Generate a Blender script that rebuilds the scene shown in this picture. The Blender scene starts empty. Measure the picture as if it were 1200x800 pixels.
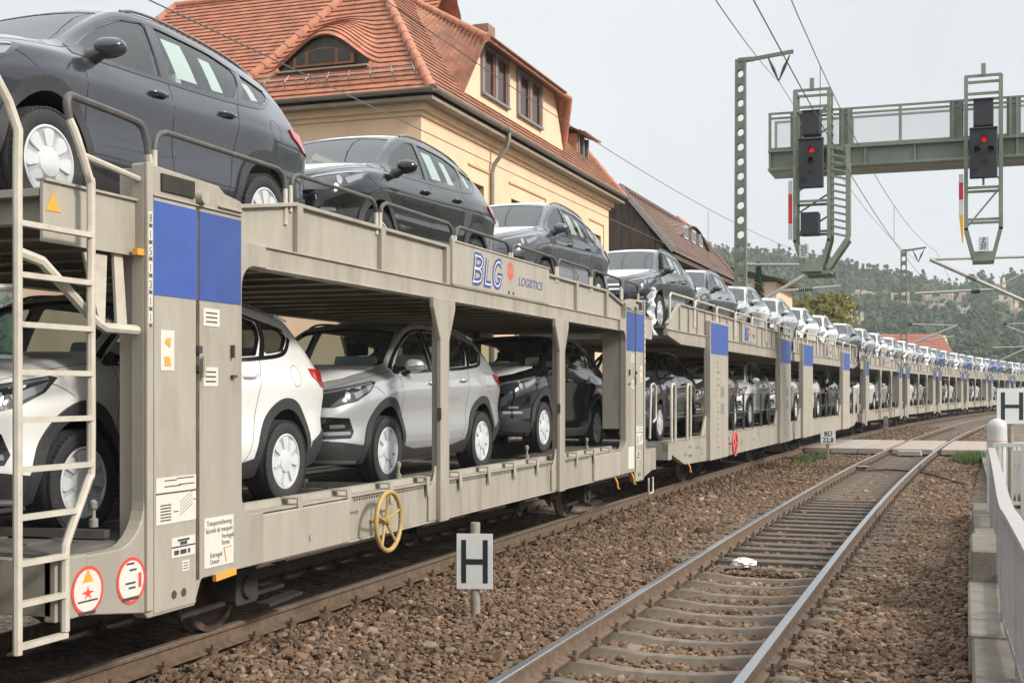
import bpy, bmesh, math, random
import numpy as np
from mathutils import Vector, Matrix
from mathutils.bvhtree import BVHTree
from mathutils.geometry import delaunay_2d_cdt

# ------------------------------------------------------------------ camera, world, sun, exposure
SC = bpy.context.scene
COL = SC.collection
PI = math.pi
TH = math.radians(19.4)                 # heading of the camera to the left of the track direction
CAM_H = 1.893
cam_data = bpy.data.cameras.new('camera')
cam = bpy.data.objects.new('camera', cam_data)
COL.objects.link(cam)
cam.location = (0, 0, CAM_H)
cam.rotation_euler = (PI/2, 0, TH)
cam_data.sensor_width = 36
cam_data.lens = 36*1505/1200
cam_data.shift_y = 57/1200
cam_data.clip_start = 0.05
cam_data.clip_end = 5000
SC.camera = cam

SUN_EL, SUN_AZ = math.radians(33), math.radians(99)   # azimuth clockwise from +y (track direction)
world = bpy.data.worlds.new('World')
SC.world = world
world.use_nodes = True
wn = world.node_tree
wn.nodes.clear()
w_out = wn.nodes.new('ShaderNodeOutputWorld')
w_bg = wn.nodes.new('ShaderNodeBackground')
w_sky = wn.nodes.new('ShaderNodeTexSky')
w_sky.sky_type = 'NISHITA'
w_sky.sun_disc = False
w_sky.sun_elevation = SUN_EL
w_sky.sun_rotation = SUN_AZ
w_sky.air_density = 1.0
w_sky.dust_density = 3.0
w_mix = wn.nodes.new('ShaderNodeMix')
w_mix.data_type = 'RGBA'
w_mix.inputs['Factor'].default_value = 0.93          # thin high overcast: mostly even pale cloud over the sky
w_tc = wn.nodes.new('ShaderNodeTexCoord')
w_noise = wn.nodes.new('ShaderNodeTexNoise')
w_noise.inputs['Scale'].default_value = 2.6
w_noise.inputs['Detail'].default_value = 5
w_ramp = wn.nodes.new('ShaderNodeValToRGB')
w_ramp.color_ramp.elements[0].position = 0.3
w_ramp.color_ramp.elements[0].color = (7.3, 7.75, 8.05, 1)
w_ramp.color_ramp.elements[1].position = 0.75
w_ramp.color_ramp.elements[1].color = (8.7, 8.95, 9.05, 1)
wn.links.new(w_tc.outputs['Generated'], w_noise.inputs['Vector'])
wn.links.new(w_noise.outputs['Fac'], w_ramp.inputs['Fac'])
wn.links.new(w_sky.outputs['Color'], w_mix.inputs['A'])
wn.links.new(w_ramp.outputs['Color'], w_mix.inputs['B'])
# overcast: the zenith is about twice as bright as the horizon
w_sep = wn.nodes.new('ShaderNodeSeparateXYZ'); wn.links.new(w_tc.outputs['Generated'], w_sep.inputs['Vector'])
w_map = wn.nodes.new('ShaderNodeMapRange')
w_map.inputs['From Min'].default_value = 0.28; w_map.inputs['From Max'].default_value = 1.0
w_map.inputs['To Min'].default_value = 1.0; w_map.inputs['To Max'].default_value = 2.3
wn.links.new(w_sep.outputs['Z'], w_map.inputs['Value'])
w_mul = wn.nodes.new('ShaderNodeVectorMath'); w_mul.operation = 'SCALE'
wn.links.new(w_mix.outputs['Result'], w_mul.inputs[0]); wn.links.new(w_map.outputs['Result'], w_mul.inputs['Scale'])
wn.links.new(w_mul.outputs['Vector'], w_bg.inputs['Color'])
w_bg.inputs['Strength'].default_value = 0.098
wn.links.new(w_bg.outputs['Background'], w_out.inputs['Surface'])

sun_data = bpy.data.lights.new('sun', 'SUN')
sun = bpy.data.objects.new('sun', sun_data)
COL.objects.link(sun)
sun_data.energy = 3.9
sun_data.angle = math.radians(10)
sun_data.color = (1.0, 0.93, 0.83)
sd = Vector((math.sin(SUN_AZ)*math.cos(SUN_EL), math.cos(SUN_AZ)*math.cos(SUN_EL), math.sin(SUN_EL)))
sun.rotation_euler = sd.to_track_quat('Z', 'Y').to_euler()
sun.location = sd*60

SC.view_settings.view_transform = 'Standard'
SC.view_settings.look = 'None'
SC.view_settings.exposure = 0.15
SC.view_settings.gamma = 1.0
SC.view_settings.use_curve_mapping = False
SC.cycles.max_bounces = 8
SC.cycles.transparent_max_bounces = 12
SC.cycles.caustics_reflective = False
SC.cycles.caustics_refractive = False
SC.cycles.use_denoising = True
# ------------------------------------------------------------------ helpers
MATS = {}
def mat(name, color=(0.5, 0.5, 0.5), rough=0.6, metal=0.0, coat=0.0, noise=0.0, nscale=8.0, bump=0.0, bscale=60.0,
        dirt=None, dirt_amt=0.0, dscale=2.0, emit=None, spec=None, stretch=None):
    """Principled material; base colour broken up by noise, optional dirt colour in blotches, optional bump."""
    if name in MATS: return MATS[name]
    m = bpy.data.materials.new(name); m.use_nodes = True
    MATS[name] = m
    nt = m.node_tree; N = nt.nodes; L = nt.links
    b = N['Principled BSDF']
    b.inputs['Base Color'].default_value = (*color, 1)
    b.inputs['Roughness'].default_value = rough
    b.inputs['Metallic'].default_value = metal
    b.inputs['Coat Weight'].default_value = coat
    b.inputs['Coat Roughness'].default_value = 0.03
    if coat: b.inputs['Coat IOR'].default_value = 1.55
    if spec is not None: b.inputs['Specular IOR Level'].default_value = spec
    if noise or bump or dirt_amt:
        tc = N.new('ShaderNodeTexCoord')
        src = tc.outputs['Object']
        if stretch:
            mp = N.new('ShaderNodeMapping'); mp.inputs['Scale'].default_value = stretch
            L.new(src, mp.inputs['Vector']); src = mp.outputs['Vector']
        col = None
        if noise:
            n = N.new('ShaderNodeTexNoise'); n.inputs['Scale'].default_value = nscale; n.inputs['Detail'].default_value = 6
            L.new(src, n.inputs['Vector'])
            r = N.new('ShaderNodeValToRGB')
            r.color_ramp.elements[0].position = 0.3; r.color_ramp.elements[1].position = 0.7
            r.color_ramp.elements[0].color = (*[c*(1-noise) for c in color], 1)
            r.color_ramp.elements[1].color = (*[min(1, c*(1+noise)) for c in color], 1)
            L.new(n.outputs['Fac'], r.inputs['Fac']); col = r.outputs['Color']
        if dirt_amt:
            n2 = N.new('ShaderNodeTexNoise'); n2.inputs['Scale'].default_value = dscale; n2.inputs['Detail'].default_value = 9
            n2.inputs['Roughness'].default_value = 0.7
            L.new(src, n2.inputs['Vector'])
            r2 = N.new('ShaderNodeValToRGB')
            r2.color_ramp.elements[0].position = 0.5; r2.color_ramp.elements[0].color = (0, 0, 0, 1)
            r2.color_ramp.elements[1].position = 0.78; r2.color_ramp.elements[1].color = (dirt_amt,)*3+(1,)
            L.new(n2.outputs['Fac'], r2.inputs['Fac'])
            mx = N.new('ShaderNodeMix'); mx.data_type = 'RGBA'
            L.new(r2.outputs['Color'], mx.inputs['Factor'])
            if col is not None: L.new(col, mx.inputs['A'])
            else: mx.inputs['A'].default_value = (*color, 1)
            mx.inputs['B'].default_value = (*dirt, 1)
            col = mx.outputs['Result']
        if col is not None: L.new(col, b.inputs['Base Color'])
        if bump:
            n3 = N.new('ShaderNodeTexNoise'); n3.inputs['Scale'].default_value = bscale; n3.inputs['Detail'].default_value = 5
            L.new(src, n3.inputs['Vector'])
            bp = N.new('ShaderNodeBump'); bp.inputs['Strength'].default_value = bump; bp.inputs['Distance'].default_value = 0.02
            L.new(n3.outputs['Fac'], bp.inputs['Height']); L.new(bp.outputs['Normal'], b.inputs['Normal'])
    if emit:
        b.inputs['Emission Color'].default_value = (*emit[0], 1); b.inputs['Emission Strength'].default_value = emit[1]
    return m

def glass_mat(name, tint=(0.6, 0.72, 0.7), opacity=0.25, dark=(0.01, 0.012, 0.013), ior=2.0):
    """thin sheet glass: clear gloss over a tinted see-through body"""
    if name in MATS: return MATS[name]
    m = bpy.data.materials.new(name); m.use_nodes = True; MATS[name] = m
    nt = m.node_tree; N = nt.nodes; L = nt.links
    N.remove(N['Principled BSDF'])
    out = N['Material Output']
    tr = N.new('ShaderNodeBsdfTransparent'); tr.inputs['Color'].default_value = (*tint, 1)
    df = N.new('ShaderNodeBsdfDiffuse'); df.inputs['Color'].default_value = (*dark, 1)
    gl = N.new('ShaderNodeBsdfGlossy'); gl.inputs['Roughness'].default_value = 0.02
    fr = N.new('ShaderNodeFresnel'); fr.inputs['IOR'].default_value = ior
    m1 = N.new('ShaderNodeMixShader'); m1.inputs['Fac'].default_value = opacity
    L.new(tr.outputs[0], m1.inputs[1]); L.new(df.outputs[0], m1.inputs[2])
    m2 = N.new('ShaderNodeMixShader')
    ge = N.new('ShaderNodeNewGeometry'); iv = N.new('ShaderNodeMath'); iv.operation = 'SUBTRACT'; iv.inputs[0].default_value = 1.0; L.new(ge.outputs['Backfacing'], iv.inputs[1])
    mu = N.new('ShaderNodeMath'); mu.operation = 'MULTIPLY'; L.new(fr.outputs[0], mu.inputs[0]); L.new(iv.outputs[0], mu.inputs[1])
    L.new(mu.outputs[0], m2.inputs['Fac']); L.new(m1.outputs[0], m2.inputs[1]); L.new(gl.outputs[0], m2.inputs[2])
    L.new(m2.outputs[0], out.inputs['Surface'])
    return m

def tag(o, label, cat, group=None, kind=None):
    o['label'] = label; o['category'] = cat
    if group: o['group'] = group
    if kind: o['kind'] = kind
    return o

def empty(name, loc=(0, 0, 0), rz=0.0, parent=None):
    o = bpy.data.objects.new(name, None)
    o.empty_display_size = 0.2
    COL.objects.link(o); o.location = loc; o.rotation_euler = (0, 0, rz)
    if parent: o.parent = parent
    return o

def thing(name, label, cat, loc=(0, 0, 0), rz=0.0, group=None):
    return tag(empty(name, loc, rz), label, cat, group)

def link_mesh(name, me, parent=None):
    o = bpy.data.objects.new(name, me); COL.objects.link(o)
    if parent: o.parent = parent
    return o

def copy_tree(o, parent=None, swap=None, skip=()):
    c = o.copy(); COL.objects.link(c); c.parent = parent
    if swap and c.type == 'MESH':
        for s in c.material_slots:
            if s.material and s.material.name in swap:
                nm = swap[s.material.name]; s.link = 'OBJECT'; s.material = nm
    for ch in list(o.children):
        if ch.name.split('.')[0] in skip: continue
        copy_tree(ch, c, swap, skip)
    return c

class MB:
    """collects shapes and links them as ONE mesh object"""
    def __init__(s): s.v = []; s.f = []; s.m = []; s.cur = 0
    def mat(s, i): s.cur = i; return s
    def add(s, vs, fs, M=None):
        n = len(s.v)
        for p in vs:
            p = Vector(p)
            s.v.append(M @ p if M is not None else p)
        for f in fs: s.f.append([n+i for i in f]); s.m.append(s.cur)
        return s
    def box(s, x0, x1, y0, y1, z0, z1, M=None):
        vs = [(x0,y0,z0),(x1,y0,z0),(x1,y1,z0),(x0,y1,z0),(x0,y0,z1),(x1,y0,z1),(x1,y1,z1),(x0,y1,z1)]
        return s.add(vs, [(0,3,2,1),(4,5,6,7),(0,1,5,4),(1,2,6,5),(2,3,7,6),(3,0,4,7)], M)
    def bar(s, a, b, w, h=None, up=(0, 0, 1)):
        """square bar from a to b, w wide, h high"""
        h = h or w
        a = Vector(a); b = Vector(b); d = (b-a).normalized(); up = Vector(up)
        if abs(d.dot(up)) > 0.98: up = Vector((0, 1, 0)) if abs(d.y) < 0.9 else Vector((1, 0, 0))
        sx = d.cross(up).normalized(); sy = sx.cross(d).normalized()
        vs = []
        for p in (a, b):
            for i, j in ((-1,-1),(1,-1),(1,1),(-1,1)): vs.append(p+sx*(i*w/2)+sy*(j*h/2))
        return s.add(vs, [(0,1,2,3),(7,6,5,4),(0,4,5,1),(1,5,6,2),(2,6,7,3),(3,7,4,0)])
    def tube(s, pts, r, n=8, closed=False):
        pts = [Vector(p) for p in pts]
        k = len(pts); rings = []
        prev = None
        for i in range(k):
            if closed: t = (pts[(i+1) % k]-pts[i-1]).normalized()
            elif i == 0: t = (pts[1]-pts[0]).normalized()
            elif i == k-1: t = (pts[-1]-pts[-2]).normalized()
            else: t = ((pts[i+1]-pts[i]).normalized()+(pts[i]-pts[i-1]).normalized()).normalized()
            if prev is None:
                u = Vector((0, 0, 1)) if abs(t.z) < 0.9 else Vector((1, 0, 0))
                u = (u-t*u.dot(t)).normalized()
            else: u = (prev-t*prev.dot(t)).normalized()
            prev = u; w = t.cross(u)
            rr = r[i] if isinstance(r, (list, tuple)) else r
            rings.append([pts[i]+u*(rr*math.cos(2*PI*j/n))+w*(rr*math.sin(2*PI*j/n)) for j in range(n)])
        vs = [p for ring in rings for p in ring]; fs = []
        for i in range(k if closed else k-1):
            a = i*n; b = ((i+1) % k)*n
            for j in range(n): fs.append((a+j, a+(j+1) % n, b+(j+1) % n, b+j))
        if not closed: fs.append(tuple(range(n))[::-1]); fs.append(tuple((k-1)*n+j for j in range(n)))
        return s.add(vs, fs)
    def lathe(s, prof, n=32, axis='Z', M=None, a0=0.0, a1=2*PI):
        """profile of (radius, height) round an axis"""
        vs = []; fs = []; full = abs(a1-a0-2*PI) < 1e-6
        m = n if full else n+1
        for i in range(m):
            a = a0+(a1-a0)*i/n
            for r, h in prof:
                if axis == 'Z': vs.append((r*math.cos(a), r*math.sin(a), h))
                elif axis == 'Y': vs.append((r*math.cos(a), h, r*math.sin(a)))
                else: vs.append((h, r*math.cos(a), r*math.sin(a)))
        k = len(prof)
        for i in range(n):
            a = i*k; b = ((i+1) % m)*k
            for j in range(k-1): fs.append((a+j, b+j, b+j+1, a+j+1))
        return s.add(vs, fs, M)
    def prism(s, poly, x0, x1, plane='YZ', M=None):
        """2D polygon extruded along the remaining axis"""
        def P(p, h):
            return {'YZ': (h, p[0], p[1]), 'XZ': (p[0], h, p[1]), 'XY': (p[0], p[1], h)}[plane]
        n = len(poly)
        vs = [P(p, x0) for p in poly]+[P(p, x1) for p in poly]
        fs = [tuple(range(n))[::-1], tuple(range(n, 2*n))]+[(i, (i+1) % n, n+(i+1) % n, n+i) for i in range(n)]
        return s.add(vs, fs, M)
    def build(s, name, mats, parent=None, smooth=None, bevel=0.0, recalc=True):
        me = bpy.data.meshes.new(name)
        me.from_pydata([tuple(p) for p in s.v], [], s.f)
        mats = mats if isinstance(mats, (list, tuple)) else [mats]
        for m in mats: me.materials.append(m)
        me.polygons.foreach_set('material_index', s.m)
        bm = bmesh.new(); bm.from_mesh(me)
        if recalc: bmesh.ops.recalc_face_normals(bm, faces=bm.faces)
        if bevel:
            bmesh.ops.remove_doubles(bm, verts=bm.verts, dist=1e-5)
            es = [e for e in bm.edges if len(e.link_faces) == 2 and e.calc_face_angle(0) > 0.6]
            bmesh.ops.bevel(bm, geom=es, offset=bevel, segments=1, affect='EDGES', profile=0.5, clamp_overlap=True)
        bm.to_mesh(me); bm.free()
        if smooth is not None:
            me.polygons.foreach_set('use_smooth', [True]*len(me.polygons))
            if smooth < 179: me.set_sharp_from_angle(angle=math.radians(smooth))
        me.update()
        return link_mesh(name, me, parent)

def fillet(poly, radii, n=6):
    """round the corners of a 2D polygon (radius per corner)"""
    out = []; k = len(poly)
    for i in range(k):
        p = Vector(poly[i]); a = Vector(poly[i-1]); b = Vector(poly[(i+1) % k]); r = radii[i] if isinstance(radii, (list, tuple)) else radii
        if r <= 0: out.append(tuple(p)); continue
        da = (a-p); db = (b-p); la = da.length; lb = db.length; da.normalize(); db.normalize()
        ang = da.angle(db); t = min(r/math.tan(ang/2), la*0.49, lb*0.49); rr = t*math.tan(ang/2)
        c = p+(da+db).normalized()*(rr/math.sin(ang/2))
        pa = p+da*t; pb = p+db*t
        va = pa-c; vb = pb-c; tot = va.angle_signed(vb)
        for j in range(n+1):
            q = va.copy(); q.rotate(Matrix.Rotation(-tot*j/n, 2)); out.append(tuple(c+q))
    return out

def catmull(pts, n=8, closed=False):
    pts = [Vector(p) for p in pts]; k = len(pts); out = []
    rng = range(k) if closed else range(k-1)
    for i in rng:
        p0 = pts[i-1] if (i > 0 or closed) else pts[0]*2-pts[1]
        p1 = pts[i]; p2 = pts[(i+1) % k]
        p3 = pts[(i+2) % k] if (i+2 < k or closed) else pts[-1]*2-pts[-2]
        for j in range(n):
            t = j/n
            out.append(0.5*((2*p1)+(p2-p0)*t+(2*p0-5*p1+4*p2-p3)*t*t+(3*p1-p0-3*p2+p3)*t**3))
    if not closed: out.append(pts[-1])
    return out

def pchip(xs, ys):
    """monotone cubic through (xs, ys); xs ascending"""
    xs = np.array(xs, float); ys = np.array(ys, float)
    h = np.diff(xs); d = np.diff(ys)/h; m = np.zeros(len(xs)); m[0] = d[0]; m[-1] = d[-1]
    for i in range(1, len(xs)-1):
        if d[i-1]*d[i] > 0:
            w1 = 2*h[i]+h[i-1]; w2 = h[i]+2*h[i-1]; m[i] = (w1+w2)/(w1/d[i-1]+w2/d[i])
    def f(x):
        x = min(max(x, xs[0]), xs[-1]); i = min(int(np.searchsorted(xs, x, 'right'))-1, len(xs)-2); i = max(i, 0)
        t = (x-xs[i])/h[i]
        return float((2*t**3-3*t**2+1)*ys[i]+(t**3-2*t**2+t)*h[i]*m[i]+(-2*t**3+3*t**2)*ys[i+1]+(t**3-t**2)*h[i]*m[i+1])
    return f

def text_mesh(txt, size, name='lettering', material=None, parent=None, bold=0.0, shear=0.0, depth=0.002, align='LEFT', narrow=1.0):
    cu = bpy.data.curves.new(name, 'FONT'); cu.body = txt; cu.size = size; cu.offset = bold; cu.shear = shear
    cu.extrude = depth; cu.align_x = align; cu.resolution_u = 3; cu.space_line = 0.85
    if material: cu.materials.append(material)
    tmp = bpy.data.objects.new(name, cu)
    me = bpy.data.meshes.new_from_object(tmp); bpy.data.objects.remove(tmp); bpy.data.curves.remove(cu)
    o = link_mesh(name, me, parent)
    o.scale = (narrow, 1, 1)
    return o
# ------------------------------------------------------------------ track geometry
S0, RAD = 14.0, 740.0
def bend(s): return (s-S0)**2/(2*RAD) if s > S0 else 0.0
def head(s): return math.atan((s-S0)/RAD) if s > S0 else 0.0
U_TRAIN, U_NEAR = -6.37, -2.14
def on_track(u0, s, off=0.0):
    """point at lateral offset from a track centre and the heading there"""
    a = head(s)
    return u0+bend(s)+off*math.cos(a), s-off*math.sin(a), -a
Z_LOW, Z_UP = .935, 2.985

# ------------------------------------------------------------------ car carrier wagons
def wagon_materials():
    W = {}
    W['grey'] = mat('wagon_grey', (.335, .306, .255), .55, noise=.10, nscale=3.0, dirt=(.14, .10, .065), dirt_amt=.7, dscale=3.2, bump=.05, bscale=20, stretch=(1, 1, .22))
    W['greylight'] = mat('wagon_plate', (.365, .335, .28), .5, noise=.08, nscale=5, dirt=(.20, .15, .11), dirt_amt=.5, dscale=3.5, stretch=(1, 1, .25))
    W['blue'] = mat('wagon_blue', (.042, .09, .33), .45, noise=.08, nscale=6, dirt=(.10, .10, .16), dirt_amt=.3, dscale=3)
    W['bluedark'] = mat('wagon_blue_dark', (.036, .076, .27), .5, noise=.10, nscale=5, dirt=(.09, .09, .13), dirt_amt=.4, dscale=3)  # slightly darker blue for the inner half of each end panel
    W['dark'] = mat('underframe_dark', (.030, .026, .022), .85, noise=.4, nscale=6)
    W['rust'] = mat('wheel_rust', (.085, .055, .038), .75, noise=.35, nscale=8)
    W['tread'] = mat('wheel_tread', (.32, .31, .30), .3, metal=.9)
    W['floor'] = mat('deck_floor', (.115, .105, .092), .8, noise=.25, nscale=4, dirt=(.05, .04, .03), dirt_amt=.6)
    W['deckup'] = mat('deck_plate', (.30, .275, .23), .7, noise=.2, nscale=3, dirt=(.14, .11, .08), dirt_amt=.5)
    W['tube'] = mat('rail_tube', (.085, .08, .075), .5, noise=.2, nscale=10)
    W['bolt'] = mat('bolt_grey', (.22, .205, .18), .5, noise=.2, nscale=20)
    W['tubelight'] = mat('rail_leg', (.50, .46, .39), .5, noise=.1, nscale=8, dirt=(.25, .13, .06), dirt_amt=.4, dscale=6)
    W['white'] = mat('label_white', (.62, .595, .54), .6, noise=.05, nscale=30, dirt=(.45, .40, .32), dirt_amt=.4, dscale=12)
    W['ink'] = mat('label_ink', (.055, .053, .05), .6)
    W['inkfaint'] = mat('label_ink_grey', (.22, .21, .20), .6)
    W['red'] = mat('label_red', (.62, .07, .05), .5)
    W['orange'] = mat('label_orange', (.72, .33, .05), .5)
    W['yellow'] = mat('handwheel_yellow', (.40, .27, .095), .5, noise=.12, nscale=14, dirt=(.30, .17, .05), dirt_amt=.4, dscale=10)
    W['logoblue'] = mat('logo_blue', (.035, .07, .27), .5)
    W['logored'] = mat('logo_red', (.80, .10, .055), .5)
    W['pink'] = mat('handwheel_red', (.62, .10, .10), .5)
    W['film'] = mat('loose_sheet', (.72, .74, .76), .4, bump=.3, bscale=10)
    return W

def plate_text(txt, size, parent, y, z, x, m, **k):
    """lettering on the camera side of a wagon"""
    o = text_mesh(txt, size, 'lettering', m, parent, depth=.001, **k)
    o.location = (x, y, z); o.rotation_euler = (PI/2, 0, PI/2)
    return o

def wheelset(W, parent, y):
    w = empty('wheelset', (0, y, .365), parent=parent)
    for s in (-1, 1):
        mb = MB()
        mb.lathe([(.0005, s*.80), (.09, s*.80), (.10, s*.785), (.12, s*.765), (.22, s*.745), (.30, s*.76), (.315, s*.79), (.365, s*.79)], 40, 'X')
        mb.mat(1).lathe([(.365, s*.79), (.366, s*.735), (.372, s*.72)], 40, 'X')
        mb.mat(0).lathe([(.372, s*.72), (.392, s*.712), (.394, s*.695), (.385, s*.68), (.31, s*.68), (.22, s*.72), (.10, s*.70), (.09, s*.66), (.0005, s*.66)], 40, 'X')
        mb.build('wheel', [W['rust'], W['tread']], w, smooth=40)
        b = MB()
        b.prism(fillet([(-.17, -.13), (.17, -.13), (.15, .14), (-.15, .14)], .04, 3), s*.86, s*1.10, 'YZ')
        b.lathe([(.0005, s*1.13), (.085, s*1.13), (.095, s*1.10)], 20, 'X')
        for i in range(7): b.box(min(s*.93, s*1.03), max(s*.93, s*1.03), -.55+.05*i, .55-.05*i, .145+.018*i, .160+.018*i)
        for e in (-1, 1): b.box(min(s*.9, s*1.06), max(s*.9, s*1.06), e*.62-.05, e*.62+.05, .10, .36)
        b.bar((s*.98, -.75, -.12), (s*.98, .75, -.10), .05, .03)
        b.bar((s*.98, .45, -.22), (s*.98, 1.0, -.20), .12, .03)
        b.build('axle_box', W['dark'], w, smooth=40)
    a = MB(); a.lathe([(.075, -.70), (.075, .70)], 16, 'X'); a.build('axle', W['rust'], w, smooth=40)
    return w

def underframe(W, root, y0, y1, seed):
    rnd = random.Random(seed)
    u = MB()
    u.box(-.25, .25, y0, y1, .55, .85)
    for i in range(int((y1-y0)/1.1)):
        y = y0+.4+1.1*i
        u.box(-1.30, 1.30, y-.05, y+.05, .66, .86)
    for i in range(5):
        y = rnd.uniform(y0+1.5, y1-1.5); x = rnd.choice((-1, 1))*rnd.uniform(.35, .9)
        u.lathe([(.0005, -.35), (.14, -.33), (.15, -.28), (.15, .28), (.14, .33), (.0005, .35)], 16, 'Y', Matrix.Translation((x, y, .52)))
    for x in (-.95, -.6, .62, .98):
        u.tube([(x, y0+.5, .50), (x, y1-.5, .47)], .025, 6)
    for i in range(6):
        y = rnd.uniform(y0+.8, y1-.8); x = rnd.uniform(.8, 1.15)
        u.box(x-.09, x+.09, y-.10, y+.10, .42, .66)
        u.tube([(x, y-.1, .45), (x+.05, y, .33), (x, y+.12, .44)], .02, 6)
    u.build('brake_gear', W['dark'], root)

def ladder(W, root, y0, y1, x):
    lb = MB()
    r = .026
    zt = 3.30
    ym = (y0+y1)/2
    # left stringer, straight, bending out at the top
    lb.tube([(x, y0, .46), (x, y0, 3.12), (x, y0+.005, 3.30), (x-.02, y0-.05, 3.45), (x-.05, y0-.14, 3.60)], r, 8)
    lb.tube(catmull([(x, y1-.23, .52), (x, y1-.23, .95), (x, y1-.20, 1.06), (x, y1-.03, 1.36), (x, y1, 1.47), (x, y1, 2.2), (x, y1, 3.05), (x, y1-.01, 3.12), (x-.03, y1-.09, 3.36), (x-.05, y1-.13, 3.46)], 4), r, 8)
    lb.mat(1).tube(catmull([(x-.05, y1-.13, 3.46), (x-.055, y1-.145, 3.55), (x-.06, y1-.11, 3.60), (x-.065, y1, 3.60), (x-.08, y1+.42, 3.59), (x-.085, y1+.60, 3.57), (x-.085, y1+.66, 3.48), (x-.085, y1+.68, 3.40)], 4), r*.95, 8)
    lb.mat(0).tube([(x-.085, y1+.68, 3.40), (x-.085, y1+.74, 3.22)], r*.9, 8); lb.tube([(x-.03, y1-.06, 3.27), (x-.085, y1+.62, 3.22)], r*.8, 8)
    for i, z in enumerate((.50, .73, .95, 1.20, 1.46, 1.73, 1.99, 2.25, 2.52, 2.80)):
        ye = y1-.23 if z < 1.0 else (y1-.15 if z < 1.3 else y1)
        lb.bar((x, y0, z), (x, ye, z), .05, .03)
    return lb.build('ladder', [W['tubelight'], W['tube']], root, smooth=40)

def hand_loop(W, parent, x, ya, yb, z0, h, r=.020):
    lb = MB()
    c = .13
    lb.mat(0).tube([(x, ya, z0+h*.62), (x, ya, z0+h-c), (x, ya+.025, z0+h-c*.4), (x, ya+c*.5, z0+h-.02), (x, ya+c, z0+h), (x, yb-c, z0+h), (x, yb-c*.5, z0+h-.02), (x, yb-.025, z0+h-c*.4), (x, yb, z0+h-c), (x, yb, z0+h*.62)], r, 8)
    lb.mat(1).tube([(x, ya, z0-.05), (x, ya, z0+h*.62)], r*.97, 8)
    lb.tube([(x, yb, z0-.05), (x, yb, z0+h*.62)], r*.97, 8)
    return lb.build('hand_rail', [W['tube'], W['tubelight']], parent, smooth=50)

def label_plate(W, parent, y0, y1, z0, z1, x, kind, rnd=random.Random(3)):
    p = MB(); p.box(x, x+.003, y0, y1, z0, z1)
    o = p.build('label_plate', W['white'], parent)
    q = MB(); xx = x+.0035
    def ln(a, b, w): q.bar((xx, a[0], a[1]), (xx, b[0], b[1]), .001, w, up=(1, 0, 0)) if False else q.box(xx, xx+.0008, a[0], b[0], a[1]-w/2, a[1]+w/2)
    W_, H_ = y1-y0, z1-z0
    if kind == 'chart':
        for k, (f0, f1, t) in enumerate(((.2, .5, .93), (.5, .95, .955), (.2, .6, .80), (.55, .95, .82))): ln((y0+W_*f0, z0+H_*t), (y0+W_*f1, 0), .007)
        ln((y0, z0+H_*.66), (y1, 0), .010)
        for k in range(6): ln((y0+W_*.10, z0+H_*(.08+.065*k)), (y0+W_*.36, 0), .008)
        for k in range(5): q.bar((xx, y0+W_*(.58+.0*k), z0+H_*(.15+.07*k)), (xx, y0+W_*.90, z0+H_*(.36+.07*k)), .006, .001)
        ln((y0+W_*.42, z0+H_*.24), (y0+W_*.54, 0), .006)
        ln((y0+W_*.92, z0+H_*.46), (y0+W_*.99, 0), .006)
    elif kind == 'bars':
        ln((y0+W_*.25, z0+H_*.84), (y0+W_*.75, 0), .014); ln((y0+W_*.35, z0+H_*.68), (y0+W_*.65, 0), .022)
        ln((y0, z0+H_*.52), (y1, 0), .010)
        for a, b in ((.1, .3), (.36, .62), (.68, .78)): ln((y0+W_*a, z0+H_*.24), (y0+W_*b, 0), .03)
    elif kind == 'small':
        for k in range(3): ln((y0+W_*.15, z0+H_*(.25+.25*k)), (y0+W_*.85, 0), H_*.08)
    if q.v: q.build('marking', W['ink'], o)
    return o

def round_sign(W, parent, y, z, r, x, variant):
    root = MB()
    root.lathe([(r, x), (r, x+.003), (r*.86, x+.003)], 36, 'X')
    root.mat(1).lathe([(r*.86, x+.003), (.0005, x+.003)], 36, 'X')
    o = root.build('warning_disc', [W['red'], W['white']], parent)
    for v in o.data.vertices: v.co.y += y; v.co.z += z
    q = MB(); xx = x+.0036
    if variant == 0:
        q.mat(1).prism([(y-.05, z+.05), (y+.05, z+.05), (y, z+.13)], xx, xx+.001, 'YZ')
        q.mat(2); q.prism([(y-.06, z-.01), (y-.01, z), (y, z+.03), (y+.01, z), (y+.06, z-.01), (y+.015, z-.02), (y+.03, z-.05), (y, z-.03), (y-.03, z-.05), (y-.015, z-.02)], xx, xx+.001, 'YZ')
        q.mat(0).box(xx, xx+.001, y-.09, y+.09, z-.065, z-.055); q.box(xx, xx+.001, y-.08, y+.07, z-.14, z-.12)
    else:
        q.mat(0)
        for a, b, c in ((-.05, .03, .10), (-.02, .05, .06), (-.06, .04, -.02), (-.03, .04, -.05)): q.box(xx, xx+.001, y+a, y+b, z+c, z+c+.012)
        q.box(xx, xx+.001, y-.09, y+.07, z-.12, z-.10)
        q.mat(2).box(xx, xx+.001, y+.07, y+.10, z-.05, z+.04)
    q.build('marking', [W['ink'], W['orange'], W['red']], o)
    return o

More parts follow.
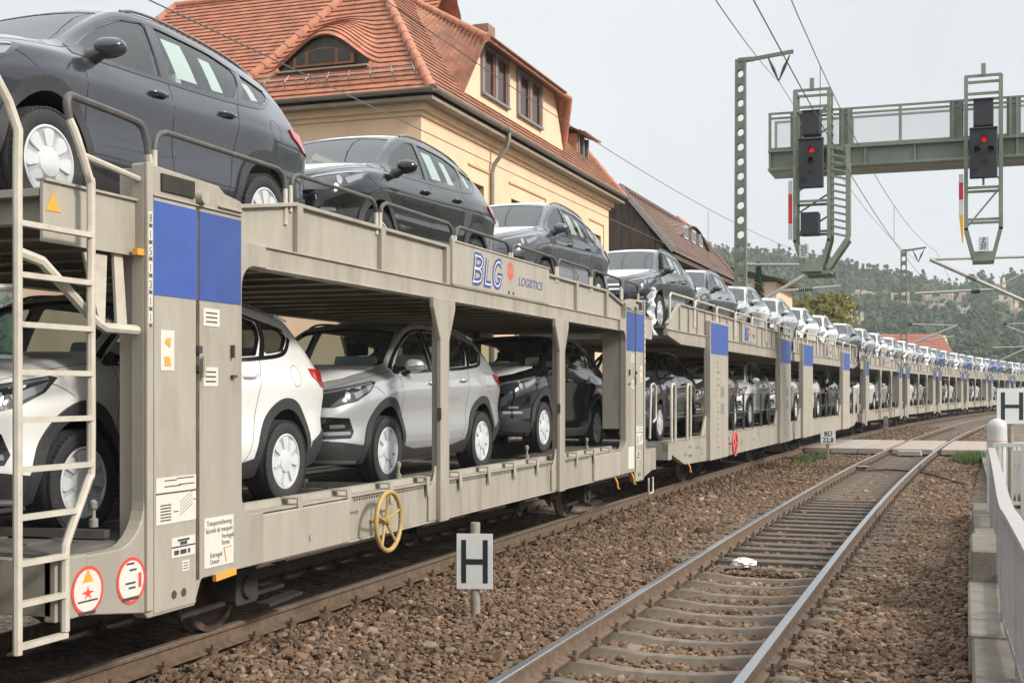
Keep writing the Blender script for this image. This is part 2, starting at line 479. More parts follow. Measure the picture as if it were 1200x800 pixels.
def logo_board(W, root, y0, y1, z0, z1, x, detail=True):
    p = MB(); p.box(x-.02, x, y0, y1, z0, z1)
    p.box(x-.02, x+.018, y0-.05, y0, z0, z1+.03); p.box(x-.02, x+.012, y0, y1, z1, z1+.02)
    b = p.build('logo_board', W['greylight'], root, bevel=.004)
    H = z1-z0; L = y1-y0
    cap = H*.72; by, bz = y0+L*.16, z0+H*.14; k_ = min(1.0, L/3.2)
    B1 = [(0, 0), (0, 1)]; strokes = {
        'B': ([[(.12, 0), (.12, 1)], [(.05, .94), (.42, .94), (.56, .86), (.58, .74), (.52, .60), (.40, .53), (.08, .53)], [(.08, .50), (.42, .50), (.58, .41), (.61, .27), (.54, .12), (.38, .06), (.05, .06)]], 0.0),
        'L': ([[(.12, .94), (.12, .06), (.50, .06)]], .74), 'G': ([[(.62, .80), (.50, .92), (.36, .94), (.20, .84), (.11, .62), (.11, .38), (.20, .16), (.36, .06), (.50, .08), (.60, .20), (.62, .42), (.40, .42)]], 1.26)}
    def ribbon2(mb, pts, w, xx):
        P = [Vector(p) for p in pts]; A = []; Bq = []
        closed = (P[0]-P[-1]).length < 1e-6
        for i, p in enumerate(P):
            d0 = (P[i]-P[i-1]) if i else ((P[-1]-P[-2]) if closed else P[1]-P[0]); d1 = (P[i+1]-P[i]) if i < len(P)-1 else ((P[1]-P[0]) if closed else d0)
            n0 = Vector((-d0.y, d0.x)).normalized(); n1 = Vector((-d1.y, d1.x)).normalized(); n = n0+n1
            if n.length < .5: n = n1.copy()
            n = n/max(.6, n.length_squared/2); A.append(p+n*w/2); Bq.append(p-n*w/2)
        nv = len(mb.v); m_ = len(P)
        for q in A+Bq: mb.v.append(Vector((xx, q.x, q.y)))
        for i in range(m_-1): mb.f.append([nv+i, nv+i+1, nv+m_+i+1, nv+m_+i]); mb.m.append(mb.cur)
    q = MB(); q2 = MB()
    for ch, (ss, ox) in strokes.items():
        for si_, st_ in enumerate(ss):
            pts = [(by+(ox+p[0]*.98+p[1]*.16)*cap*1.5*k_, bz+p[1]*cap) for p in st_]
            for p_, w_, x_, mb_ in ((pts, cap*.25, x+.0025+.0004*si_, q), (pts, cap*.06, x+.0045+.0004*si_, q2)): ribbon2(mb_, p_, w_, x_)
    bo = q.build('logo_letters', W['logoblue'], b)
    if detail: q2.build('logo_inline', W['white'], bo)
    q = MB(); cy, cz, r = y0+L*.545, z0+H*.66, H*.235
    n = 26
    for k in range(8):                            # globe drawn as stacked bands
        za = -r+2*r*k/8+.004; zb_ = -r+2*r*(k+1)/8-(.004 if k not in (3, 4) else .012)
        wa = math.sqrt(max(0, r*r-za*za)); wb = math.sqrt(max(0, r*r-zb_*zb_))
        q.prism([(cy-wa, cz+za), (cy+wa, cz+za), (cy+wb, cz+zb_), (cy-wb, cz+zb_)], x+.002, x+.004, 'YZ')
    q.build('logo_globe', W['logored'], b)
    plate_text('LOGISTICS', H*.33, b, y0+L*.63, z0+H*.34, x+.002, W['inkfaint'] if not detail else W['logoblue'], shear=.2, narrow=1.3*min(1, L/3.2))
    q = MB()
    for yy in (.52, .57): q.box(x, x+.003, y0+L*yy, y0+L*yy+.05, z0+H*.05, z0+H*.13)
    q.build('marking', W['ink'], b)
    return b

def unit_a(W, root, L=15.1, logo_y=(6.1, 9.3), detail=True, ends=True):
    """two-deck wagon with a lowered lower deck, wide end panels and two posts a side"""
    PAN = ((.86, 2.02, 1), (L-2.02, L-.86, -1))
    for s in (1, -1):
        def X(a, b): return (min(s*a, s*b), max(s*a, s*b))
        # lower sill
        b = MB(); b.box(*X(1.36, 1.45), 2.1, L-2.1, .62, .985)
        b.box(*X(1.30, 1.475), 2.3, L-2.3, .985, 1.0); b.box(*X(1.30, 1.47), 2.3, L-2.3, .60, .62)
        sill = b.build('side_sill', W['grey'], root, bevel=.004)
        if s == 1:
            q = MB()
            for i in range(150):
                y = 3.9+i*(L-7.8)/150; q.box(1.45, 1.4515, y, y+.025, .945, .965)
            q.build('slot_row', W['dark'], sill)['kind'] = 'stuff'
        for (ya, yb) in ((2.12, 3.75), (L-3.75, L-2.12)): q = MB(); q.box(*X(1.45, 1.492), ya, yb, .615, .975); q.build('cover_plate', W['greylight'], sill, bevel=.008)
        # lashing rail along the deck edge with its clips
        b = MB(); b.box(*X(1.27, 1.33), 2.3, L-2.3, 1.035, 1.05); b.box(*X(1.33, 1.345), 2.3, L-2.3, 1.0, 1.05)
        n = 12
        for i in range(n):
            y = 2.9+(L-5.8)*i/(n-1)
            b.prism([(y-.045, 1.06), (y+.045, 1.06), (y+.035, .90), (y+.0, .86), (y-.02, .90)], *X(1.475, 1.487), 'YZ')
            b.box(*X(1.33, 1.48), y-.05, y+.05, 1.045, 1.06)
        b.build('lashing_rail', W['greylight'], root)
        # floor stop bolts
        if s == 1:
            for i, y in enumerate((.62, 5.15, 8.95, 10.1, 10.45, 11.6)):
                b = MB(); b.lathe([(.0005, .0), (.028, .0), (.028, .05), (.013, .055), (.013, .11), (.024, .115), (.024, .155), (.012, .165), (.0005, .17)], 12, 'Z', Matrix.Translation((1.30, y, 1.05)))
                b.build('lashing_bolt', W['bolt'], root, smooth=40)
        # end panels
        for (ya, yb, dr) in PAN:
            def Y(v): return v if dr == 1 else L-v
            pts = [(.30, .57), (.86, .49), (.90, .45), (1.42, .45), (1.50, .62), (2.32, .62), (2.32, 1.0), (2.02, 1.0), (2.02, 2.79), (2.36, 2.79), (2.36, 2.96), (2.02, 2.96), (2.02, 3.235), (1.80, 3.26), (1.72, 3.305), (.86, 3.33), (.86, .92), (.30, .92)]
            rad = [.0, 0, 0, 0, .05, 0, 0, .32, .30, 0, 0, .06, .02, .05, .05, .02, .30, 0]
            pl = [(Y(p[0]), p[1]) for p in fillet(pts, rad, 7)]
            if dr == -1: pl = pl[::-1]
            b = MB(); b.prism(pl, s*1.40, s*1.50, 'YZ')
            def yb_(a, c): return (min(Y(a), Y(c)), max(Y(a), Y(c)))
            b.box(*X(1.30, 1.40), *yb_(.875, .935), .95, 3.30)
            b.box(*X(1.12, 1.40), *yb_(1.93, 2.015), 1.30, 2.79)
            pn = b.build('end_panel', W['grey'], root, bevel=.006)
            q = MB()
            q.prism([(Y(.955), .47), (Y(1.425), .47), (Y(1.425), 3.12), (Y(.955), 3.12)], s*1.50, s*1.507, 'YZ')
            q.box(*X(1.50, 1.522), *yb_(.86, .925), .50, 3.33)
            q.box(*X(1.50, 1.522), *yb_(1.70, 2.00), 3.155, 3.17); q.box(*X(1.50, 1.515), *yb_(.95, 2.0), 3.128, 3.14)
            q.build('cover_plate', W['greylight'], pn, bevel=.003)
            q = MB()
            q.box(*X(1.507, 1.511), *yb_(.935, 1.435), 2.50, 3.10); q.build('blue_panel', W['blue'], pn)
            q = MB(); q.box(*X(1.50, 1.504), *yb_(1.475, 2.0), 2.50, 3.10); q.build('blue_panel', W['bluedark'], pn)
            q = MB(); q.box(*X(1.50, 1.5035), *yb_(1.435, 1.472), .62, 3.20); q.build('seam', W['rust'], pn)
            q = MB(); q.box(*X(1.50, 1.516), *yb_(1.03, 1.40), 3.175, 3.285); q.build('slot', W['dark'], pn)
            if s == 1 and detail:
                o1 = 1.5075
                a_, c_ = yb_(1.0, 1.20)
                label_plate(W, pn, *yb_(1.02, 1.17), 2.02, 2.28, o1, 'none')
                for zz in (2.08, 2.20):
                    q = MB(); q.prism([(Y(1.06), zz-.03), (Y(1.13), zz-.03), (Y(1.11), zz+.03), (Y(1.06), zz+.03)] if zz < 2.1 else [(Y(1.06), zz), (Y(1.12), zz-.03), (Y(1.13), zz+.03), (Y(1.08), zz+.03)], o1+.005, o1+.006, 'YZ'); q.build('marking', W['orange'], pn)
                label_plate(W, pn, *yb_(1.52, 1.72), 2.33, 2.45, 1.501, 'small')
                label_plate(W, pn, *yb_(1.52, 1.70), 1.92, 2.05, 1.501, 'small')
                label_plate(W, pn, *yb_(.97, 1.42), 1.03, 1.33, o1, 'chart')
                label_plate(W, pn, *yb_(1.14, 1.41), .80, .93, o1, 'bars')
                q = MB()
                for yy, zz, w_, h_ in ((1.43, 2.14, .04, .05), (1.43, 2.02, .04, .04), (1.86, 2.12, .02, .09), (1.86, 1.98, .05, .02)): q.box(*X(1.507, 1.53), *yb_(yy, yy+w_), zz, zz+h_)
                for yy in (1.17, 1.28): q.lathe([(.0005, 1.510), (.028, 1.510), (.03, 1.505)], 14, 'X', Matrix.Translation((0, Y(yy), .56)))
                q.build('latch', W['ink'], pn)
                q = MB(); q.tube([(1.53, Y(1.49), 2.12), (1.53, Y(1.49), 2.02), (1.53, Y(1.485), 1.98)], .015, 8); q.lathe([(.0005, 1.55), (.045, 1.55), (.05, 1.50)], 14, 'X', Matrix.Translation((0, Y(1.475), 3.19))); q.build('bolt', W['greylight'], pn, smooth=40)
                # transport lock plate
                lp = label_plate(W, pn, *yb_(1.53, 1.90), .68, 1.02, 1.501, 'none')
                if dr == 1:
                    for txt, yy, zz in (('Transportsicherung', 1.56, .965), ('Sécurité de transport', 1.545, .915), ('Verriegelt', 1.745, .865), ('Fermé', 1.745, .82), ('Entriegelt', 1.60, .745), ('Ouvert', 1.60, .70)):
                        plate_text(txt, .048, lp, yy, zz, 1.5045, W['ink'], narrow=.82)
                    q = MB(); q.bar((1.505, 1.77, .80), (1.505, 1.87, .805), .012, .002); q.bar((1.505, 1.77, .80), (1.505, 1.80, .70), .012, .002); q.build('marking', W['orange'], lp)
                label_plate(W, pn, *yb_(1.26, 1.34), .70, .77, o1, 'small')
                round_sign(W, root, Y(.24), .735, .155, 1.503, 0 if dr == 1 else 1) if False else None
                # number strip down the edge
                q = MB(); m2 = MB()
                for i in range(7):
                    zz = 3.02-.105*i
                    q.box(1.523, 1.5245, *yb_(.868, .912), zz-.075, zz)
                    m2.box(1.523, 1.5245, *yb_(.882, .905), zz-.097, zz-.080)
                st = q.build('number_strip', W['white'], pn); m2.build('marking', W['ink'], st)
                if dr == 1:
                    for i, d in enumerate('8151311'): plate_text(d, .075, st, .875, 3.02-.105*i-.066, 1.525, W['ink'], narrow=.8)
        # posts
        for yc in (5.76, 9.70):
            b = MB()
            b.prism([(yc-.10, .60), (yc+.12, .60), (yc+.12, 2.38), (yc+.28, 2.70), (yc+.28, 2.80), (yc-.28, 2.80), (yc-.28, 2.70), (yc-.10, 2.38)], s*1.478, s*1.525, 'YZ')
            b.box(*X(1.40, 1.478), yc-.04, yc+.06, .64, 2.795)
            b.prism(fillet([(yc-.08, .62), (yc-.08, 1.25), (yc-.15, 1.02), (yc-.28, .92), (yc-.28, .62)], [0, .05, .2, .1, 0], 4), s*1.452, s*1.476, 'YZ')
            pb = b.build('post', W['grey'], root, bevel=.007)
            q = MB(); q.box(*X(1.49, 1.53), yc-.115, yc-.10, 1.60, 1.72); q.build('latch', W['ink'], pb)
            if not detail:
                pass
        # upper deck edge
        b = MB(); b.box(*X(1.36, 1.455), 2.3, L-2.3, 2.80, 2.955); b.box(*X(1.34, 1.475), 2.3, L-2.3, 2.79, 2.805); b.box(*X(1.34, 1.475), 2.3, L-2.3, 2.95, 2.962)
        b.build('upper_beam', W['grey'], root, bevel=.004)
        b = MB()
        for e0, e1 in ((.0, .92), (L-.92, L)): b.box(*X(1.41, 1.43), e0, e1, 2.74, 3.09); b.box(*X(1.38, 1.45), e0, e1, 3.085, 3.10)
        b.prism([(2.0, 2.96), (L-2.0, 2.96), (L-2.0, 3.20), (L-2.9, 3.335), (2.9, 3.335), (2.0, 3.20)], s*1.40, s*1.415, 'YZ')
        wall = b.build('side_wall', W['greylight'], root)
        b = MB()
        b.bar((s*1.42, 2.0, 3.205), (s*1.42, 2.9, 3.342), .075, .03); b.bar((s*1.42, 2.9, 3.342), (s*1.42, L-2.9, 3.342), .075, .03); b.bar((s*1.42, L-2.9, 3.342), (s*1.42, L-2.0, 3.205), .075, .03)
        ny = 7
        for i in range(ny):
            y = 2.95+(L-5.9)*i/(ny-1); b.box(*X(1.415, 1.462), y-.045, y+.045, 2.962, 3.328)
        b.build('wall_rib', W['grey'], wall, bevel=.004)
        # loops of hand rail
        edges = [.14, 1.04, 2.82, 4.45, 6.25, 8.0, 9.78, 11.38, 13.1, 14.2]
        for i in range(1 if (detail and s == 1) else 0, len(edges)-1):
            ya, yb2 = edges[i]+.04, edges[i+1]-.04
            z0 = 3.33 if 2.5 < ya < L-3 else 3.22
            hand_loop(W, root, s*1.42, ya, yb2, z0, 3.585-z0)
    # decks
    b = MB(); b.box(-1.36, 1.36, .1, L-3.9, .88, .945); b.add([(-1.36, L-3.9, .945), (1.36, L-3.9, .945), (1.36, L-1.0, 1.06), (-1.36, L-1.0, 1.06), (-1.36, L-3.9, .86), (1.36, L-3.9, .86), (1.36, L-1.0, .90), (-1.36, L-1.0, .90)], [(0,1,2,3),(7,6,5,4),(0,4,5,1),(1,5,6,2),(2,6,7,3),(3,7,4,0)])
    b.box(-1.36, 1.36, L-1.0, L-.05, .92, 1.062)
    for x in (-.95, -.55, .55, .95): b.box(x-.03, x+.03, .4, L-4.0, .945, .957)
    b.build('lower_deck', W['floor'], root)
    b = MB()
    for (y, x) in ((5.0, .9), (9.3, .9), (4.2, .85), (.7, .8)): b.bar((.35, y, .985), (1.25, y+.12, .985), .07, .05); b.box(.33, .40, y-.04, y+.04, .95, 1.04)
    b.build('wheel_stop', W['tube'], root)
    b = MB(); b.box(-1.40, 1.40, .0, L, 3.0, 3.045)
    for x in (-1.0, -.55, .55, 1.0): b.box(x-.04, x+.04, 2.0, L-2.0, 3.045, 3.058)
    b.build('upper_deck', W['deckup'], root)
    b = MB()
    n = int(L/.62)
    for i in range(n+1):
        y = .12+(L-.24)*i/n; b.box(-1.36, 1.36, y-.03, y+.03, 2.86, 3.0); b.box(-1.36, 1.36, y-.06, y+.06, 2.855, 2.863)
    for x in (-1.0, -.5, .5, 1.0): b.box(x-.04, x+.04, .1, L-.1, 2.90, 2.998)
    b.build('deck_joist', W['grey'], root)
    underframe(W, root, .4, L-.4, 11)
    wheelset(W, root, 2.75); wheelset(W, root, L-2.75)
    # headstocks
    for y0, y1 in ((.02, .30), (L-.30, L-.02)):
        b = MB(); b.box(-1.47, 1.47, y0, y1, .60, .92)
        b.box(-1.50, -1.42, y0, y1+.0, .57, .93); b.box(1.42, 1.50, y0, y1, .57, .93)
        b.build('headstock', W['grey'], root, bevel=.006)
    b = MB()
    for s_, y in ((1, L), (-1, 0)):
        for x in (-.87, .87): b.lathe([(.09, y-.02*s_), (.09, y+.30*s_), (.19, y+.31*s_), (.19, y+.345*s_), (.0005, y+.36*s_)], 20, 'Y', Matrix.Translation((x, 0, 1.0 if False else .78)))
    b.build('buffer', W['dark'], root, smooth=40)
    if detail:
        b = MB()
        c = Vector((1.60, 4.22, .75)); R = .255
        b.tube([c+Vector((.03, R*math.cos(2*PI*i/40), R*math.sin(2*PI*i/40))) for i in range(40)], .022, 8, closed=True)
        for i in range(5):
            a = 2*PI*i/5+.35; b.tube([c+Vector((.0, .02*math.cos(a), .02*math.sin(a))), c+Vector((.03, R*math.cos(a), R*math.sin(a)))], .013, 6)
        b.lathe([(.0005, 1.64), (.03, 1.64), (.04, 1.61), (.04, 1.58), (.02, 1.57), (.02, 1.46)], 14, 'X', Matrix.Translation((0, c.y, c.z)))
        b.build('hand_wheel', W['yellow'], root, smooth=60)
        plate_text('Desserrage', .05, root, 3.80, .84, 1.453, W['inkfaint'], narrow=.8)
        plate_text('Bremse', .05, root, 4.42, .80, 1.453, W['inkfaint'], narrow=.8)
        plate_text('5', .07, root, 3.02, .70, 1.494, W['ink'])
        q = MB(); q.prism([(2.24, .70), (2.30, .70), (2.27, .655)], 1.494, 1.496, 'YZ'); q.bar((1.50, 1.66, .60), (1.50, 1.92, .615), .03, .045); q.build('marking', W['orange'], root)
        for i, yy in enumerate((.30, .72)): round_sign(W, root, yy, .715, .145, 1.502, i)
        # yellow pull handles at the far end
        for yy in (L-2.55, L-1.55):
            q = MB(); q.tube([(1.45, yy, .62), (1.50, yy, .52), (1.50, yy+.02, .44), (1.50, yy+.10, .42)], .015, 8); q.build('pull_handle', W['orange'], root, smooth=50)
        ladder(W, root, -.33, .29, 1.535)
        b = MB()
        b.tube([(1.42, -.20, 2.66), (1.46, -.05, 2.62), (1.47, .42, 2.30), (1.47, .50, 2.27), (1.45, .85, 2.27)], .032, 8)
        b.tube([(1.40, -.35, 2.45), (1.52, -.30, 2.45)], .02, 8)
        b.prism([(.40, 2.72), (.62, 2.72), (.60, 2.30), (.55, 2.30)], 1.38, 1.40, 'YZ')
        b.prism([(.66, 3.06), (.74, 3.06), (.82, 2.30), (.72, 2.30)], 1.38, 1.40, 'YZ')
        b.build('brace_tube', W['tubelight'], root, smooth=40)
        q = MB(); q.prism([(.02, 2.92), (.15, 2.92), (.085, 3.03)], 1.431, 1.434, 'YZ'); q.build('warning_triangle', W['orange'], root)
        q = MB(); q.box(1.46, 1.50, .79, .86, 2.74, 2.78); q.build('reflector', W['orange'], root)
        # stirrup and hand rail at the far end
        q = MB()
        q.tube([(1.52, L-.55, 1.10), (1.54, L-.55, 1.98), (1.54, L-.35, 2.0), (1.54, L-.20, 1.95), (1.54, L-.20, 1.42), (1.52, L-.32, 1.36)], .02, 8)
        q.build('grab_rail', W['tubelight'], root, smooth=50)
        q = MB(); q.tube([(1.5, L-.55, .46), (1.5, L-.55, .20), (1.5, L-.25, .20), (1.5, L-.25, .46)], .018, 8)
        q.build('foot_stirrup', W['tubelight'], root, smooth=50)
        # loose white sheet wrapped round a strut between the wagons
        q = MB(); rr = random.Random(5); nx_, nz_ = 7, 16; vs = []
        for j in range(nz_+1):
            for i in range(nx_+1):
                z = 3.62-.80*j/nz_; wv = .20*(.55+.45*math.sin(j*.9)**2); y = L+.10+(i/nx_-.5)*wv+.03*math.sin(j*.8)
                vs.append((1.40+.05*math.sin(i*1.9+j*.5)+.03*rr.uniform(-1, 1)+.03*math.sin(j*1.3), y, z))
        q.add(vs, [(j*(nx_+1)+i, j*(nx_+1)+i+1, (j+1)*(nx_+1)+i+1, (j+1)*(nx_+1)+i) for j in range(nz_) for i in range(nx_)])
        q.build('loose_sheet', W['film'], root, smooth=70)
    logo_board(W, root, *logo_y, 2.965, 3.40, 1.475, detail)
    return root

def unit_b(W, root, L=15.0, mirror=False, detail=True):
    """two-deck wagon with an overhanging end, two blue-topped panels a side and railings on the lower deck"""
    def Y(v): return v if not mirror else L-v
    def yb_(a, c): return (min(Y(a), Y(c)), max(Y(a), Y(c)))
    for s in (1, -1):
        def X(a, b): return (min(s*a, s*b), max(s*a, s*b))
        b = MB(); b.prism([(Y(.02), .99), (Y(.02), .80), (Y(1.3), .52), (Y(3.2), .49), (Y(14.9), .49), (Y(14.9), .99)], s*1.36, s*1.46, 'YZ')
        b.box(*X(1.32, 1.478), *yb_(.02, 14.9), .985, 1.0)
        b.build('side_sill', W['grey'], root, bevel=.004)
        for (a, c) in ((3.2, 5.0), (12.1, 13.9)):
            b = MB(); b.box(*X(1.40, 1.545), *yb_(a, c), .49, 3.28)
            b.prism(fillet([(Y(a-.35), 1.0), (Y(a), 1.0), (Y(a), 1.4)], [0, .0, 0], 2), s*1.40, s*1.46, 'YZ')
            b.prism([(Y(c+.35), 1.0), (Y(c), 1.0), (Y(c), 1.4)], s*1.40, s*1.46, 'YZ')
            pn = b.build('end_panel', W['greylight'], root, bevel=.012)
            q = MB(); q.box(*X(1.546, 1.549), *yb_(a+.02, c-.02), 2.62, 3.24); q.build('blue_panel', W['blue'], pn)
            if s == 1 and detail:
                q = MB(); rr = random.Random(int(a*10))
                for i in range(16):
                    zz = 2.45-.115*i+rr.uniform(-.02, .02); y = a+.55+rr.uniform(0, .1)
                    q.box(1.546, 1.548, *yb_(y, y+rr.uniform(.08, .3)), zz, zz+rr.uniform(.03, .05))
                for zz in (1.75, 1.4): q.box(1.546, 1.548, *yb_(a+1.0, a+1.35), zz, zz+.22)
                q.build('marking', W['inkfaint'], pn)
        # upper deck edge
        b = MB(); b.prism([(Y(.05), 2.96), (Y(.05), 2.86), (Y(1.1), 2.73), (Y(14.85), 2.73), (Y(14.85), 2.96)], s*1.36, s*1.44, 'YZ'); b.build('upper_beam', W['grey'], root, bevel=.004)
        b = MB(); b.prism([(Y(.06), 2.96), (Y(14.85), 2.96), (Y(14.85), 3.30), (Y(14.5), 3.42), (Y(1.0), 3.46), (Y(.06), 3.05)], s*1.40, s*1.415, 'YZ')
        wl = b.build('side_wall', W['greylight'], root)
        b = MB(); b.bar((s*1.42, Y(1.0), 3.465), (s*1.42, Y(14.5), 3.425), .07, .03); b.bar((s*1.42, Y(.06), 3.055), (s*1.42, Y(1.0), 3.465), .07, .03); b.bar((s*1.42, Y(.05), 2.965), (s*1.42, Y(14.85), 2.965), .09, .02)
        for i in range(19):
            y = 1.0+.74*i; b.box(*X(1.415, 1.447), *yb_(y-.02, y+.02), 2.97, 3.45)
        b.build('wall_rib', W['grey'], wl)
        for i in range(7):
            a, c = .25+2.05*i, .25+2.05*i+1.95
            b = MB(); b.tube([(s*1.43, Y(a), 3.1), (s*1.43, Y(a), 3.56), (s*1.43, Y(a+.1), 3.62), (s*1.43, Y(c-.1), 3.62), (s*1.43, Y(c), 3.56), (s*1.43, Y(c), 3.1)], .022, 8); b.build('hand_rail', W['tubelight'], root, smooth=50)
        # lower deck railings
        for (a, c) in ((.05, 3.2), (5.0, 12.1), (13.9, 14.9)):
            b = MB(); n = max(1, int((c-a)/1.15))
            for i in range(1, n): y = a+(c-a)*i/n; b.bar((s*1.43, Y(y), 1.0), (s*1.43, Y(y), 1.82), .045)
            for zz in (1.40, 1.80): b.tube([(s*1.43, Y(a), zz), (s*1.43, Y(c), zz)], .012, 6)
            b.build('deck_railing', W['tube'], root)
        for a in (.12, 1.35):
            b = MB(); b.tube([(s*1.49, Y(a), .98), (s*1.49, Y(a), 1.92), (s*1.49, Y(a+.06), 2.0), (s*1.49, Y(a+.22), 2.0), (s*1.49, Y(a+.28), 1.92), (s*1.49, Y(a+.28), .98)], .026, 8)
            b.build('grab_rail', W['tubelight'], root, smooth=50)
    b = MB(); b.box(-1.36, 1.36, *yb_(.05, 14.9), .88, .945); b.build('lower_deck', W['floor'], root)
    b = MB(); b.box(-1.40, 1.40, *yb_(.05, 14.9), 2.99, 3.045); b.build('upper_deck', W['floor'], root)
    b = MB()
    for i in range(24): y = .3+.62*i; b.box(-1.36, 1.36, *yb_(y-.03, y+.03), 2.82, 2.99)
    b.build('deck_joist', W['grey'], root)
    for y0, y1 in ((.02, .28), (14.72, 14.96)):
        b = MB(); b.box(-1.46, 1.46, *yb_(y0, y1), .66, .94); b.build('headstock', W['grey'], root, bevel=.006)
    underframe(W, root, .4, L-.4, 5); wheelset(W, root, Y(4.1)); wheelset(W, root, Y(12.0))
    if detail:
        b = MB(); c = Vector((1.62, Y(5.35), .75)); R = .25
        b.tube([c+Vector((0, R*math.cos(2*PI*i/30), R*math.sin(2*PI*i/30))) for i in range(30)], .024, 8, closed=True)
        for i in range(5): a = 2*PI*i/5; b.tube([c, c+Vector((0, R*math.cos(a), R*math.sin(a)))], .014, 6)
        b.tube([c, c-Vector((.2, 0, 0))], .02, 6)
        b.build('hand_wheel', W['pink'], root, smooth=60)
        q = MB(); rr = random.Random(8)
        for i in range(14):
            y = rr.choice((1.2, 1.5, 2.2, 2.6, 5.9, 6.3, 6.8, 8.4, 9.0))+rr.uniform(0, .2); zz = rr.uniform(.62, .86); q.box(1.461, 1.463, *yb_(y, y+rr.uniform(.1, .3)), zz, zz+.05)
        q.build('marking', W['inkfaint'], root)
        q = MB(); q.tube([(1.45, Y(1.55), .56), (1.50, Y(1.55), .46), (1.50, Y(1.57), .38), (1.50, Y(1.66), .36)], .016, 8); q.build('pull_handle', W['orange'], root, smooth=50)
    lb = logo_board(W, root, *yb_(7.1, 9.0), 2.99, 3.40, 1.45, False)
    return root

W = wagon_materials()
ORD = ['first', 'second', 'third', 'fourth', 'fifth', 'sixth', 'seventh', 'eighth', 'ninth', 'tenth', 'eleventh', 'twelfth', 'thirteenth', 'fourteenth', 'fifteenth', 'sixteenth', 'seventeenth', 'eighteenth', 'nineteenth', 'twentieth']
ORD += ['twenty-'+o for o in ORD[:9]]+['thirtieth']+['thirty-'+o for o in ORD[:9]]
def place_unit(root, s, L):
    a = head(s+L/2); u, y, rz = on_track(U_TRAIN, s+L/2)
    root.location = (u-L/2*math.sin(a), y-L/2*math.cos(a), 0); root.rotation_euler = (0, 0, -a)
GW = 'coupled two-deck car carrier wagons'
ua = thing('car_carrier_wagon', 'nearest grey wagon with ladder, yellow handwheel and large BLG LOGISTICS board', 'railway wagon', group=GW)
unit_a(W, ua); place_unit(ua, 6.0, 15.1)
LB = 15.0
ub = thing('car_carrier_wagon', 'second grey wagon with lower deck railings and a red handwheel beside its first blue panel', 'railway wagon', group=GW)
unit_b(W, ub); place_unit(ub, 22.2, LB)
um = thing('car_carrier_wagon', 'third grey wagon, railed like the second, two blue panels ahead of the crossing', 'railway wagon', group=GW)
unit_b(W, um, mirror=True, detail=False); place_unit(um, 37.35, LB)
far = thing('car_carrier_wagon', 'fourth wagon from the near end, standing beyond the plank crossing', 'railway wagon', group=GW)
unit_a(W, far, detail=False); place_unit(far, 53.4, 15.1)
FAR_S = [68.9+15.5*i for i in range(7)]
for i, s in enumerate(FAR_S):
    c = copy_tree(far); place_unit(c, s, 15.1)
    c['label'] = ORD[4+i]+' wagon from the near end, %s' % (('on the bend beyond the crossing',)*2+('far out on the bend',)*3+('at the far end of the train',)*2)[i]
prev = copy_tree(far, skip=('logo_board',)); place_unit(prev, -9.75, 15.1)
prev['label'] = 'wagon cut off by the left edge of the picture, ahead of the ladder'
# ------------------------------------------------------------------ ground, ballast, rails, sleepers
def strip_mesh(name, u0, offs, s0, s1, ds, m, parent=None, kind='structure', wave=0.0):
    """a sheet along a track: offs = list of (lateral offset, z)"""
    vs = []; fs = []; n = int((s1-s0)/ds)+1; k = len(offs); rnd = random.Random(7)
    for i in range(n+1):
        s = s0+(s1-s0)*i/n
        for o, z in offs:
            u, y, _ = on_track(u0, s, o); vs.append((u, y, z+rnd.uniform(-wave, wave)))
    for i in range(n):
        for j in range(k-1): a = i*k+j; fs.append((a, a+1, a+k+1, a+k))
    me = bpy.data.meshes.new(name); me.from_pydata(vs, [], fs); me.materials.append(m)
    me.polygons.foreach_set('use_smooth', [True]*len(fs))
    o = link_mesh(name, me, parent)
    if kind and not parent: o['kind'] = kind
    return o

def ground_mat(name, c0, c1, c2, scale, bump=.6, dist=.05):
    m = bpy.data.materials.new(name); m.use_nodes = True
    nt = m.node_tree; N = nt.nodes; L = nt.links; b = N['Principled BSDF']; b.inputs['Roughness'].default_value = .95
    b.inputs['Specular IOR Level'].default_value = .2
    tc = N.new('ShaderNodeTexCoord')
    v = N.new('ShaderNodeTexVoronoi'); v.inputs['Scale'].default_value = scale; v.inputs['Randomness'].default_value = 1
    L.new(tc.outputs['Object'], v.inputs['Vector'])
    r = N.new('ShaderNodeValToRGB'); e = r.color_ramp.elements
    e[0].position = .05; e[0].color = (*c0, 1); e[1].position = .95; e[1].color = (*c2, 1)
    x = e.new(.5); x.color = (*c1, 1)
    sp = N.new('ShaderNodeSeparateColor'); L.new(v.outputs['Color'], sp.inputs['Color']); L.new(sp.outputs['Red'], r.inputs['Fac'])
    n = N.new('ShaderNodeTexNoise'); n.inputs['Scale'].default_value = .8; n.inputs['Detail'].default_value = 6
    L.new(tc.outputs['Object'], n.inputs['Vector'])
    r2 = N.new('ShaderNodeValToRGB'); r2.color_ramp.elements[0].position = .35; r2.color_ramp.elements[0].color = (.72, .70, .68, 1); r2.color_ramp.elements[1].position = .7; r2.color_ramp.elements[1].color = (1.15, 1.12, 1.05, 1)
    L.new(n.outputs['Fac'], r2.inputs['Fac'])
    mx = N.new('ShaderNodeMix'); mx.data_type = 'RGBA'; mx.blend_type = 'MULTIPLY'; mx.inputs['Factor'].default_value = 1
    L.new(r.outputs['Color'], mx.inputs['A']); L.new(r2.outputs['Color'], mx.inputs['B'])
    L.new(mx.outputs['Result'], b.inputs['Base Color'])
    bp = N.new('ShaderNodeBump'); bp.inputs['Strength'].default_value = bump; bp.inputs['Distance'].default_value = dist; bp.invert = True
    L.new(v.outputs['Distance'], bp.inputs['Height']); L.new(bp.outputs['Normal'], b.inputs['Normal'])
    return m
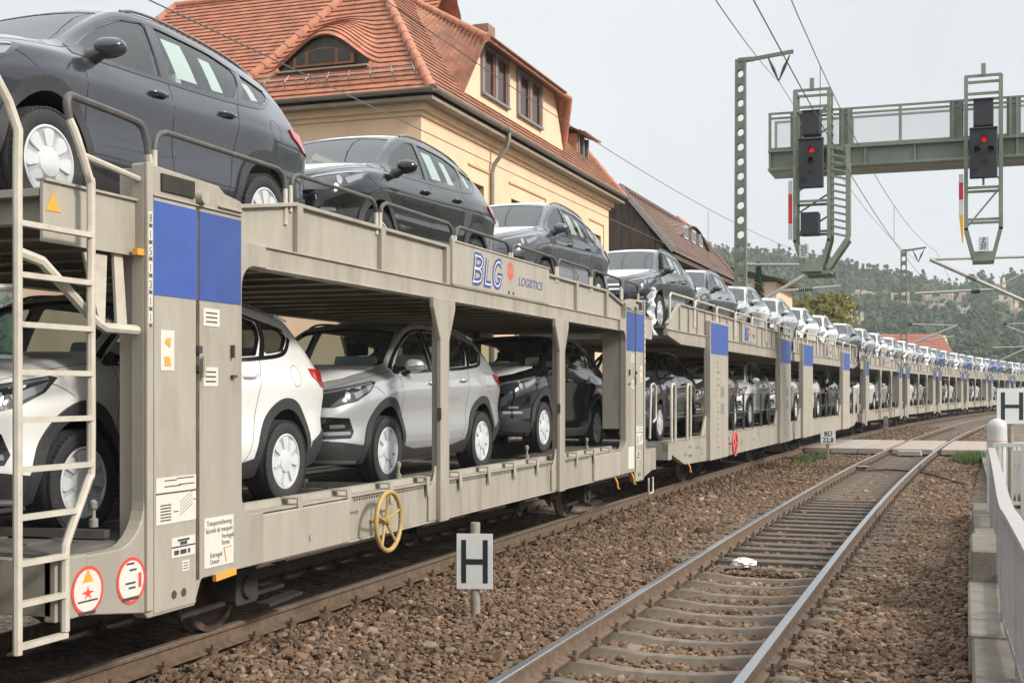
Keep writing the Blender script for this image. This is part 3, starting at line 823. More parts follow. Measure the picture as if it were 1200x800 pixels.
M_BALL = ground_mat('ballast_far', (.13, .10, .078), (.19, .15, .118), (.28, .23, .185), 17)
M_SOIL = ground_mat('soil_and_grass', (.055, .065, .03), (.08, .085, .045), (.13, .11, .07), 3, .3)
GZ = -.19
g = MB(); g.box(-900, 900, -60, 1500, -1.2, -.42); go = g.build('ground', M_SOIL); go['kind'] = 'structure'
strip_mesh('ballast_bed', U_NEAR, [(-9.5, -.40), (-7.6, -.30), (-6.3, GZ-.02), (-4.3, GZ-.02), (-2.6, GZ-.03), (-1.4, GZ-.03), (-.75, GZ-.07), (-.4, GZ-.09), (.4, GZ-.09), (.75, GZ-.07), (1.4, GZ-.03), (2.22, GZ-.02), (3.4, GZ-.02)], -8, 230, 1.0, M_BALL)

# rails
M_RAILSIDE = mat('rail_side', (.135, .092, .062), .8, noise=.3, nscale=14, dirt=(.10, .06, .035), dirt_amt=.6, dscale=5)
M_RAILTOP = mat('rail_top', (.52, .53, .55), .24, metal=.9, noise=.08, nscale=30)
M_RAILTOP2 = mat('rail_top_used', (.30, .25, .21), .45, metal=.5, noise=.2, nscale=20)
def rail_profile():
    return [(-.065, -.16), (-.065, -.148), (-.012, -.128), (-.009, -.045), (-.036, -.030), (-.036, -.008), (-.028, -.001), (.028, -.001), (.036, -.008), (.036, -.030), (.009, -.045), (.012, -.128), (.065, -.148), (.065, -.16)]
def make_rail(u0, off, s0, s1, parent, top):
    pr = rail_profile(); vs = []; fs = []; mi = []; k = len(pr); n = int((s1-s0)/1.5)
    for i in range(n+1):
        s = s0+(s1-s0)*i/n
        for (o, z) in pr:
            u, y, _ = on_track(u0, s, off+o); vs.append((u, y, z))
    for i in range(n):
        for j in range(k):
            a = i*k+j; b = i*k+(j+1) % k; fs.append((a, b, b+k, a+k)); mi.append(1 if j in (6, 7, 5) else 0)
    me = bpy.data.meshes.new('rail'); me.from_pydata(vs, [], fs); me.materials.append(M_RAILSIDE); me.materials.append(top); me.polygons.foreach_set('material_index', mi)
    bm = bmesh.new(); bm.from_mesh(me); bmesh.ops.recalc_face_normals(bm, faces=bm.faces); bm.to_mesh(me); bm.free()
    return link_mesh('rail', me, parent)

M_STEEL = mat('steel_sleeper', (.15, .118, .09), .85, noise=.28, nscale=7, dirt=(.28, .22, .17), dirt_amt=.5, dscale=4)
M_WOOD = mat('wood_sleeper', (.105, .083, .066), .9, noise=.4, nscale=9, dirt=(.14, .10, .07), dirt_amt=.5, dscale=5, bump=.6, bscale=30, stretch=(.2, 1, 1))
M_CLIP = mat('rail_clip', (.12, .075, .05), .8, noise=.3, nscale=20)
def steel_sleeper_mb():
    mb = MB(); xs = [-1.22, -1.14, -1.0, -.75, -.55, -.30, 0, .30, .55, .75, 1.0, 1.14, 1.22]
    def zt(x):
        a = abs(x)
        return -.163 if .60 < a < .9 else (-.163-.045*min(1, (.6-a)/.35) if a <= .6 else -.163-.26*(a-.9)**1.3*1.6)
    vs = []
    for x in xs:
        z = zt(x); vs += [(x, -.130, z-.10), (x, -.062, z), (x, .062, z), (x, .130, z-.10)]
    fs = []
    for i in range(len(xs)-1):
        a = i*4
        for j in range(3): fs.append((a+j, a+j+1, a+j+5, a+j+4))
    fs += [(0, 1, 2, 3), tuple(len(vs)-4+j for j in (3, 2, 1, 0))]
    mb.add(vs, fs)
    return mb
def clips(mb):
    for r in (-.75, .75):
        for e in (-1, 1):
            mb.box(r+e*.072-.03, r+e*.072+.03, -.05, .05, -.165, -.125); mb.lathe([(.0005, -.085), (.018, -.085), (.02, -.13)], 8, 'Z', Matrix.Translation((r+e*.085, 0, 0)))
    return mb
def wood_sleeper_mb(rnd):
    mb = MB(); mb.box(-1.28, 1.28, -.125, .125, -.36, -.168)
    for r in (-.75, .75): mb.mat(1).box(r-.17, r+.17, -.075, .075, -.168, -.158); mb.mat(0)
    return mb
_sp = None
def sleeper_protos():
    a = steel_sleeper_mb(); a.mat(1); clips(a); ao = a.build('sleeper', [M_STEEL, M_CLIP], smooth=40, )
    w = wood_sleeper_mb(random.Random(1)); w.mat(1); clips(w); wo = w.build('sleeper', [M_WOOD, M_CLIP], bevel=.008)
    return ao, wo
SL_STEEL, SL_WOOD = sleeper_protos()
SLEEPERS = {}
def make_track(u0, s0, s1, label, woodzone, top, skipzone=None, limit=100, spacing=.63):
    t = thing('railway_track', label, 'railway track', (0, 0, 0))
    make_rail(u0, -.75, s0, s1, t, top); make_rail(u0, .75, s0, s1, t, top)
    rnd = random.Random(int(u0*10)); s = s0+.3; i = 0; rest = []; spots = SLEEPERS.setdefault(u0, [])
    while s < s1:
        wood = woodzone and woodzone[0] < s < woodzone[1]
        if not (skipzone and skipzone[0] < s < skipzone[1]):
            spots.append((s, wood))
            u, y, rz = on_track(u0, s)
            p = (SL_WOOD if wood else SL_STEEL)
            if s > 2 and i < limit:
                c = p.copy(); COL.objects.link(c); c.parent = t
                c.location = (u, y, rnd.uniform(-.012, .004)-(.006 if wood else 0)); c.rotation_euler = (0, rnd.uniform(-.004, .004), rz+rnd.uniform(-.012, .012)); i += 1
            elif s > 2: rest.append((u, y, rz))
        s += (spacing if not wood else spacing*.98)
    if rest:
        mb = MB()
        for (u, y, rz) in rest:
            src = steel_sleeper_mb(); Mx = Matrix.Translation((u, y, 0)) @ Matrix.Rotation(rz, 4, 'Z'); mb.add(src.v, src.f, Mx)
        o = mb.build('sleeper', M_STEEL, t); o['kind'] = 'stuff'
    return t
make_track(U_NEAR, -6, 185, 'empty railway track with shiny rails and brown sleepers in front of the train', (14.6, 25.5), M_RAILTOP, (42.9, 50.6))
make_track(U_TRAIN, -8, 185, 'dark railway track with rusty rails carrying the car train', None, M_RAILTOP2, (42.9, 50.6), limit=60)
bpy.data.objects.remove(SL_STEEL); bpy.data.objects.remove(SL_WOOD)

# loose ballast stones, real geometry near the camera
def rock_variants(rnd, n=14):
    out = []
    for _ in range(n):
        bm = bmesh.new(); bmesh.ops.create_icosphere(bm, subdivisions=1, radius=1)
        sx, sy, sz = rnd.uniform(.8, 1.3), rnd.uniform(.6, 1.0), rnd.uniform(.5, .85)
        for v in bm.verts:
            k = rnd.uniform(.72, 1.15); v.co = Vector((v.co.x*sx*k, v.co.y*sy*k, v.co.z*sz*k))
        # flatten a few sides for broken-stone facets
        for _ in range(3):
            nrm = Vector((rnd.gauss(0, 1), rnd.gauss(0, 1), rnd.gauss(0, 1))).normalized(); d = rnd.uniform(.45, .7)
            for v in bm.verts:
                h = v.co.dot(nrm)
                if h > d: v.co -= nrm*(h-d)
        bm.verts.ensure_lookup_table()
        out.append((np.array([v.co[:] for v in bm.verts]), np.array([[v.index for v in f.verts] for f in bm.faces]))); bm.free()
    return out
def scatter_stones(name, zones, m, seed):
    rng = np.random.default_rng(seed); rnd = random.Random(seed); var = rock_variants(rnd)
    P = []; S = []
    for (u0, o0, o1, s0, s1, dens, size, zf) in zones:
        n = int(dens*(o1-o0)*(s1-s0)); o = rng.uniform(o0, o1, n); s = rng.uniform(s0, s1, n)
        for a, b in zip(o, s):
            z = zf(a, b)
            if z is None: continue
            u, y, _ = on_track(u0, b, a); P.append((u, y, z)); S.append(size*math.exp(rng.normal(0, .34)))
    P = np.array(P); S = np.array(S); N = len(P)
    vi = rng.integers(0, len(var), N)
    V = []; F = []; base = 0
    ang = rng.uniform(0, 2*PI, (N, 3))
    for k, (vv, ff) in enumerate(var):
        idx = np.where(vi == k)[0]
        if not len(idx): continue
        a, b = ang[idx, 0], (ang[idx, 1]-PI)*.25
        ca, sa, cb, sb = np.cos(a), np.sin(a), np.cos(b), np.sin(b)
        x = vv[None, :, 0]; y = vv[None, :, 1]; z = vv[None, :, 2]
        y2 = y*cb[:, None]-z*sb[:, None]; z2 = y*sb[:, None]+z*cb[:, None]
        x3 = x*ca[:, None]-y2*sa[:, None]; y3 = x*sa[:, None]+y2*ca[:, None]
        co = np.stack([x3, y3, z2], -1)*S[idx][:, None, None]+P[idx][:, None, :]
        V.append(co.reshape(-1, 3)); nv = len(vv)
        fo = ff[None]+(base+np.arange(len(idx))*nv)[:, None, None]; F.append(fo.reshape(-1, 3)); base += len(idx)*nv
    V = np.concatenate(V).astype(np.float32); F = np.concatenate(F).astype(np.int32)
    me = bpy.data.meshes.new(name); me.vertices.add(len(V)); me.vertices.foreach_set('co', V.ravel())
    me.loops.add(F.size); me.loops.foreach_set('vertex_index', F.ravel()); me.polygons.add(len(F))
    me.polygons.foreach_set('loop_start', np.arange(0, F.size, 3, dtype=np.int32))
    me.update(calc_edges=True); me.validate(); me.shade_flat(); me.materials.append(m)
    o = link_mesh(name, me); return o
def stone_mat():
    m = bpy.data.materials.new('ballast_stone'); m.use_nodes = True
    nt = m.node_tree; N = nt.nodes; L = nt.links; b = N['Principled BSDF']; b.inputs['Roughness'].default_value = .92; b.inputs['Specular IOR Level'].default_value = .25
    ge = N.new('ShaderNodeNewGeometry')
    r = N.new('ShaderNodeValToRGB'); e = r.color_ramp.elements
    e[0].position = 0; e[0].color = (.13, .10, .08, 1); e[1].position = 1; e[1].color = (.40, .34, .28, 1)
    for p, c in ((.2, (.155, .115, .085)), (.45, (.205, .150, .112)), (.62, (.175, .145, .125)), (.75, (.25, .165, .11)), (.88, (.235, .205, .18)), (.97, (.33, .27, .215))):
        x = e.new(p); x.color = (*c, 1)
    L.new(ge.outputs['Random Per Island'], r.inputs['Fac'])
    tc = N.new('ShaderNodeTexCoord'); n = N.new('ShaderNodeTexNoise'); n.inputs['Scale'].default_value = 1.1; n.inputs['Detail'].default_value = 5
    L.new(tc.outputs['Object'], n.inputs['Vector'])
    r2 = N.new('ShaderNodeValToRGB'); r2.color_ramp.elements[0].position = .35; r2.color_ramp.elements[0].color = (.64, .56, .48, 1); r2.color_ramp.elements[1].position = .68; r2.color_ramp.elements[1].color = (.92, .80, .69, 1)
    L.new(n.outputs['Fac'], r2.inputs['Fac'])
    mx = N.new('ShaderNodeMix'); mx.data_type = 'RGBA'; mx.blend_type = 'MULTIPLY'; mx.inputs['Factor'].default_value = 1
    L.new(r.outputs['Color'], mx.inputs['A']); L.new(r2.outputs['Color'], mx.inputs['B']); L.new(mx.outputs['Result'], b.inputs['Base Color'])
    return m
M_STONE = stone_mat()
rz_ = random.Random(2)
def z_near(o, s):       # o from the near track centre
    for r in (-.75, .75):
        if abs(o-r) < .085: return None
    a = abs(o)
    ps = SLEEPERS[U_NEAR]; lo = 0; hi = len(ps)-1
    while hi-lo > 1:
        mid = (lo+hi)//2
        if ps[mid][0] < s: lo = mid
        else: hi = mid
    dist = min(abs(ps[lo][0]-s), abs(ps[hi][0]-s)); wd_ = ps[lo][1]
    if a < 1.18 and dist < (.105 if wd_ else .075) and rz_.random() < (.90 if a < .75 else (.62 if s < 26 else .3)): return None
    if wd_ and a < .68: return GZ-.045+rz_.uniform(-.03, .012)
    inside = a < .66
    sl = (s+5.7) % .63
    z = GZ+.0+rz_.uniform(-.03, .012)
    if 14.6 < s < 25.5: return z-.005
    ph = abs(((s+5.7) % .63)-.0)
    if inside: return GZ-.065+rz_.uniform(-.03, .012)
    if .66 <= a < 1.25: return GZ-.02+rz_.uniform(-.03, .012)
    return GZ+.0+rz_.uniform(-.03, .015)
def z_train(o, s):
    for r in (-.75, .75):
        if abs(o-r) < .085: return None
    return GZ-.04+rz_.uniform(-.03, .01)
st = scatter_stones('ballast_gravel', [
    (U_NEAR, -3.4, 2.16, 3.5, 13, 820, .030, z_near), (U_NEAR, -3.4, 2.16, 13, 24, 560, .034, z_near), (U_NEAR, -3.4, 2.16, 24, 42.5, 290, .040, z_near), (U_NEAR, -3.4, 2.16, 51, 75, 110, .055, z_near),
    (U_TRAIN, -1.6, 1.0, 5, 22, 200, .042, z_train), (U_TRAIN, .4, 1.2, 22, 60, 150, .05, z_train)], M_STONE, 4)
tag(st, 'brown crushed stone ballast around the rails and sleepers', 'gravel', kind='stuff')
# ------------------------------------------------------------------ crossing, kerb, fence, signs
F_PX = 1505.0
def at(px, py, Y):
    """world point seen at photo pixel (px, py) at camera depth Y (used only to read positions off the photograph)"""
    X = (px-600)/F_PX*Y; z = CAM_H+(457-py)/F_PX*Y
    return Vector((X*math.cos(TH)-Y*math.sin(TH), X*math.sin(TH)+Y*math.cos(TH), z))
M_CONC = mat('concrete', (.215, .19, .155), .9, noise=.18, nscale=5, dirt=(.10, .08, .06), dirt_amt=.7, dscale=3, bump=.25, bscale=40)
M_CONCD = mat('concrete_dark', (.14, .12, .10), .9, noise=.2, nscale=5, dirt=(.08, .065, .05), dirt_amt=.6, dscale=3, bump=.25, bscale=40)
M_SLABP = mat('slab_pink', (.36, .29, .245), .9, noise=.10, nscale=3, dirt=(.28, .22, .18), dirt_amt=.4)
M_SLABG = mat('slab_grey', (.36, .335, .31), .9, noise=.10, nscale=3, dirt=(.24, .2, .17), dirt_amt=.4)
M_GALV = mat('galvanised_steel', (.32, .305, .305), .5, metal=.2, noise=.12, nscale=6, dirt=(.40, .33, .28), dirt_amt=.3)
M_WHITEP = mat('white_paint', (.50, .49, .47), .5, noise=.05, nscale=6, dirt=(.45, .38, .30), dirt_amt=.25)
M_POST = mat('sign_post', (.24, .22, .17), .6, noise=.15, nscale=10)
M_SIGNW = mat('sign_white', (.56, .575, .575), .5, noise=.05, nscale=8, dirt=(.45, .42, .36), dirt_amt=.25)
M_SIGNB = mat('sign_black', (.012, .013, .016), .5)

# crossing of slabs
cr = thing('plank_crossing', 'low crossing of pink and grey slabs over both tracks', 'level crossing')
def slab_row(o0, o1, n, s0, s1):
    for i in range(n):
        a = o0+(o1-o0)*i/n+.012; c = o0+(o1-o0)*(i+1)/n-.012
        mb = MB(); pts = []
        for (o, s) in ((a, s0), (c, s0), (c, s1), (a, s1)): u, y, _ = on_track(U_NEAR, s, o); pts.append((u, y))
        mb.prism(pts, -.16, .012, 'XY'); mb.build('slab', M_SLABP if (i*7+int(o0*3)) % 3 else M_SLABG, cr, bevel=.012)
for sa_, sb_ in ((43.0, 45.48), (45.5, 47.98), (48.0, 50.5)): slab_row(-.64, .64, 1, sa_, sb_); slab_row(.86, 2.5, 1, sa_, sb_); slab_row(-3.42, -.86, 3, sa_, sb_); slab_row(-4.9, -3.55, 1, sa_, sb_); slab_row(2.5, 9, 3, sa_, sb_)
b = MB(); u, y, rz = on_track(U_NEAR, 42.6, -.05); b.prism([(-.35, -.02), (.35, -.02), (.38, -.19), (-.38, -.19)], -.18, .18, 'XZ', Matrix.Translation((u, y, 0)) @ Matrix.Rotation(rz, 4, 'Z')); b.build('end_block', M_SLABG, cr, bevel=.02)

# kerb wall, path and grass on the right
kb = thing('kerb_wall', 'low stained concrete kerb wall below the fence', 'kerb', (0, 0, 0))
for (ya, yb, x0, x1, zt) in ((-1.5, 3.2, .05, .45, .10), (3.2, 7.6, .05, .45, .10), (7.6, 9.9, .05, .45, .10), (9.9, 12.6, .03, .45, .13), (12.6, 14.1, .06, .46, .42), (14.1, 15.8, .10, .46, .30), (15.8, 22.5, .12, .50, .04)):
    b = MB(); b.box(x0, x1, ya+.006, yb-.006, -.5, zt); b.build('kerb_stone', M_CONC if zt > .12 else M_CONCD, kb, bevel=.018)
M_PATH = mat('path_asphalt', (.16, .145, .125), .9, noise=.15, nscale=2, bump=.3, bscale=60)
b = MB(); b.box(.46, 9, -6, 42.9, -.5, .02); p = b.build('path', M_PATH); p['kind'] = 'structure'
M_GRASS = mat('grass_blade', (.075, .125, .028), .8, noise=.5, nscale=5)
def grass_patch(name, label, cx, cy, rx, ry, z, n, h, seed):
    rnd = random.Random(seed); mb = MB()
    for _ in range(n):
        a = rnd.uniform(0, 2*PI); r = math.sqrt(rnd.random()); x = cx+rx*r*math.cos(a); y = cy+ry*r*math.sin(a); t = rnd.uniform(0, 2*PI); hh = h*rnd.uniform(.4, 1.2); w = .012
        l = Vector((math.cos(t), math.sin(t), 0)); q = Vector((rnd.gauss(0, .4), rnd.gauss(0, .4), 1))*hh; p = Vector((x, y, z))
        mb.add([p-l*w, p+l*w, p+q*.6+l*w*.6, p+q], [(0, 1, 2, 3)])
    return tag(mb.build(name, M_GRASS), label, 'grass', kind='stuff')
grass_patch('grass', 'grass beside the path behind the white railing', 1.8, 22.5, 1.3, 1.0, .02, 3500, .16, 1)
grass_patch('grass', 'grass tufts at the right end of the crossing', .35, 39.5, .65, 1.8, -.2, 2600, .30, 2)
grass_patch('grass', 'weeds around the small sign post by the crossing', -4.35, 39.5, .35, 3.0, -.22, 1200, .16, 3)

# fence: near run along the track, turning off to the right at the far end
fn = thing('metal_fence', 'grey metal guard fence with a flat handrail along the kerb', 'fence')
RUN = [(.44, -1.0), (.40, 3.0), (.36, 6.4), (.31, 9.2), (.29, 10.4), (.33, 14.5), (.38, 20.2)]
RUNP = catmull([(x, y, 0) for x, y in RUN], 6)
b = MB()
for i in range(len(RUNP)-1):
    a, c = RUNP[i], RUNP[i+1]; b.bar((a.x, a.y, 1.03), (c.x, c.y, 1.03), .095, .035)
b.build('handrail', mat('handrail_grey', (.40, .365, .355), .5, metal=.1, noise=.08, nscale=8, dirt=(.5, .36, .32), dirt_amt=.3), fn)
b = MB()
for i in range(len(RUNP)-1):
    a, c = RUNP[i], RUNP[i+1]; b.bar((a.x, a.y, .19), (c.x, c.y, .19), .04, .05)
b.build('bottom_rail', M_GALV, fn)
b = MB(); acc = 0; last = RUNP[0]
for i in range(len(RUNP)-1):
    a, c = RUNP[i], RUNP[i+1]; n = max(1, int((c-a).length/.115))
    for j in range(n): p = a+(c-a)*(j/n); b.box(p.x-.020, p.x+.020, p.y-.010, p.y+.010, .18, 1.02)
o = b.build('fence_bars', M_GALV, fn)
for y in (.5, 2.5, 4.5, 6.5, 8.5, 10.5, 12.5, 14.5, 16.5, 18.5, 20.1):
    k = min(range(len(RUNP)), key=lambda q: abs(RUNP[q].y-y)); p = RUNP[k]
    b = MB(); b.box(p.x-.03, p.x+.03, y-.03, y+.03, .0, 1.01); b.box(p.x+.03, p.x+.10, y-.06, y+.06, .10, .16); b.build('post', M_GALV, fn)
fb = thing('white_railing', 'white railing with upright bars running off to the right', 'fence')
x0, y0 = .40, 20.4
b = MB(); b.bar((x0, y0, 1.08), (6, y0+.5, 1.08), .05, .06); b.bar((x0, y0, .22), (6, y0+.5, .22), .05, .05); b.build('rails', M_WHITEP, fb)
b = MB()
for i in range(84): t = i/84; x = x0+(6-x0)*t; y = y0+.5*t; b.box(x-.012, x+.012, y-.012, y+.012, .22, 1.08)
b.build('fence_bars', M_WHITEP, fb)
for i in range(4): t = (i+.3)/4; x = x0+(6-x0)*t; y = y0+.5*t; b = MB(); b.box(x-.03, x+.03, y-.03, y+.03, .0, 1.1); b.build('post', M_WHITEP, fb)
pil = thing('rounded_post', 'thick white post with a rounded top at the fence corner', 'post', (.47, 20.9, 0))
b = MB(); r = .145
b.lathe([(r+.01, 0), (r, .03), (r, 1.32)]+[(r*math.cos(a), 1.32+r*math.sin(a)) for a in [PI/2*i/8 for i in range(1, 9)]], 32, 'Z'); b.build('body', M_WHITEP, pil, smooth=50)
b = MB(); b.lathe([(r+.001, 1.12), (r+.004, 1.125), (r+.004, 1.135), (r+.001, 1.14)], 32, 'Z'); b.build('band', mat('faded_band', (.62, .40, .34), .6), pil, smooth=50)

# stop boards with H
def h_board(loc, label, w, h, ztop, post_h, rz, post_r, m_post):
    t = thing('stop_board', label, 'railway sign', loc, rz, 'H stop boards')
    p = MB(); p.lathe([(post_r, 0), (post_r, post_h-.01), (post_r*.9, post_h), (.0005, post_h)], 18, 'Z'); p.build('post', m_post, t, smooth=50)
    b = MB(); y = -post_r-.012; b.box(-w/2, w/2, y, y+.012, ztop-h, ztop); b.box(-w*.30, w*.30, y+.012, y+.03, ztop-h*.35, ztop-h*.28)
    s = b.build('plate', M_SIGNW, t, bevel=.002)
    q = MB(); yy = y-.0025; sw = w*.135
    q.box(-w*.30-sw/2, -w*.30+sw/2, yy, y-.0005, ztop-h*.89, ztop-h*.11); q.box(w*.30-sw/2, w*.30+sw/2, yy, y-.0005, ztop-h*.89, ztop-h*.11); q.box(-w*.30+sw/2, w*.30-sw/2, yy, y-.0005, ztop-h*.555, ztop-h*.455)
    q.build('letter', M_SIGNB, s)
    return t
pH = at(557, 700, 11.9)
h_board((pH.x, pH.y, -.22), 'H stop board on a short stub post in the ballast between the tracks', .335, .51, .79, .89, .24, .045, mat('stub_post', (.26, .23, .19), .7, noise=.2, nscale=9))
pH = at(1184.5, 560, 19.6)
h_board((pH.x, pH.y, -.05), 'H stop board on a tall post behind the white railing', .46, .54, 1.97, 1.95, .32, .04, M_POST)
# small kilometre sign
pB = at(970, 538, 38.3)
t = thing('crossing_sign', 'small white sign reading BÜ on a low post left of the crossing', 'railway sign', (pB.x, pB.y, -.25), .30)
b = MB(); b.box(-.04, .04, -.03, .03, 0, .62); b.build('post', mat('sign_stake', (.20, .165, .12), .8), t)
b = MB(); b.box(-.22, .22, -.05, -.035, .55, .95); s = b.build('plate', M_SIGNW, t, bevel=.004)
for txt, z in (('BÜ', .775), ('22,8', .595)):
    o = text_mesh(txt, .20, 'lettering', M_SIGNB, s, align='CENTER', bold=.004, narrow=.95); o.location = (0, -.052, z); o.rotation_euler = (PI/2, 0, 0)
pB = at(1038, 511, 52)
t = thing('marker_post', 'short concrete marker post beside the train beyond the crossing', 'post', (pB.x, pB.y, -.3), .1)
b = MB(); b.box(-.09, .09, -.09, .09, 0, 1.15); b.build('stake', M_CONC, t, bevel=.02)
b = MB(); b.box(-.09-.003, .09+.003, -.093, .093, .78, .81); b.build('band', M_CONCD, t)
# bag, switch box, cable
bm = bmesh.new(); bmesh.ops.create_icosphere(bm, subdivisions=3, radius=1)
rnd = random.Random(9)
from mathutils import noise as mnoise
for v in bm.verts:
    k = 1+.45*mnoise.noise(v.co*2.3)+.25*mnoise.noise(v.co*5.1); v.co = Vector((v.co.x*.13*k, v.co.y*.10*k, max(-.04, v.co.z*.06*k)))
me = bpy.data.meshes.new('plastic_bag'); bm.to_mesh(me); bm.free(); me.materials.append(mat('bag_white', (.74, .70, .65), .45, bump=.4, bscale=30))
o = link_mesh('plastic_bag', me); pb = at(873, 650, 14.9); o.location = (pb.x, pb.y, -.11); o.rotation_euler = (0, 0, .5)
tag(o, 'crumpled white plastic bag lying between the rails', 'litter bag')
pb = at(1005, 556, 33.0)
t = thing('track_box', 'small dark contact box clamped to the right rail', 'track box', (pb.x+.05, pb.y, -.15), -.02)
b = MB(); b.box(-.16, .20, -.16, .16, -.08, .08); b.build('body', M_RAILSIDE, t, bevel=.02); b = MB(); b.box(-.19, .23, -.19, .19, .08, .10); b.build('lid', mat('box_lid', (.30, .23, .17), .7), t, bevel=.01)
b = MB(); b.tube(catmull([(pb.x+.25, pb.y, -.16), (pb.x+.7, pb.y+.25, -.15), (pb.x+1.1, pb.y-.1, -.14), (pb.x+1.7, pb.y-.9, -.15), (0, 29.5, -.14)], 6), .022, 6)
tag(b.build('cable', mat('cable_black', (.02, .02, .02), .6), smooth=60), 'black cable lying on the ballast from the contact box', 'cable')
b = MB(); p1 = at(940, 545, 40); b.bar((p1.x-.5, p1.y-1.5, -.16), (p1.x+.9, p1.y-1.1, -.16), .16, .05)
tag(b.build('old_plank', mat('old_wood', (.035, .028, .022), .9)), 'dark plank lying on the ballast near the small sign', 'plank')

# ------------------------------------------------------------------ signal gantry
M_GRN = mat('gantry_green', (.20, .235, .185), .55, noise=.12, nscale=2.5, dirt=(.12, .11, .08), dirt_amt=.5, dscale=1.5)
M_GRND = mat('gantry_green_dark', (.12, .14, .10), .6, noise=.2, nscale=4)
M_SIG = mat('signal_black', (.022, .024, .030), .6, noise=.15, nscale=6)
M_MESH = glass_mat('wire_mesh_panel', (.93, .93, .92), .16, (.4, .42, .4))
gs = 33.0
def gz(py, Y): return CAM_H+(457-py)/F_PX*Y
def gu(px): r = (px-600)/F_PX; return gs*(r*math.cos(TH)-math.sin(TH))/(math.cos(TH)+r*math.sin(TH))
def gY(u): return gs*math.cos(TH)-u*math.sin(TH)
gt = thing('signal_gantry', 'green steel signal gantry reaching over the tracks from the right', 'signal gantry', (0, 0, 0))
uL, uR = gu(901), 6.4
zb_, zm, zt_ = gz(200, gY(uL)), gz(178, gY(uL)), gz(134, gY(uL))
b = MB()
b.box(uL, uR, gs-.05, gs, zb_, zm-.02); b.box(uL, uR, gs-.22, gs-.0, zb_-.03, zb_+.02); b.box(uL, uR, gs-.18, gs, zm-.05, zm)
b.box(uL, uR, gs+1.1, gs+1.15, zb_, zm); b.box(uL, uR, gs, gs+1.15, zb_-.04, zb_-.0)
for i in range(10): u = uL+.02+(uR-uL)*i/9.5; b.box(u, u+.05, gs-.14, gs-.02, zb_, zm)
b.build('girder', M_GRN, gt, bevel=.004)
b = MB()
stations = [uL+.03, gu(931), gu(938), gu(987), gu(995), gu(1055), gu(1117), gu(1126), gu(1184), gu(1192), 1.6+.5, 3.0, 4.4, uR-.05]
for u in stations: b.box(u-.035, u+.035, gs-.04, gs+.03, zm, zt_+.02)
for u in (gu(931)+.06, gu(991), gu(1121), gu(1188)): b.box(u-.16, u+.16, gs+.0, gs+.05, zm, zt_-.02)
for yy in (gs, gs+1.1):
    for z in ((zt_, zt_-.12, zm+.06) if yy == gs else (zt_,)): b.box(uL, uR, yy-.025, yy+.025, z-.025, z+.025)
for u in stations[::2]: b.box(u-.03, u+.03, gs+1.07, gs+1.13, zm, zt_)
b.build('railing', M_GRN, gt)
ms = MB(); ms.add([(uL+.1, gs+.055, zm+.1), (uR, gs+.055, zm+.1), (uR, gs+.055, zt_-.15), (uL+.1, gs+.055, zt_-.15)], [(0, 1, 2, 3)]); ms.build('mesh_panel', M_MESH, gt)
b = MB()
b.box(uR-.3, uR+.3, gs+.1, gs+.9, -.4, zt_+.3); b.build('column', M_GRN, gt, bevel=.01)
b = MB(); b.box(uL, uR, gs+.05, gs+1.08, zm-.03, zm); b.build('walkway', M_GRND, gt)
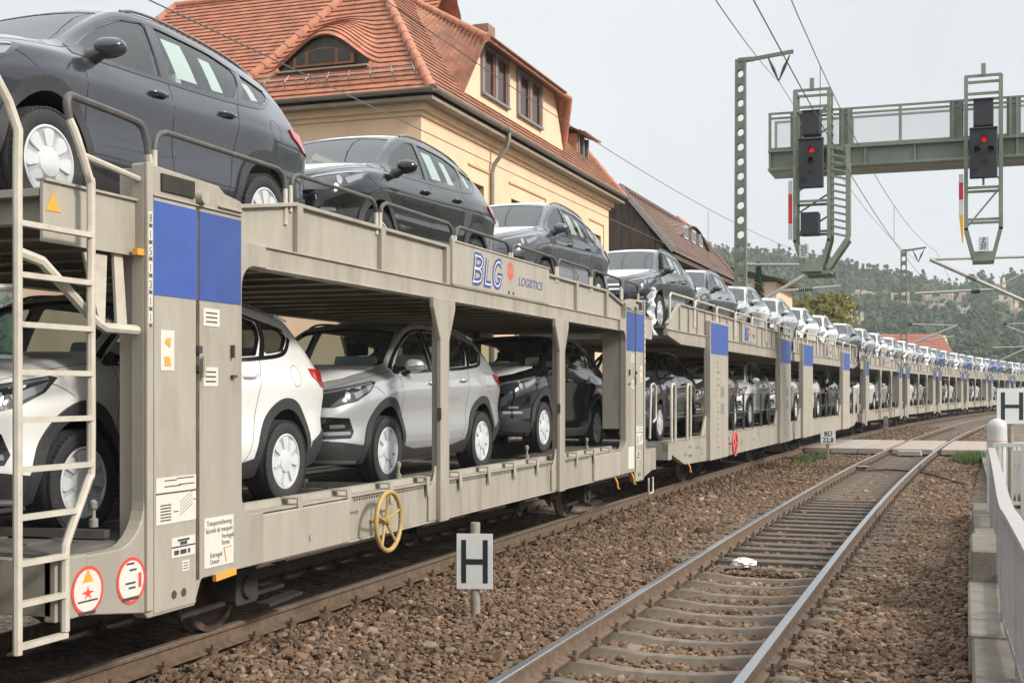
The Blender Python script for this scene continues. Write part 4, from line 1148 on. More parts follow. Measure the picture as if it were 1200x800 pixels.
def signal(px0, px1, ytop, ybase, yplate, label, lamps, plate_txt, boxbelow, closed):
    u0, u1 = gu(px0), gu(px1); uc = (u0+u1)/2; w = u1-u0; Y = gY(uc); sy = gs-.75
    t = thing('light_signal', label, 'railway signal', (uc, sy, 0), 0, 'signals hanging on the gantry')
    Z = lambda py: gz(py, Y)
    b = MB(); zt, zb = Z(ytop), Z(ybase)
    hw = w/2
    for x in (-hw, hw): b.box(x-.045, x+.045, -.045, .045, zb+.75, zt)
    for x in (-hw, hw): b.box(x-.035, x+.035, .62, .69, zb+.75, zt)
    for yy in (0, .655):
        for z in (zt, Z(ytop+14) if False else zt-.42, zb+1.75, zb+1.0): b.box(-hw, hw, yy-.03, yy+.03, z-.03, z+.03)
    for z in (zt, zt-.42, zb+1.75):
        for x in (-hw, hw): b.box(x-.03, x+.03, 0, .65, z-.03, z+.03)
    b.box(-.05, .05, -.05, .05, zt, zt+.28)
    if closed:      # ladder and panels on the side
        for i in range(16): z = zb+.9+(zt-zb-1.3)*i/15; b.box(hw-.02, hw+.06, .08, .58, z-.02, z+.02)
        b.box(hw+.03, hw+.06, .30, .66, zb+.8, zb+3.2)
        for i in range(6): z = zb+1+i*.55; b.bar((-hw, .65, z), (hw, .65, z+.5), .04)
        zt2 = Z(178)
        b.box(hw+.40, hw+.50, -.06, .04, zb+.75, zt2); b.box(hw+.42, hw+.48, .04, .55, zb+.9, zt2-.4); b.box(hw+.06, hw+.12, -.03, .03, zb+.85, zt2)
        for i in range(13): z = zb+.95+(zt2-zb-1.0)*i/12; b.bar((hw+.04, -.02, z), (hw+.42, -.02, z-.10), .05)
        b.bar((hw+.45, -.02, zb+.8), (hw*.9, -.02, zb+.08), .11); b.bar((hw+.45, .5, zb+.8), (hw*.9, .5, zb+.08), .11); b.bar((hw+.3, .2, zb+.62), (hw*.75, .2, zb+.10), .30, .04); b.box(-hw*.3, hw*1.15, -.1, .9, zb-.05, zb+.02)
    else:
        b.bar((-hw, 0, zb+.8), (hw, 0, zb+1.75), .04); b.bar((-hw, 0, zb+2.7), (hw, 0, zb+1.9), .035); b.bar((-hw*.6, 0, zb+2.75), (0, 0, zb+2.55), .05); b.bar((hw*.6, 0, zb+2.75), (0, 0, zb+2.55), .05)
        b.bar((0, 0, zb+2.7), (0, 0, zb+1.8), .05)
    # hopper-shaped foot platform
    for x in (-1, 1):
        b.bar((x*hw, 0, zb+.80), (x*hw*.55, 0, zb+.10), .09); b.bar((x*hw, .65, zb+.80), (x*hw*.55, .65, zb+.10), .09)
    b.box(-hw*.62, hw*.62, -.25, .75, zb, zb+.10); b.box(-hw*.62, hw*.62, -.27, -.25, zb, zb+.22)
    if closed: b.box(-hw*.4, hw*1.3, .5, .9, zb-.08, zb+.02); b.bar((hw, .3, zb+.9), (hw*.5, .3, zb+.1), .35, .03)
    b.build('frame', M_GRN, t)
    zs0, zs1 = Z(lamps['plate'][1]), Z(lamps['plate'][0]); cw = lamps['w']/F_PX*Y/2
    b = MB(); b.box(-cw, cw, -.22, -.12, zs0, zs1); b.box(-cw*.8, cw*.8, -.12, .15, zs0+.1, zs1-.1); b.box(-cw*1.02, cw*1.02, -.26, -.12, zs1-.05, zs1)
    sp = b.build('signal_screen', M_SIG, t, bevel=.02)
    b = MB(); bw = cw*.72; b.box(-bw, bw, -.20, .20, Z(lamps['top'][1]), Z(lamps['top'][0])); b.box(-bw*1.05, bw*1.05, -.24, -.20, Z(lamps['top'][0])-.04, Z(lamps['top'][0])); b.build('indicator_box', M_SIG, t, bevel=.015)
    if boxbelow:
        b = MB(); b.box(-cw*.85, cw*.62, -.2, .2, Z(boxbelow[1]), Z(boxbelow[0])); b.build('indicator_box', M_SIG, t, bevel=.015)
        b = MB(); b.tube([(.05, -.05, zb+2.75), (.05, -.05, zb+2.2)], .09, 10); b.tube([(.22, -.1, zb+2.6), (.22, .1, zb+2.6)], .12, 12); b.build('junction_box', M_GRND, t, smooth=50)
    def hood(x, z, r):
        q = MB(); q.lathe([(r, -.22), (r, -.40)], 16, 'Y', Matrix.Translation((x, 0, z)), a0=math.radians(-10), a1=math.radians(190)); q.lathe([(r*.97, -.40), (r*.97, -.22)], 16, 'Y', Matrix.Translation((x, 0, z)), a0=math.radians(-10), a1=math.radians(190)); q.build('lamp_hood', M_SIG, t, smooth=60)
        q = MB(); q.lathe([(.0005, -.232), (r*.9, -.226), (r*.95, -.221)], 18, 'Y', Matrix.Translation((x, 0, z))); return q
    for (dx, py, lit) in lamps['lamps']:
        x = dx*cw; z = Z(py); q = hood(x, z, .068)
        q.build('lamp', mat('red_lamp', (.5, .01, .02), .3, emit=((1, .015, .04), .45)) if lit else mat('dark_lens', (.012, .012, .014), .2), t, smooth=60)
    for (dx, py) in lamps['small']:
        q = MB(); q.tube([(dx*cw, -.22, Z(py)), (dx*cw, -.34, Z(py)-.02)], .05, 10); q.build('lamp_hood', M_SIG, t, smooth=60)
    # mast plate: white-red-white, with or without a yellow wedge
    ya, yb2 = yplate; h = (Z(ya)-Z(yb2))
    b = MB(); x0 = -hw-.16
    segs = lamps['mast']
    zc = Z(ya)
    for colr, fr in segs:
        i = {'w': 0, 'r': 1, 'y': 2}[colr]; z2 = zc-h*fr
        if colr == 'y': b.mat(i).prism([(x0, zc), (x0+.10, zc), (x0+.10, z2), (x0+.07, z2)], -.05, -.03, 'XZ')
        else: b.mat(i).box(x0, x0+.10, -.05, -.03, z2, zc)
        zc = z2
    b.build('mast_plate', [M_SIGNW, mat('mast_red', (.55, .03, .03), .5), mat('mast_yellow', (.80, .38, .02), .5)], t)
    pz = Z(lamps['label']); b = MB(); b.box(-.11+lamps['lx'], .11+lamps['lx'], -.31, -.29, pz-.16, pz+.16); s = b.build('number_plate', M_SIGNW, t)
    for i, tx in enumerate(plate_txt):
        o = text_mesh(tx, .16, 'lettering', M_SIGNB, s, align='CENTER', bold=.001, narrow=.85); o.location = (lamps['lx'], -.313, pz+.02-.14*i); o.rotation_euler = (PI/2, 0, 0)
    return t
signal(936, 975, 113, 322, (216, 284), 'left hanging signal, one red lamp, closed ladder basket and white number plate',
       dict(plate=(170, 227), w=28, top=(138, 166), lamps=[(.05, 184, 1), (.0, 196, 0)], small=[(.0, 206), (-.65, 215)], mast=[('w', .23), ('r', .5), ('w', .27)], label=299, lx=-.16), ('Z5', '37'), (254, 280), True)
signal(1132, 1172, 97, 310, (209, 288), 'right hanging signal with a yellow wedge below its red and white strip',
       dict(plate=(158, 216), w=30, top=(125, 156), lamps=[(.05, 172, 1), (-.45, 184, 0), (.5, 184, 0)], small=[(.12, 195), (-.62, 204)], mast=[('w', .12), ('r', .25), ('w', .22), ('y', .41)], label=291, lx=.0), ('Z', '37'), None, False)

# ------------------------------------------------------------------ catenary masts, brackets, wires
M_MAST = mat('mast_steel', (.15, .17, .13), .6, noise=.15, nscale=1.5, dirt=(.13, .11, .08), dirt_amt=.5)
M_TUBE = mat('bracket_tube', (.30, .30, .27), .5, metal=.4, noise=.1, nscale=5)
M_WIRE = mat('wire_copper', (.11, .12, .12), .6, metal=.3)
M_INS = mat('insulator_brown', (.05, .035, .028), .3)
def lattice_mast(loc, h, w, label, arm=None, rz=0.0, batten=True):
    t = thing('catenary_mast', label, 'overhead line mast', loc, rz, 'overhead line masts')
    b = MB(); d = w*.55; k = .72
    n = int(h/(w*1.25))
    for sx in (-1, 1):
        b.bar((sx*w*.5, -.0, -.3), (sx*w*.5*k, 0, h), .085, d, up=(0, 1, 0))
    b.build('leg', M_MAST, t)
    b = MB()
    for i in range(n):
        z = h*(i+.5)/n; f = 1-(1-k)*z/h; ww = w*.5*f-.03
        # rounded batten plates with an oval gap between them
        for sg in (-1, 1):
            b.prism(fillet([(-ww, z-.22), (0, z-.09), (ww, z-.22), (ww, z+.22), (0, z+.09), (-ww, z+.22)], [.0, .2, 0, 0, .2, 0], 4), sg*d*.42-.008, sg*d*.42+.008, 'XZ')
    b.build('batten_plate', M_MAST, t)
    if arm:
        b = MB(); b.bar((-.1, 0, h-.08), (arm, 0, h+.14), .10, .14); b.bar((-.1, 0, h-.02), (.5, 0, h-.02), .2, .14); b.build('arm', M_MAST, t)
        b = MB()
        for e in (-1, 1): b.tube([(arm-.55+e*.42, 0, h+.02), (arm-.55+e*.20, 0, h-.45), (arm-.55, 0, h-.95)], [.02, .07, .02], 8)
        b.build('insulator', M_INS, t, smooth=50)
    return t
m1 = at(868, 457, 49.5)
zt1 = gz(70, 49.5)
lattice_mast((m1.x, m1.y, 0), zt1, .44, 'tall green lattice mast left of the train with a short arm at its top', arm=2.0, rz=.0)
m2 = at(1059, 457, 96.7); lattice_mast((m2.x, m2.y, 0), gz(293, 96.7), .5, 'distant green mast with a short top arm, seen against the hill', arm=1.6, rz=0)
m3 = at(1160, 457, 140); lattice_mast((m3.x, m3.y, 0), gz(346, 140), .55, 'farthest green mast rising above the end of the car row', rz=0)
def cantilever(name, label, tubes, ins, extra=()):
    t = thing(name, label, 'bracket', group='overhead line brackets')
    for (a, c, r, nm) in tubes:
        b = MB(); b.tube([a, c], r, 8); b.build(nm, M_TUBE, t, smooth=60)
    for (a, c, r) in ins:
        b = MB(); a = Vector(a); c = Vector(c); n = 7
        for i in range(n): p = a+(c-a)*(i+.2)/n; q = a+(c-a)*(i+.8)/n; b.tube([p, p+(q-p)*.4, q], [r*.5, r, r*.5], 10)
        b.build('insulator', M_INS, t, smooth=40)
    return t
Y1 = 50.0
cantilever('catenary_bracket', 'bracket on the lattice mast carrying the wires above the train',
           [(at(872, 310, Y1), at(952, 310, Y1), .05, 'top_tube'), (at(880, 360, Y1), at(952, 317, Y1), .07, 'strut'), (at(915, 341, Y1), at(985, 335, Y1), .05, 'steady_arm')],
           [(at(936, 340, Y1), at(952, 338.5, Y1), .10)])
Y2 = 47.6
cantilever('catenary_bracket', 'bracket from the right with a long slanting tube below the right signal',
           [(at(1090, 304, Y2), at(1300, 298, Y2), .05, 'top_tube'), (at(1090, 304, Y2), at(1300, 397, Y2), .075, 'strut'), (at(1072, 344, Y2), at(1165, 339, Y2), .055, 'steady_arm'), (at(1160, 340, Y2), at(1300, 270, Y2), .03, 'stay')],
           [(at(1134, 323, Y2), at(1144, 328, Y2), .11), (at(1138, 341.5, Y2), at(1148, 341, Y2), .10)])
M2P = at(1302, 457, Y2)
lattice_mast((M2P.x, M2P.y, 0), 11, .6, 'green mast right of the tracks that holds the slanting bracket')
Y3 = 96
cantilever('catenary_bracket', 'thin distant bracket slanting down to the car roofs, before the hill',
           [(at(1063, 379.5, Y3), at(1122, 381.5, Y3), .05, 'top_tube'), (at(1122, 381, Y3), at(1070, 402, Y3), .08, 'strut'), (at(1118, 394, Y3), at(1080, 399, Y3), .05, 'steady_arm')], [(at(1063, 380, Y3), at(1069, 380, Y3), .12)])
Y4 = 120
cantilever('catenary_bracket', 'distant bracket at the right edge above the last cars',
           [(at(1175, 380, Y4), at(1215, 378, Y4), .06, 'top_tube'), (at(1175, 380, Y4), at(1215, 396, Y4), .07, 'strut'), (at(1163, 407, Y4), at(1215, 406, Y4), .06, 'steady_arm'), (at(1168, 424, Y4), at(1215, 402, Y4), .07, 'stay')], [(at(1175, 380, Y4), at(1180, 380, Y4), .14)])
GWR = 'overhead wires'
def wire(label, fn_, s0, s1, n, r):
    b = MB(); b.tube([fn_(s0+(s1-s0)*i/n) for i in range(n+1)], r, 5); return tag(b.build('overhead_wire', M_WIRE, smooth=60), label, 'wire', GWR)
def along(u0, off, zf): return lambda s: (on_track(u0, s, off)[0], on_track(u0, s, off)[1], zf(s))
sup = [-8, 50, 98, 150, 200]
def sag(zs, d):
    def f(s):
        for a, c in zip(sup[:-1], sup[1:]):
            if a <= s <= c: t = (s-a)/(c-a); return zs-d*4*t*(1-t)
        return zs
    return f
wire('contact wire above the empty track', along(U_NEAR, .30, lambda s: 5.50), -4, 190, 60, .007)
wire('catenary wire above the empty track, higher of its pair', along(U_NEAR, .30, sag(7.0, .75)), -4, 190, 90, .0065)
wire('contact wire above the car train', along(U_TRAIN, -.25, lambda s: 5.25), -4, 190, 60, .007)
wire('catenary wire above the car train, higher of its pair', along(U_TRAIN, .0, sag(7.0, .6)), -4, 190, 90, .007)
dr = []
zc = sag(7.0, .6); zn = sag(7.0, .75)
for k, s in enumerate((33, 56, 76, 92)):
    b = MB(); u, y, _ = on_track(U_TRAIN, s, -.12); b.tube([(u, y, 5.25), (u, y, zc(s))], .006, 5); tag(b.build('dropper', M_WIRE), 'thin upright dropper between the two wires above the train', 'wire', 'droppers above the train')
for k, s in enumerate((17.7, 32.5, 58, 80)):
    b = MB(); u, y, _ = on_track(U_NEAR, s, .30); b.tube([(u, y, 5.5), (u, y, zn(s))], .006, 5); tag(b.build('dropper', M_WIRE), 'thin upright dropper between the two wires above the empty track', 'wire', 'droppers above the empty track')
pA = Vector((m1.x+1.45, m1.y, zt1-.95)); pB2 = Vector((m2.x+1.1, m2.y, gz(293, 96.7)-.9)); p0 = at(835, -5, 20); 
def chain(a, c, d): return lambda t: (a.x+(c.x-a.x)*t, a.y+(c.y-a.y)*t, a.z+(c.z-a.z)*t-d*4*t*(1-t))
wire('feeder wire from the top left down to the lattice mast arm', chain(p0, pA, .1), 0, 1, 20, .010)
wire('feeder wire between the two mast arms', chain(pA, pB2, .9), 0, 1, 30, .012)
# ------------------------------------------------------------------ houses
M_TILE = mat('roof_tile_red', (.42, .17, .10), .85, noise=.22, nscale=3.5, dirt=(.26, .13, .085), dirt_amt=.6, dscale=1.3)
M_TILE2 = mat('roof_tile_old', (.345, .165, .105), .9, noise=.22, nscale=3, dirt=(.14, .085, .06), dirt_amt=.7, dscale=1.2)
M_TILEB = mat('roof_tile_brown', (.165, .105, .082), .9, noise=.18, nscale=3, dirt=(.105, .078, .065), dirt_amt=.6, dscale=1.4)
M_RIDGE = mat('ridge_tile', (.44, .19, .115), .85, noise=.2, nscale=5)
M_WALLY = mat('render_yellow', (.80, .555, .375), .9, noise=.06, nscale=1.2, dirt=(.58, .40, .26), dirt_amt=.5, dscale=1.1, stretch=(1, 1, .35), bump=.1, bscale=50)
M_WALLC = mat('render_cornice', (.74, .55, .365), .9, noise=.08, nscale=3)
M_WALLD = mat('render_frame', (.58, .38, .19), .9, noise=.1, nscale=3)
M_WOODF = mat('window_wood', (.20, .075, .035), .6, noise=.15, nscale=8)
M_FRAMEG = mat('window_frame_grey', (.22, .215, .22), .7)
M_GUT = mat('gutter_zinc', (.27, .26, .23), .5, metal=.4, noise=.15, nscale=3)
M_GLASSH = mat('house_glass', (.03, .022, .017), .10)
M_DARKW = mat('dark_timber', (.105, .075, .06), .85, noise=.35, nscale=6, stretch=(1, 1, .15))
M_EAVE = mat('eave_board', (.30, .25, .19), .8, noise=.15, nscale=4)

def tile_plane(mb, bl, br, tr, tl, course=.17, lift=.042, cols=None, disp=None, wob=.006, seed=0, colw=.19):
    """overlapping tile courses on a roof plane; disp(a, t) pushes the plane out along its normal"""
    bl, br, tr, tl = map(Vector, (bl, br, tr, tl)); rnd = random.Random(seed)
    n = ((br-bl).cross(tl-bl)).normalized()
    if n.z < 0: n = -n
    zv = Vector((0, 0, 1)); slope = ((tl+tr)/2-(bl+br)/2).length; nc = max(2, int(slope/course))
    wid = max((br-bl).length, (tr-tl).length)
    nx = cols or max(2, int(wid/colw))
    for i in range(nc):
        t0, t1 = i/nc, (i+1.12)/nc; t1 = min(t1, 1.0)
        vs = []; fs = []
        e0 = bl+(tl-bl)*t0; e1 = br+(tr-br)*t0; g0 = bl+(tl-bl)*t1; g1 = br+(tr-br)*t1
        for j in range(nx):
            for (f, h) in ((j/nx, 0), ((j+.96)/nx, 1)):
                k = rnd.uniform(-wob, wob) if h == 0 else k
                p = e0+(e1-e0)*f; q = g0+(g1-g0)*f
                dp = disp(f, t0) if disp else 0; dq = disp(f, t1) if disp else 0
                if disp and dp == 0 and disp(f, t0+.6/nc) > 0 or (disp and dp == 0 and dq > 0.12): dq = 0
                vs += [p+n*(lift+k)+zv*dp, q+n*.004+zv*dq, p-n*.01+zv*dp]
            b = len(vs)-6
            fs += [(b, b+3, b+4, b+1), (b+2, b+5, b+3, b)]
        mb.add(vs, fs)
    # closed sheet under the courses
    vs = []; fs = []; m = 24 if disp else 1; mx = nx if disp else 1
    for i in range(m+1):
        t = i/m; e0 = bl+(tl-bl)*t; e1 = br+(tr-br)*t
        for j in range(mx+1): f = j/mx; vs.append(e0+(e1-e0)*f-n*.012+zv*(disp(f, t) if disp else 0))
    for i in range(m):
        for j in range(mx):
            a = i*(mx+1)+j
            if disp and disp((j+.5)/mx, i/m) == 0 and disp((j+.5)/mx, (i+1)/m) > .06: continue
            fs.append((a, a+1, a+mx+2, a+mx+1))
    mb.add(vs, fs)
    return n
def ridge_line(mb, a, c, r=.11, step=.36):
    a = Vector(a); c = Vector(c); L_ = (c-a).length; n = max(1, int(L_/step)); d = (c-a)/n
    for i in range(n):
        p = a+d*i; mb.tube([p+Vector((0, 0, .02)), p+d*1.06+Vector((0, 0, .035))], [r*1.12, r*.92], 9)
def window_unit(parent, M0, w, h, depth, panes, fm, sill=True, name='window'):
    """window set in a wall; M0 maps local (x along the wall, y out of it, z up) to the scene"""
    b = MB(); fr = .06
    b.box(-w/2, -w/2+fr, -depth, -depth+.05, 0, h, M0); b.box(w/2-fr, w/2, -depth, -depth+.05, 0, h, M0); b.box(-w/2+fr, w/2-fr, -depth, -depth+.05, 0, fr, M0); b.box(-w/2+fr, w/2-fr, -depth, -depth+.05, h-fr, h, M0)
    for k in range(1, panes): x = -w/2+w*k/panes; b.box(x-.035, x+.035, -depth, -depth+.055, fr, h-fr, M0)
    o = b.build(name, fm, parent)
    g = MB(); g.box(-w/2+fr, w/2-fr, -depth-.02, -depth+.015, fr, h-fr, M0); g.build('pane', M_GLASSH, o)
    rv = MB()
    for x in (-w/2, w/2): rv.box(x-.012, x+.012, -depth-.03, .004, -.01, h+.01, M0)
    rv.box(-w/2, w/2, -depth-.03, .004, h, h+.02, M0); rv.box(-w/2-.03, w/2+.03, -depth-.03, .04, -.05, 0, M0); rv.build('reveal', M_WALLD, o)
    return o

# ---- yellow station house
UE, UW = -11.0, -16.4            # eave lines of the main block
SE0, SE1 = 25.95, 42.9
ZE = 8.48
hs = thing('yellow_house', 'large yellow house with red tiled roof, eyebrow dormer and wide four-window dormer', 'house', (0, 0, 0))
xw0, xw1, yw0, yw1 = UW+.45, UE-.45, SE0+.45, SE1-.45
# walls; the right side wall has real window openings
def wall_along_y(x, y0, y1, z0, z1, th, holes):
    mb = MB(); ys = sorted({y0, y1, *[h[0] for h in holes], *[h[1] for h in holes]}); zs = sorted({z0, z1, *[h[2] for h in holes], *[h[3] for h in holes]})
    for a, c in zip(ys[:-1], ys[1:]):
        for d, e in zip(zs[:-1], zs[1:]):
            ym, zm2 = (a+c)/2, (d+e)/2
            if not any(h[0] < ym < h[1] and h[2] < zm2 < h[3] for h in holes): mb.box(x-th, x, a, c, d, e)
    return mb
WIN = []
def s_at(px, u):
    r = (px-600)/F_PX; return -u*(math.cos(TH)+r*math.sin(TH))/(math.sin(TH)-r*math.cos(TH))
for (p0, p1) in ((552, 567), (599, 612), (624, 636), (694.5, 704)):
    WIN.append((s_at(p0, xw1), s_at(p1, xw1), 5.55, 7.02))
w = wall_along_y(xw1, yw0, yw1, -.4, 8.35, .30, WIN); w.build('wall', M_WALLY, hs)
b = MB(); b.box(xw0, xw1-.30, yw0, yw0+.3, -.4, 8.35); b.box(xw0, xw0+.3, yw0+.3, yw1, -.4, 8.35); b.box(xw0+.3, xw1-.3, yw1-.3, yw1, -.4, 8.35)
b.build('wall', M_WALLY, hs)
for (a, c, d, e) in WIN:
    M0 = Matrix.Translation((xw1, (a+c)/2, d)) @ Matrix(((0, 1, 0, 0), (1, 0, 0, 0), (0, 0, 1, 0), (0, 0, 0, 1)))
    window_unit(hs, M0, c-a, e-d, .16, 2, M_WOODF)
b = MB()      # recessed panel frames above the windows
for (p0, p1, ye) in ((548, 573, 0), (596, 639, 0), (656, 672, 0), (690, 707, 0)):
    a, c = s_at(p0, xw1), s_at(p1, xw1); b.box(xw1+.002, xw1+.035, a, c, 7.40, 7.45); b.box(xw1+.002, xw1+.03, c-.03, c+.02, 6.2, 7.40)
b.build('wall_moulding', M_WALLD, hs)
b = MB(); z = 8.35
for k, (o, h) in enumerate(((.06, .10), (.16, .17))):
    z0 = 8.03+sum((.10, .17)[:k]); b.box(xw1, xw1+o, yw0-o, yw1+o, z0, z0+h); b.box(xw0-o, xw1, yw0-o, yw0, z0, z0+h)
b.build('cornice', M_WALLC, hs)
b = MB(); b.box(UW, UE, SE0, yw0, 8.28, 8.36); b.box(xw1, UE, yw0, SE1, 8.28, 8.36); b.build('soffit', M_EAVE, hs)
# roof planes
PIT = math.tan(math.radians(53.5)); HW = (UE-UW)/2; UR = (UE+UW)/2
ZR = ZE+HW*PIT; R0, R1 = SE0+HW, SE1-HW
def eyebrow(f, t):
    x = (f-.43)/.36*1.0
    if t < .2305 or abs(x) > 1: return 0
    bell = (math.cos(PI*x)+1)/2
    g = max(0.0, 1-(t-.23)/.45); g = g*g*(3-2*g)
    return .78*bell**.85*g
rf = MB()
tile_plane(rf, (UW, SE0, ZE), (UE, SE0, ZE), (UR+.01, R0, ZR), (UR-.01, R0, ZR), disp=eyebrow, cols=64, seed=1)
roof = rf.build('roof', M_TILE, hs)
rf = MB()
tile_plane(rf, (UE, SE0, ZE), (UE, SE1, ZE), (UR, R1, ZR), (UR, R0, ZR), seed=2)
tile_plane(rf, (UW, SE1, ZE), (UW, SE0, ZE), (UR, R0, ZR), (UR, R1, ZR), seed=3, colw=.6, course=.4)
tile_plane(rf, (UE, SE1, ZE), (UW, SE1, ZE), (UR-.01, R1, ZR), (UR+.01, R1, ZR), seed=4, colw=.5, course=.3)
rf.build('roof', M_TILE2, hs)
rd = MB()
ridge_line(rd, (UE, SE0, ZE), (UR, R0, ZR)); ridge_line(rd, (UW, SE0, ZE), (UR, R0, ZR)); ridge_line(rd, (UR, R0, ZR), (UR, R1, ZR)); ridge_line(rd, (UE, SE1, ZE), (UR, R1, ZR))
rd.build('ridge_tiles', M_RIDGE, hs, smooth=50)
# eyebrow dormer front with its arched brown window
nfront = Vector((0, -PIT, 1)).normalized()
def front_pt(f, t):
    e0 = Vector((UW, SE0, ZE))+(Vector((UR, R0, ZR))-Vector((UW, SE0, ZE)))*t; e1 = Vector((UE, SE0, ZE))+(Vector((UR, R0, ZR))-Vector((UE, SE0, ZE)))*t
    return e0+(e1-e0)*f
tw = .2306
eb = MB(); top = []; bot = []
for i in range(41):
    f = .43-.355+.71*i/40; p = front_pt(f, tw); d = eyebrow(f, tw+.001)
    q = p+Vector((0, 0, d)); bot.append(p-nfront*.02); top.append(q-nfront*.01)
vs = bot+top; k = len(bot)
vs = [v+Vector((0, .16, 0)) for v in vs]
eb.add(vs, [(i, i+1, k+i+1, k+i) for i in range(k-1)])
ebo = eb.build('eyebrow_front', mat('weathered_boards', (.115, .098, .082), .9, noise=.3, nscale=5), hs)
pc = front_pt(.43, tw); ca = .60
hh = .50
archp = [(-.78, .05)]+[(-.78+1.56*i/16, .05+hh*math.sin(PI*(.16+.68*i/16))**.9*.82) for i in range(17)]+[(.78, .05)]
def arch_poly(sx, sz): return [(p[0]*sx, p[1]*sz) for p in archp]
Mx = Matrix.Translation(pc+Vector((0, .06, .03)))
b = MB(); b.prism(archp, -.06, .05, 'XZ', Mx); fo = b.build('window', M_WOODF, hs)
b = MB()
for (x0, x1) in ((-.70, -.47), (-.38, .30), (.39, .70)):
    pts = [(x0, .12)]+[(x0+(x1-x0)*i/6, .04+(.05+hh*math.sin(PI*(.16+.68*((x0+(x1-x0)*i/6)+.78)/1.56))**.9*.82)*.86) for i in range(7)]+[(x1, .12)]
    b.prism(pts, -.075, -.055, 'XZ', Mx)
b.build('pane', M_GLASSH, fo)
b = MB(); pL = front_pt(.15, tw-.012); pR = front_pt(.72, tw-.012); b.bar(pL-Vector((0, .06, 0)), pR-Vector((0, .06, 0)), .22, .04); b.build('window_sill', M_EAVE, hs)
# snow guard
b = MB()
for (z) in (0.105, .145):
    p = front_pt(.05, z)+nfront*.16; q = front_pt(.97, z)+nfront*.16; b.tube([p, q], .012, 6)
for i in range(9): f = .06+.9*i/8; b.tube([front_pt(f, .09), front_pt(f, .105)+nfront*.17, front_pt(f, .15)+nfront*.17], .014, 6)
b.build('snow_guard', M_GUT, hs)
# gutters and downpipe
b = MB()
gp = [(math.cos(a)*.085, math.sin(a)*.085) for a in [PI+PI*i/8 for i in range(9)]]
def gutter(a, c):
    a = Vector(a); c = Vector(c); d = (c-a).normalized(); sx = d.cross(Vector((0, 0, 1)))
    vs = []
    for p in (a, c):
        for x, z in gp: vs.append(p+sx*x+Vector((0, 0, z)))
        for x, z in reversed(gp): vs.append(p+sx*x*.88+Vector((0, 0, z*.88+.004)))
    k = 18; b.add(vs, [(i, (i+1) % k, k+(i+1) % k, k+i) for i in range(k)]+[tuple(range(k))[::-1], tuple(range(k, 2*k))])
gutter((UW-.1, SE0-.08, ZE+.02), (UE+.08, SE0-.08, ZE+.02)); gutter((UE+.08, SE0-.08, ZE+.02), (UE+.08, SE1+.1, ZE+.02))
b.build('gutter', M_GUT, hs, smooth=50)
sp = s_at(593, UE)
b = MB(); b.tube([(UE+.08, sp, ZE-.05), (UE+.08, sp, ZE-.22), (UE+.03, sp, ZE-.40), (xw1+.12, sp, ZE-.85), (xw1+.08, sp, ZE-1.05), (xw1+.08, sp, -.3)], .055, 10); b.build('downpipe', M_GUT, hs, smooth=60)
# wide dormer
UD = -11.45
d0, d1 = s_at(541, UD), s_at(661, UD); t0_, t1_ = s_at(557, UD), s_at(649, UD)
zd0 = CAM_H+.607*(-UD)/math.cos(TH); zd1 = CAM_H+.722*(-UD)/math.cos(TH)
dm = empty('dormer', (0, 0, 0), parent=hs)
b = MB(); b.prism([(d0, zd0-.25), (d1, zd0-.25), (d1, zd0), (t1_, zd1), (t0_, zd1), (d0, zd0)], UD-.12, UD, 'YZ'); b.build('dormer_wall', M_WALLY, dm)
for (pa, pc2) in ((564, 594), (606, 633)):
    a, c = s_at(pa, UD), s_at(pc2, UD)
    zb0 = zd0+.12; zb1 = zd1-.12
    b = MB(); 
    for y in (a, (a+c)/2, c): b.box(UD+.002, UD+.07, y-.07, y+.07, zb0, zb1)
    b.box(UD+.002, UD+.07, a-.07, c+.07, zb1, zb1+.07); b.box(UD+.002, UD+.10, a-.07, c+.07, zb0-.06, zb0)
    fo = b.build('window', M_FRAMEG, dm)
    for (ya, yb2) in ((a+.07, (a+c)/2-.07), ((a+c)/2+.07, c-.07)):
        g = MB(); g.box(UD+.002, UD+.012, ya, yb2, zb0, zb1); g.build('pane', M_GLASSH, fo)
        g = MB(); ym = (ya+yb2)/2
        for y in (ya+.07, yb2-.07): g.box(UD+.012, UD+.05, y-.07, y+.07, zb0, zb1)
        g.box(UD+.012, UD+.035, ya+.06, yb2-.06, zb1-.05, zb1); g.box(UD+.012, UD+.035, ya+.06, yb2-.06, zb0, zb0+.05); g.build('sash', M_WOODF, fo)
b = MB()
eo = .42; ze_ = zd1+.06
E0 = (UD+eo, t0_-.30, ze_-.22); E1 = (UD+eo, t1_+.30, ze_-.22); RT0 = (UR-.1, t0_+1.4, ZR+.05); RT1 = (UR-.1, t1_-1.6, ZR+.05)
tile_plane(b, E0, E1, RT1, RT0, seed=8)
# hipped cheeks clad with tiles
tile_plane(b, (UD+.10, d0-.22, zd0-.35), E0, RT0, (UR-.1, d0+.9, ZR-.5), seed=9, colw=.2)
tile_plane(b, E1, (UD-.02, d1+.02, zd0-.2), (UR-.1, d1-1.0, ZR-.6), RT1, seed=10, colw=.2)
b.build('roof', M_TILE2, dm)
b = MB(); ridge_line(b, E1, RT1, .09); ridge_line(b, E0, RT0, .10); ridge_line(b, (UD-.02, d1+.02, zd0-.2), E1, .07); b.build('ridge_tiles', M_RIDGE, dm, smooth=50)
b = MB(); b.box(UD-.1, UD+eo-.03, t0_-.1, t1_+.1, zd1-.005, zd1+.03); b.build('soffit', M_WOODF, dm)
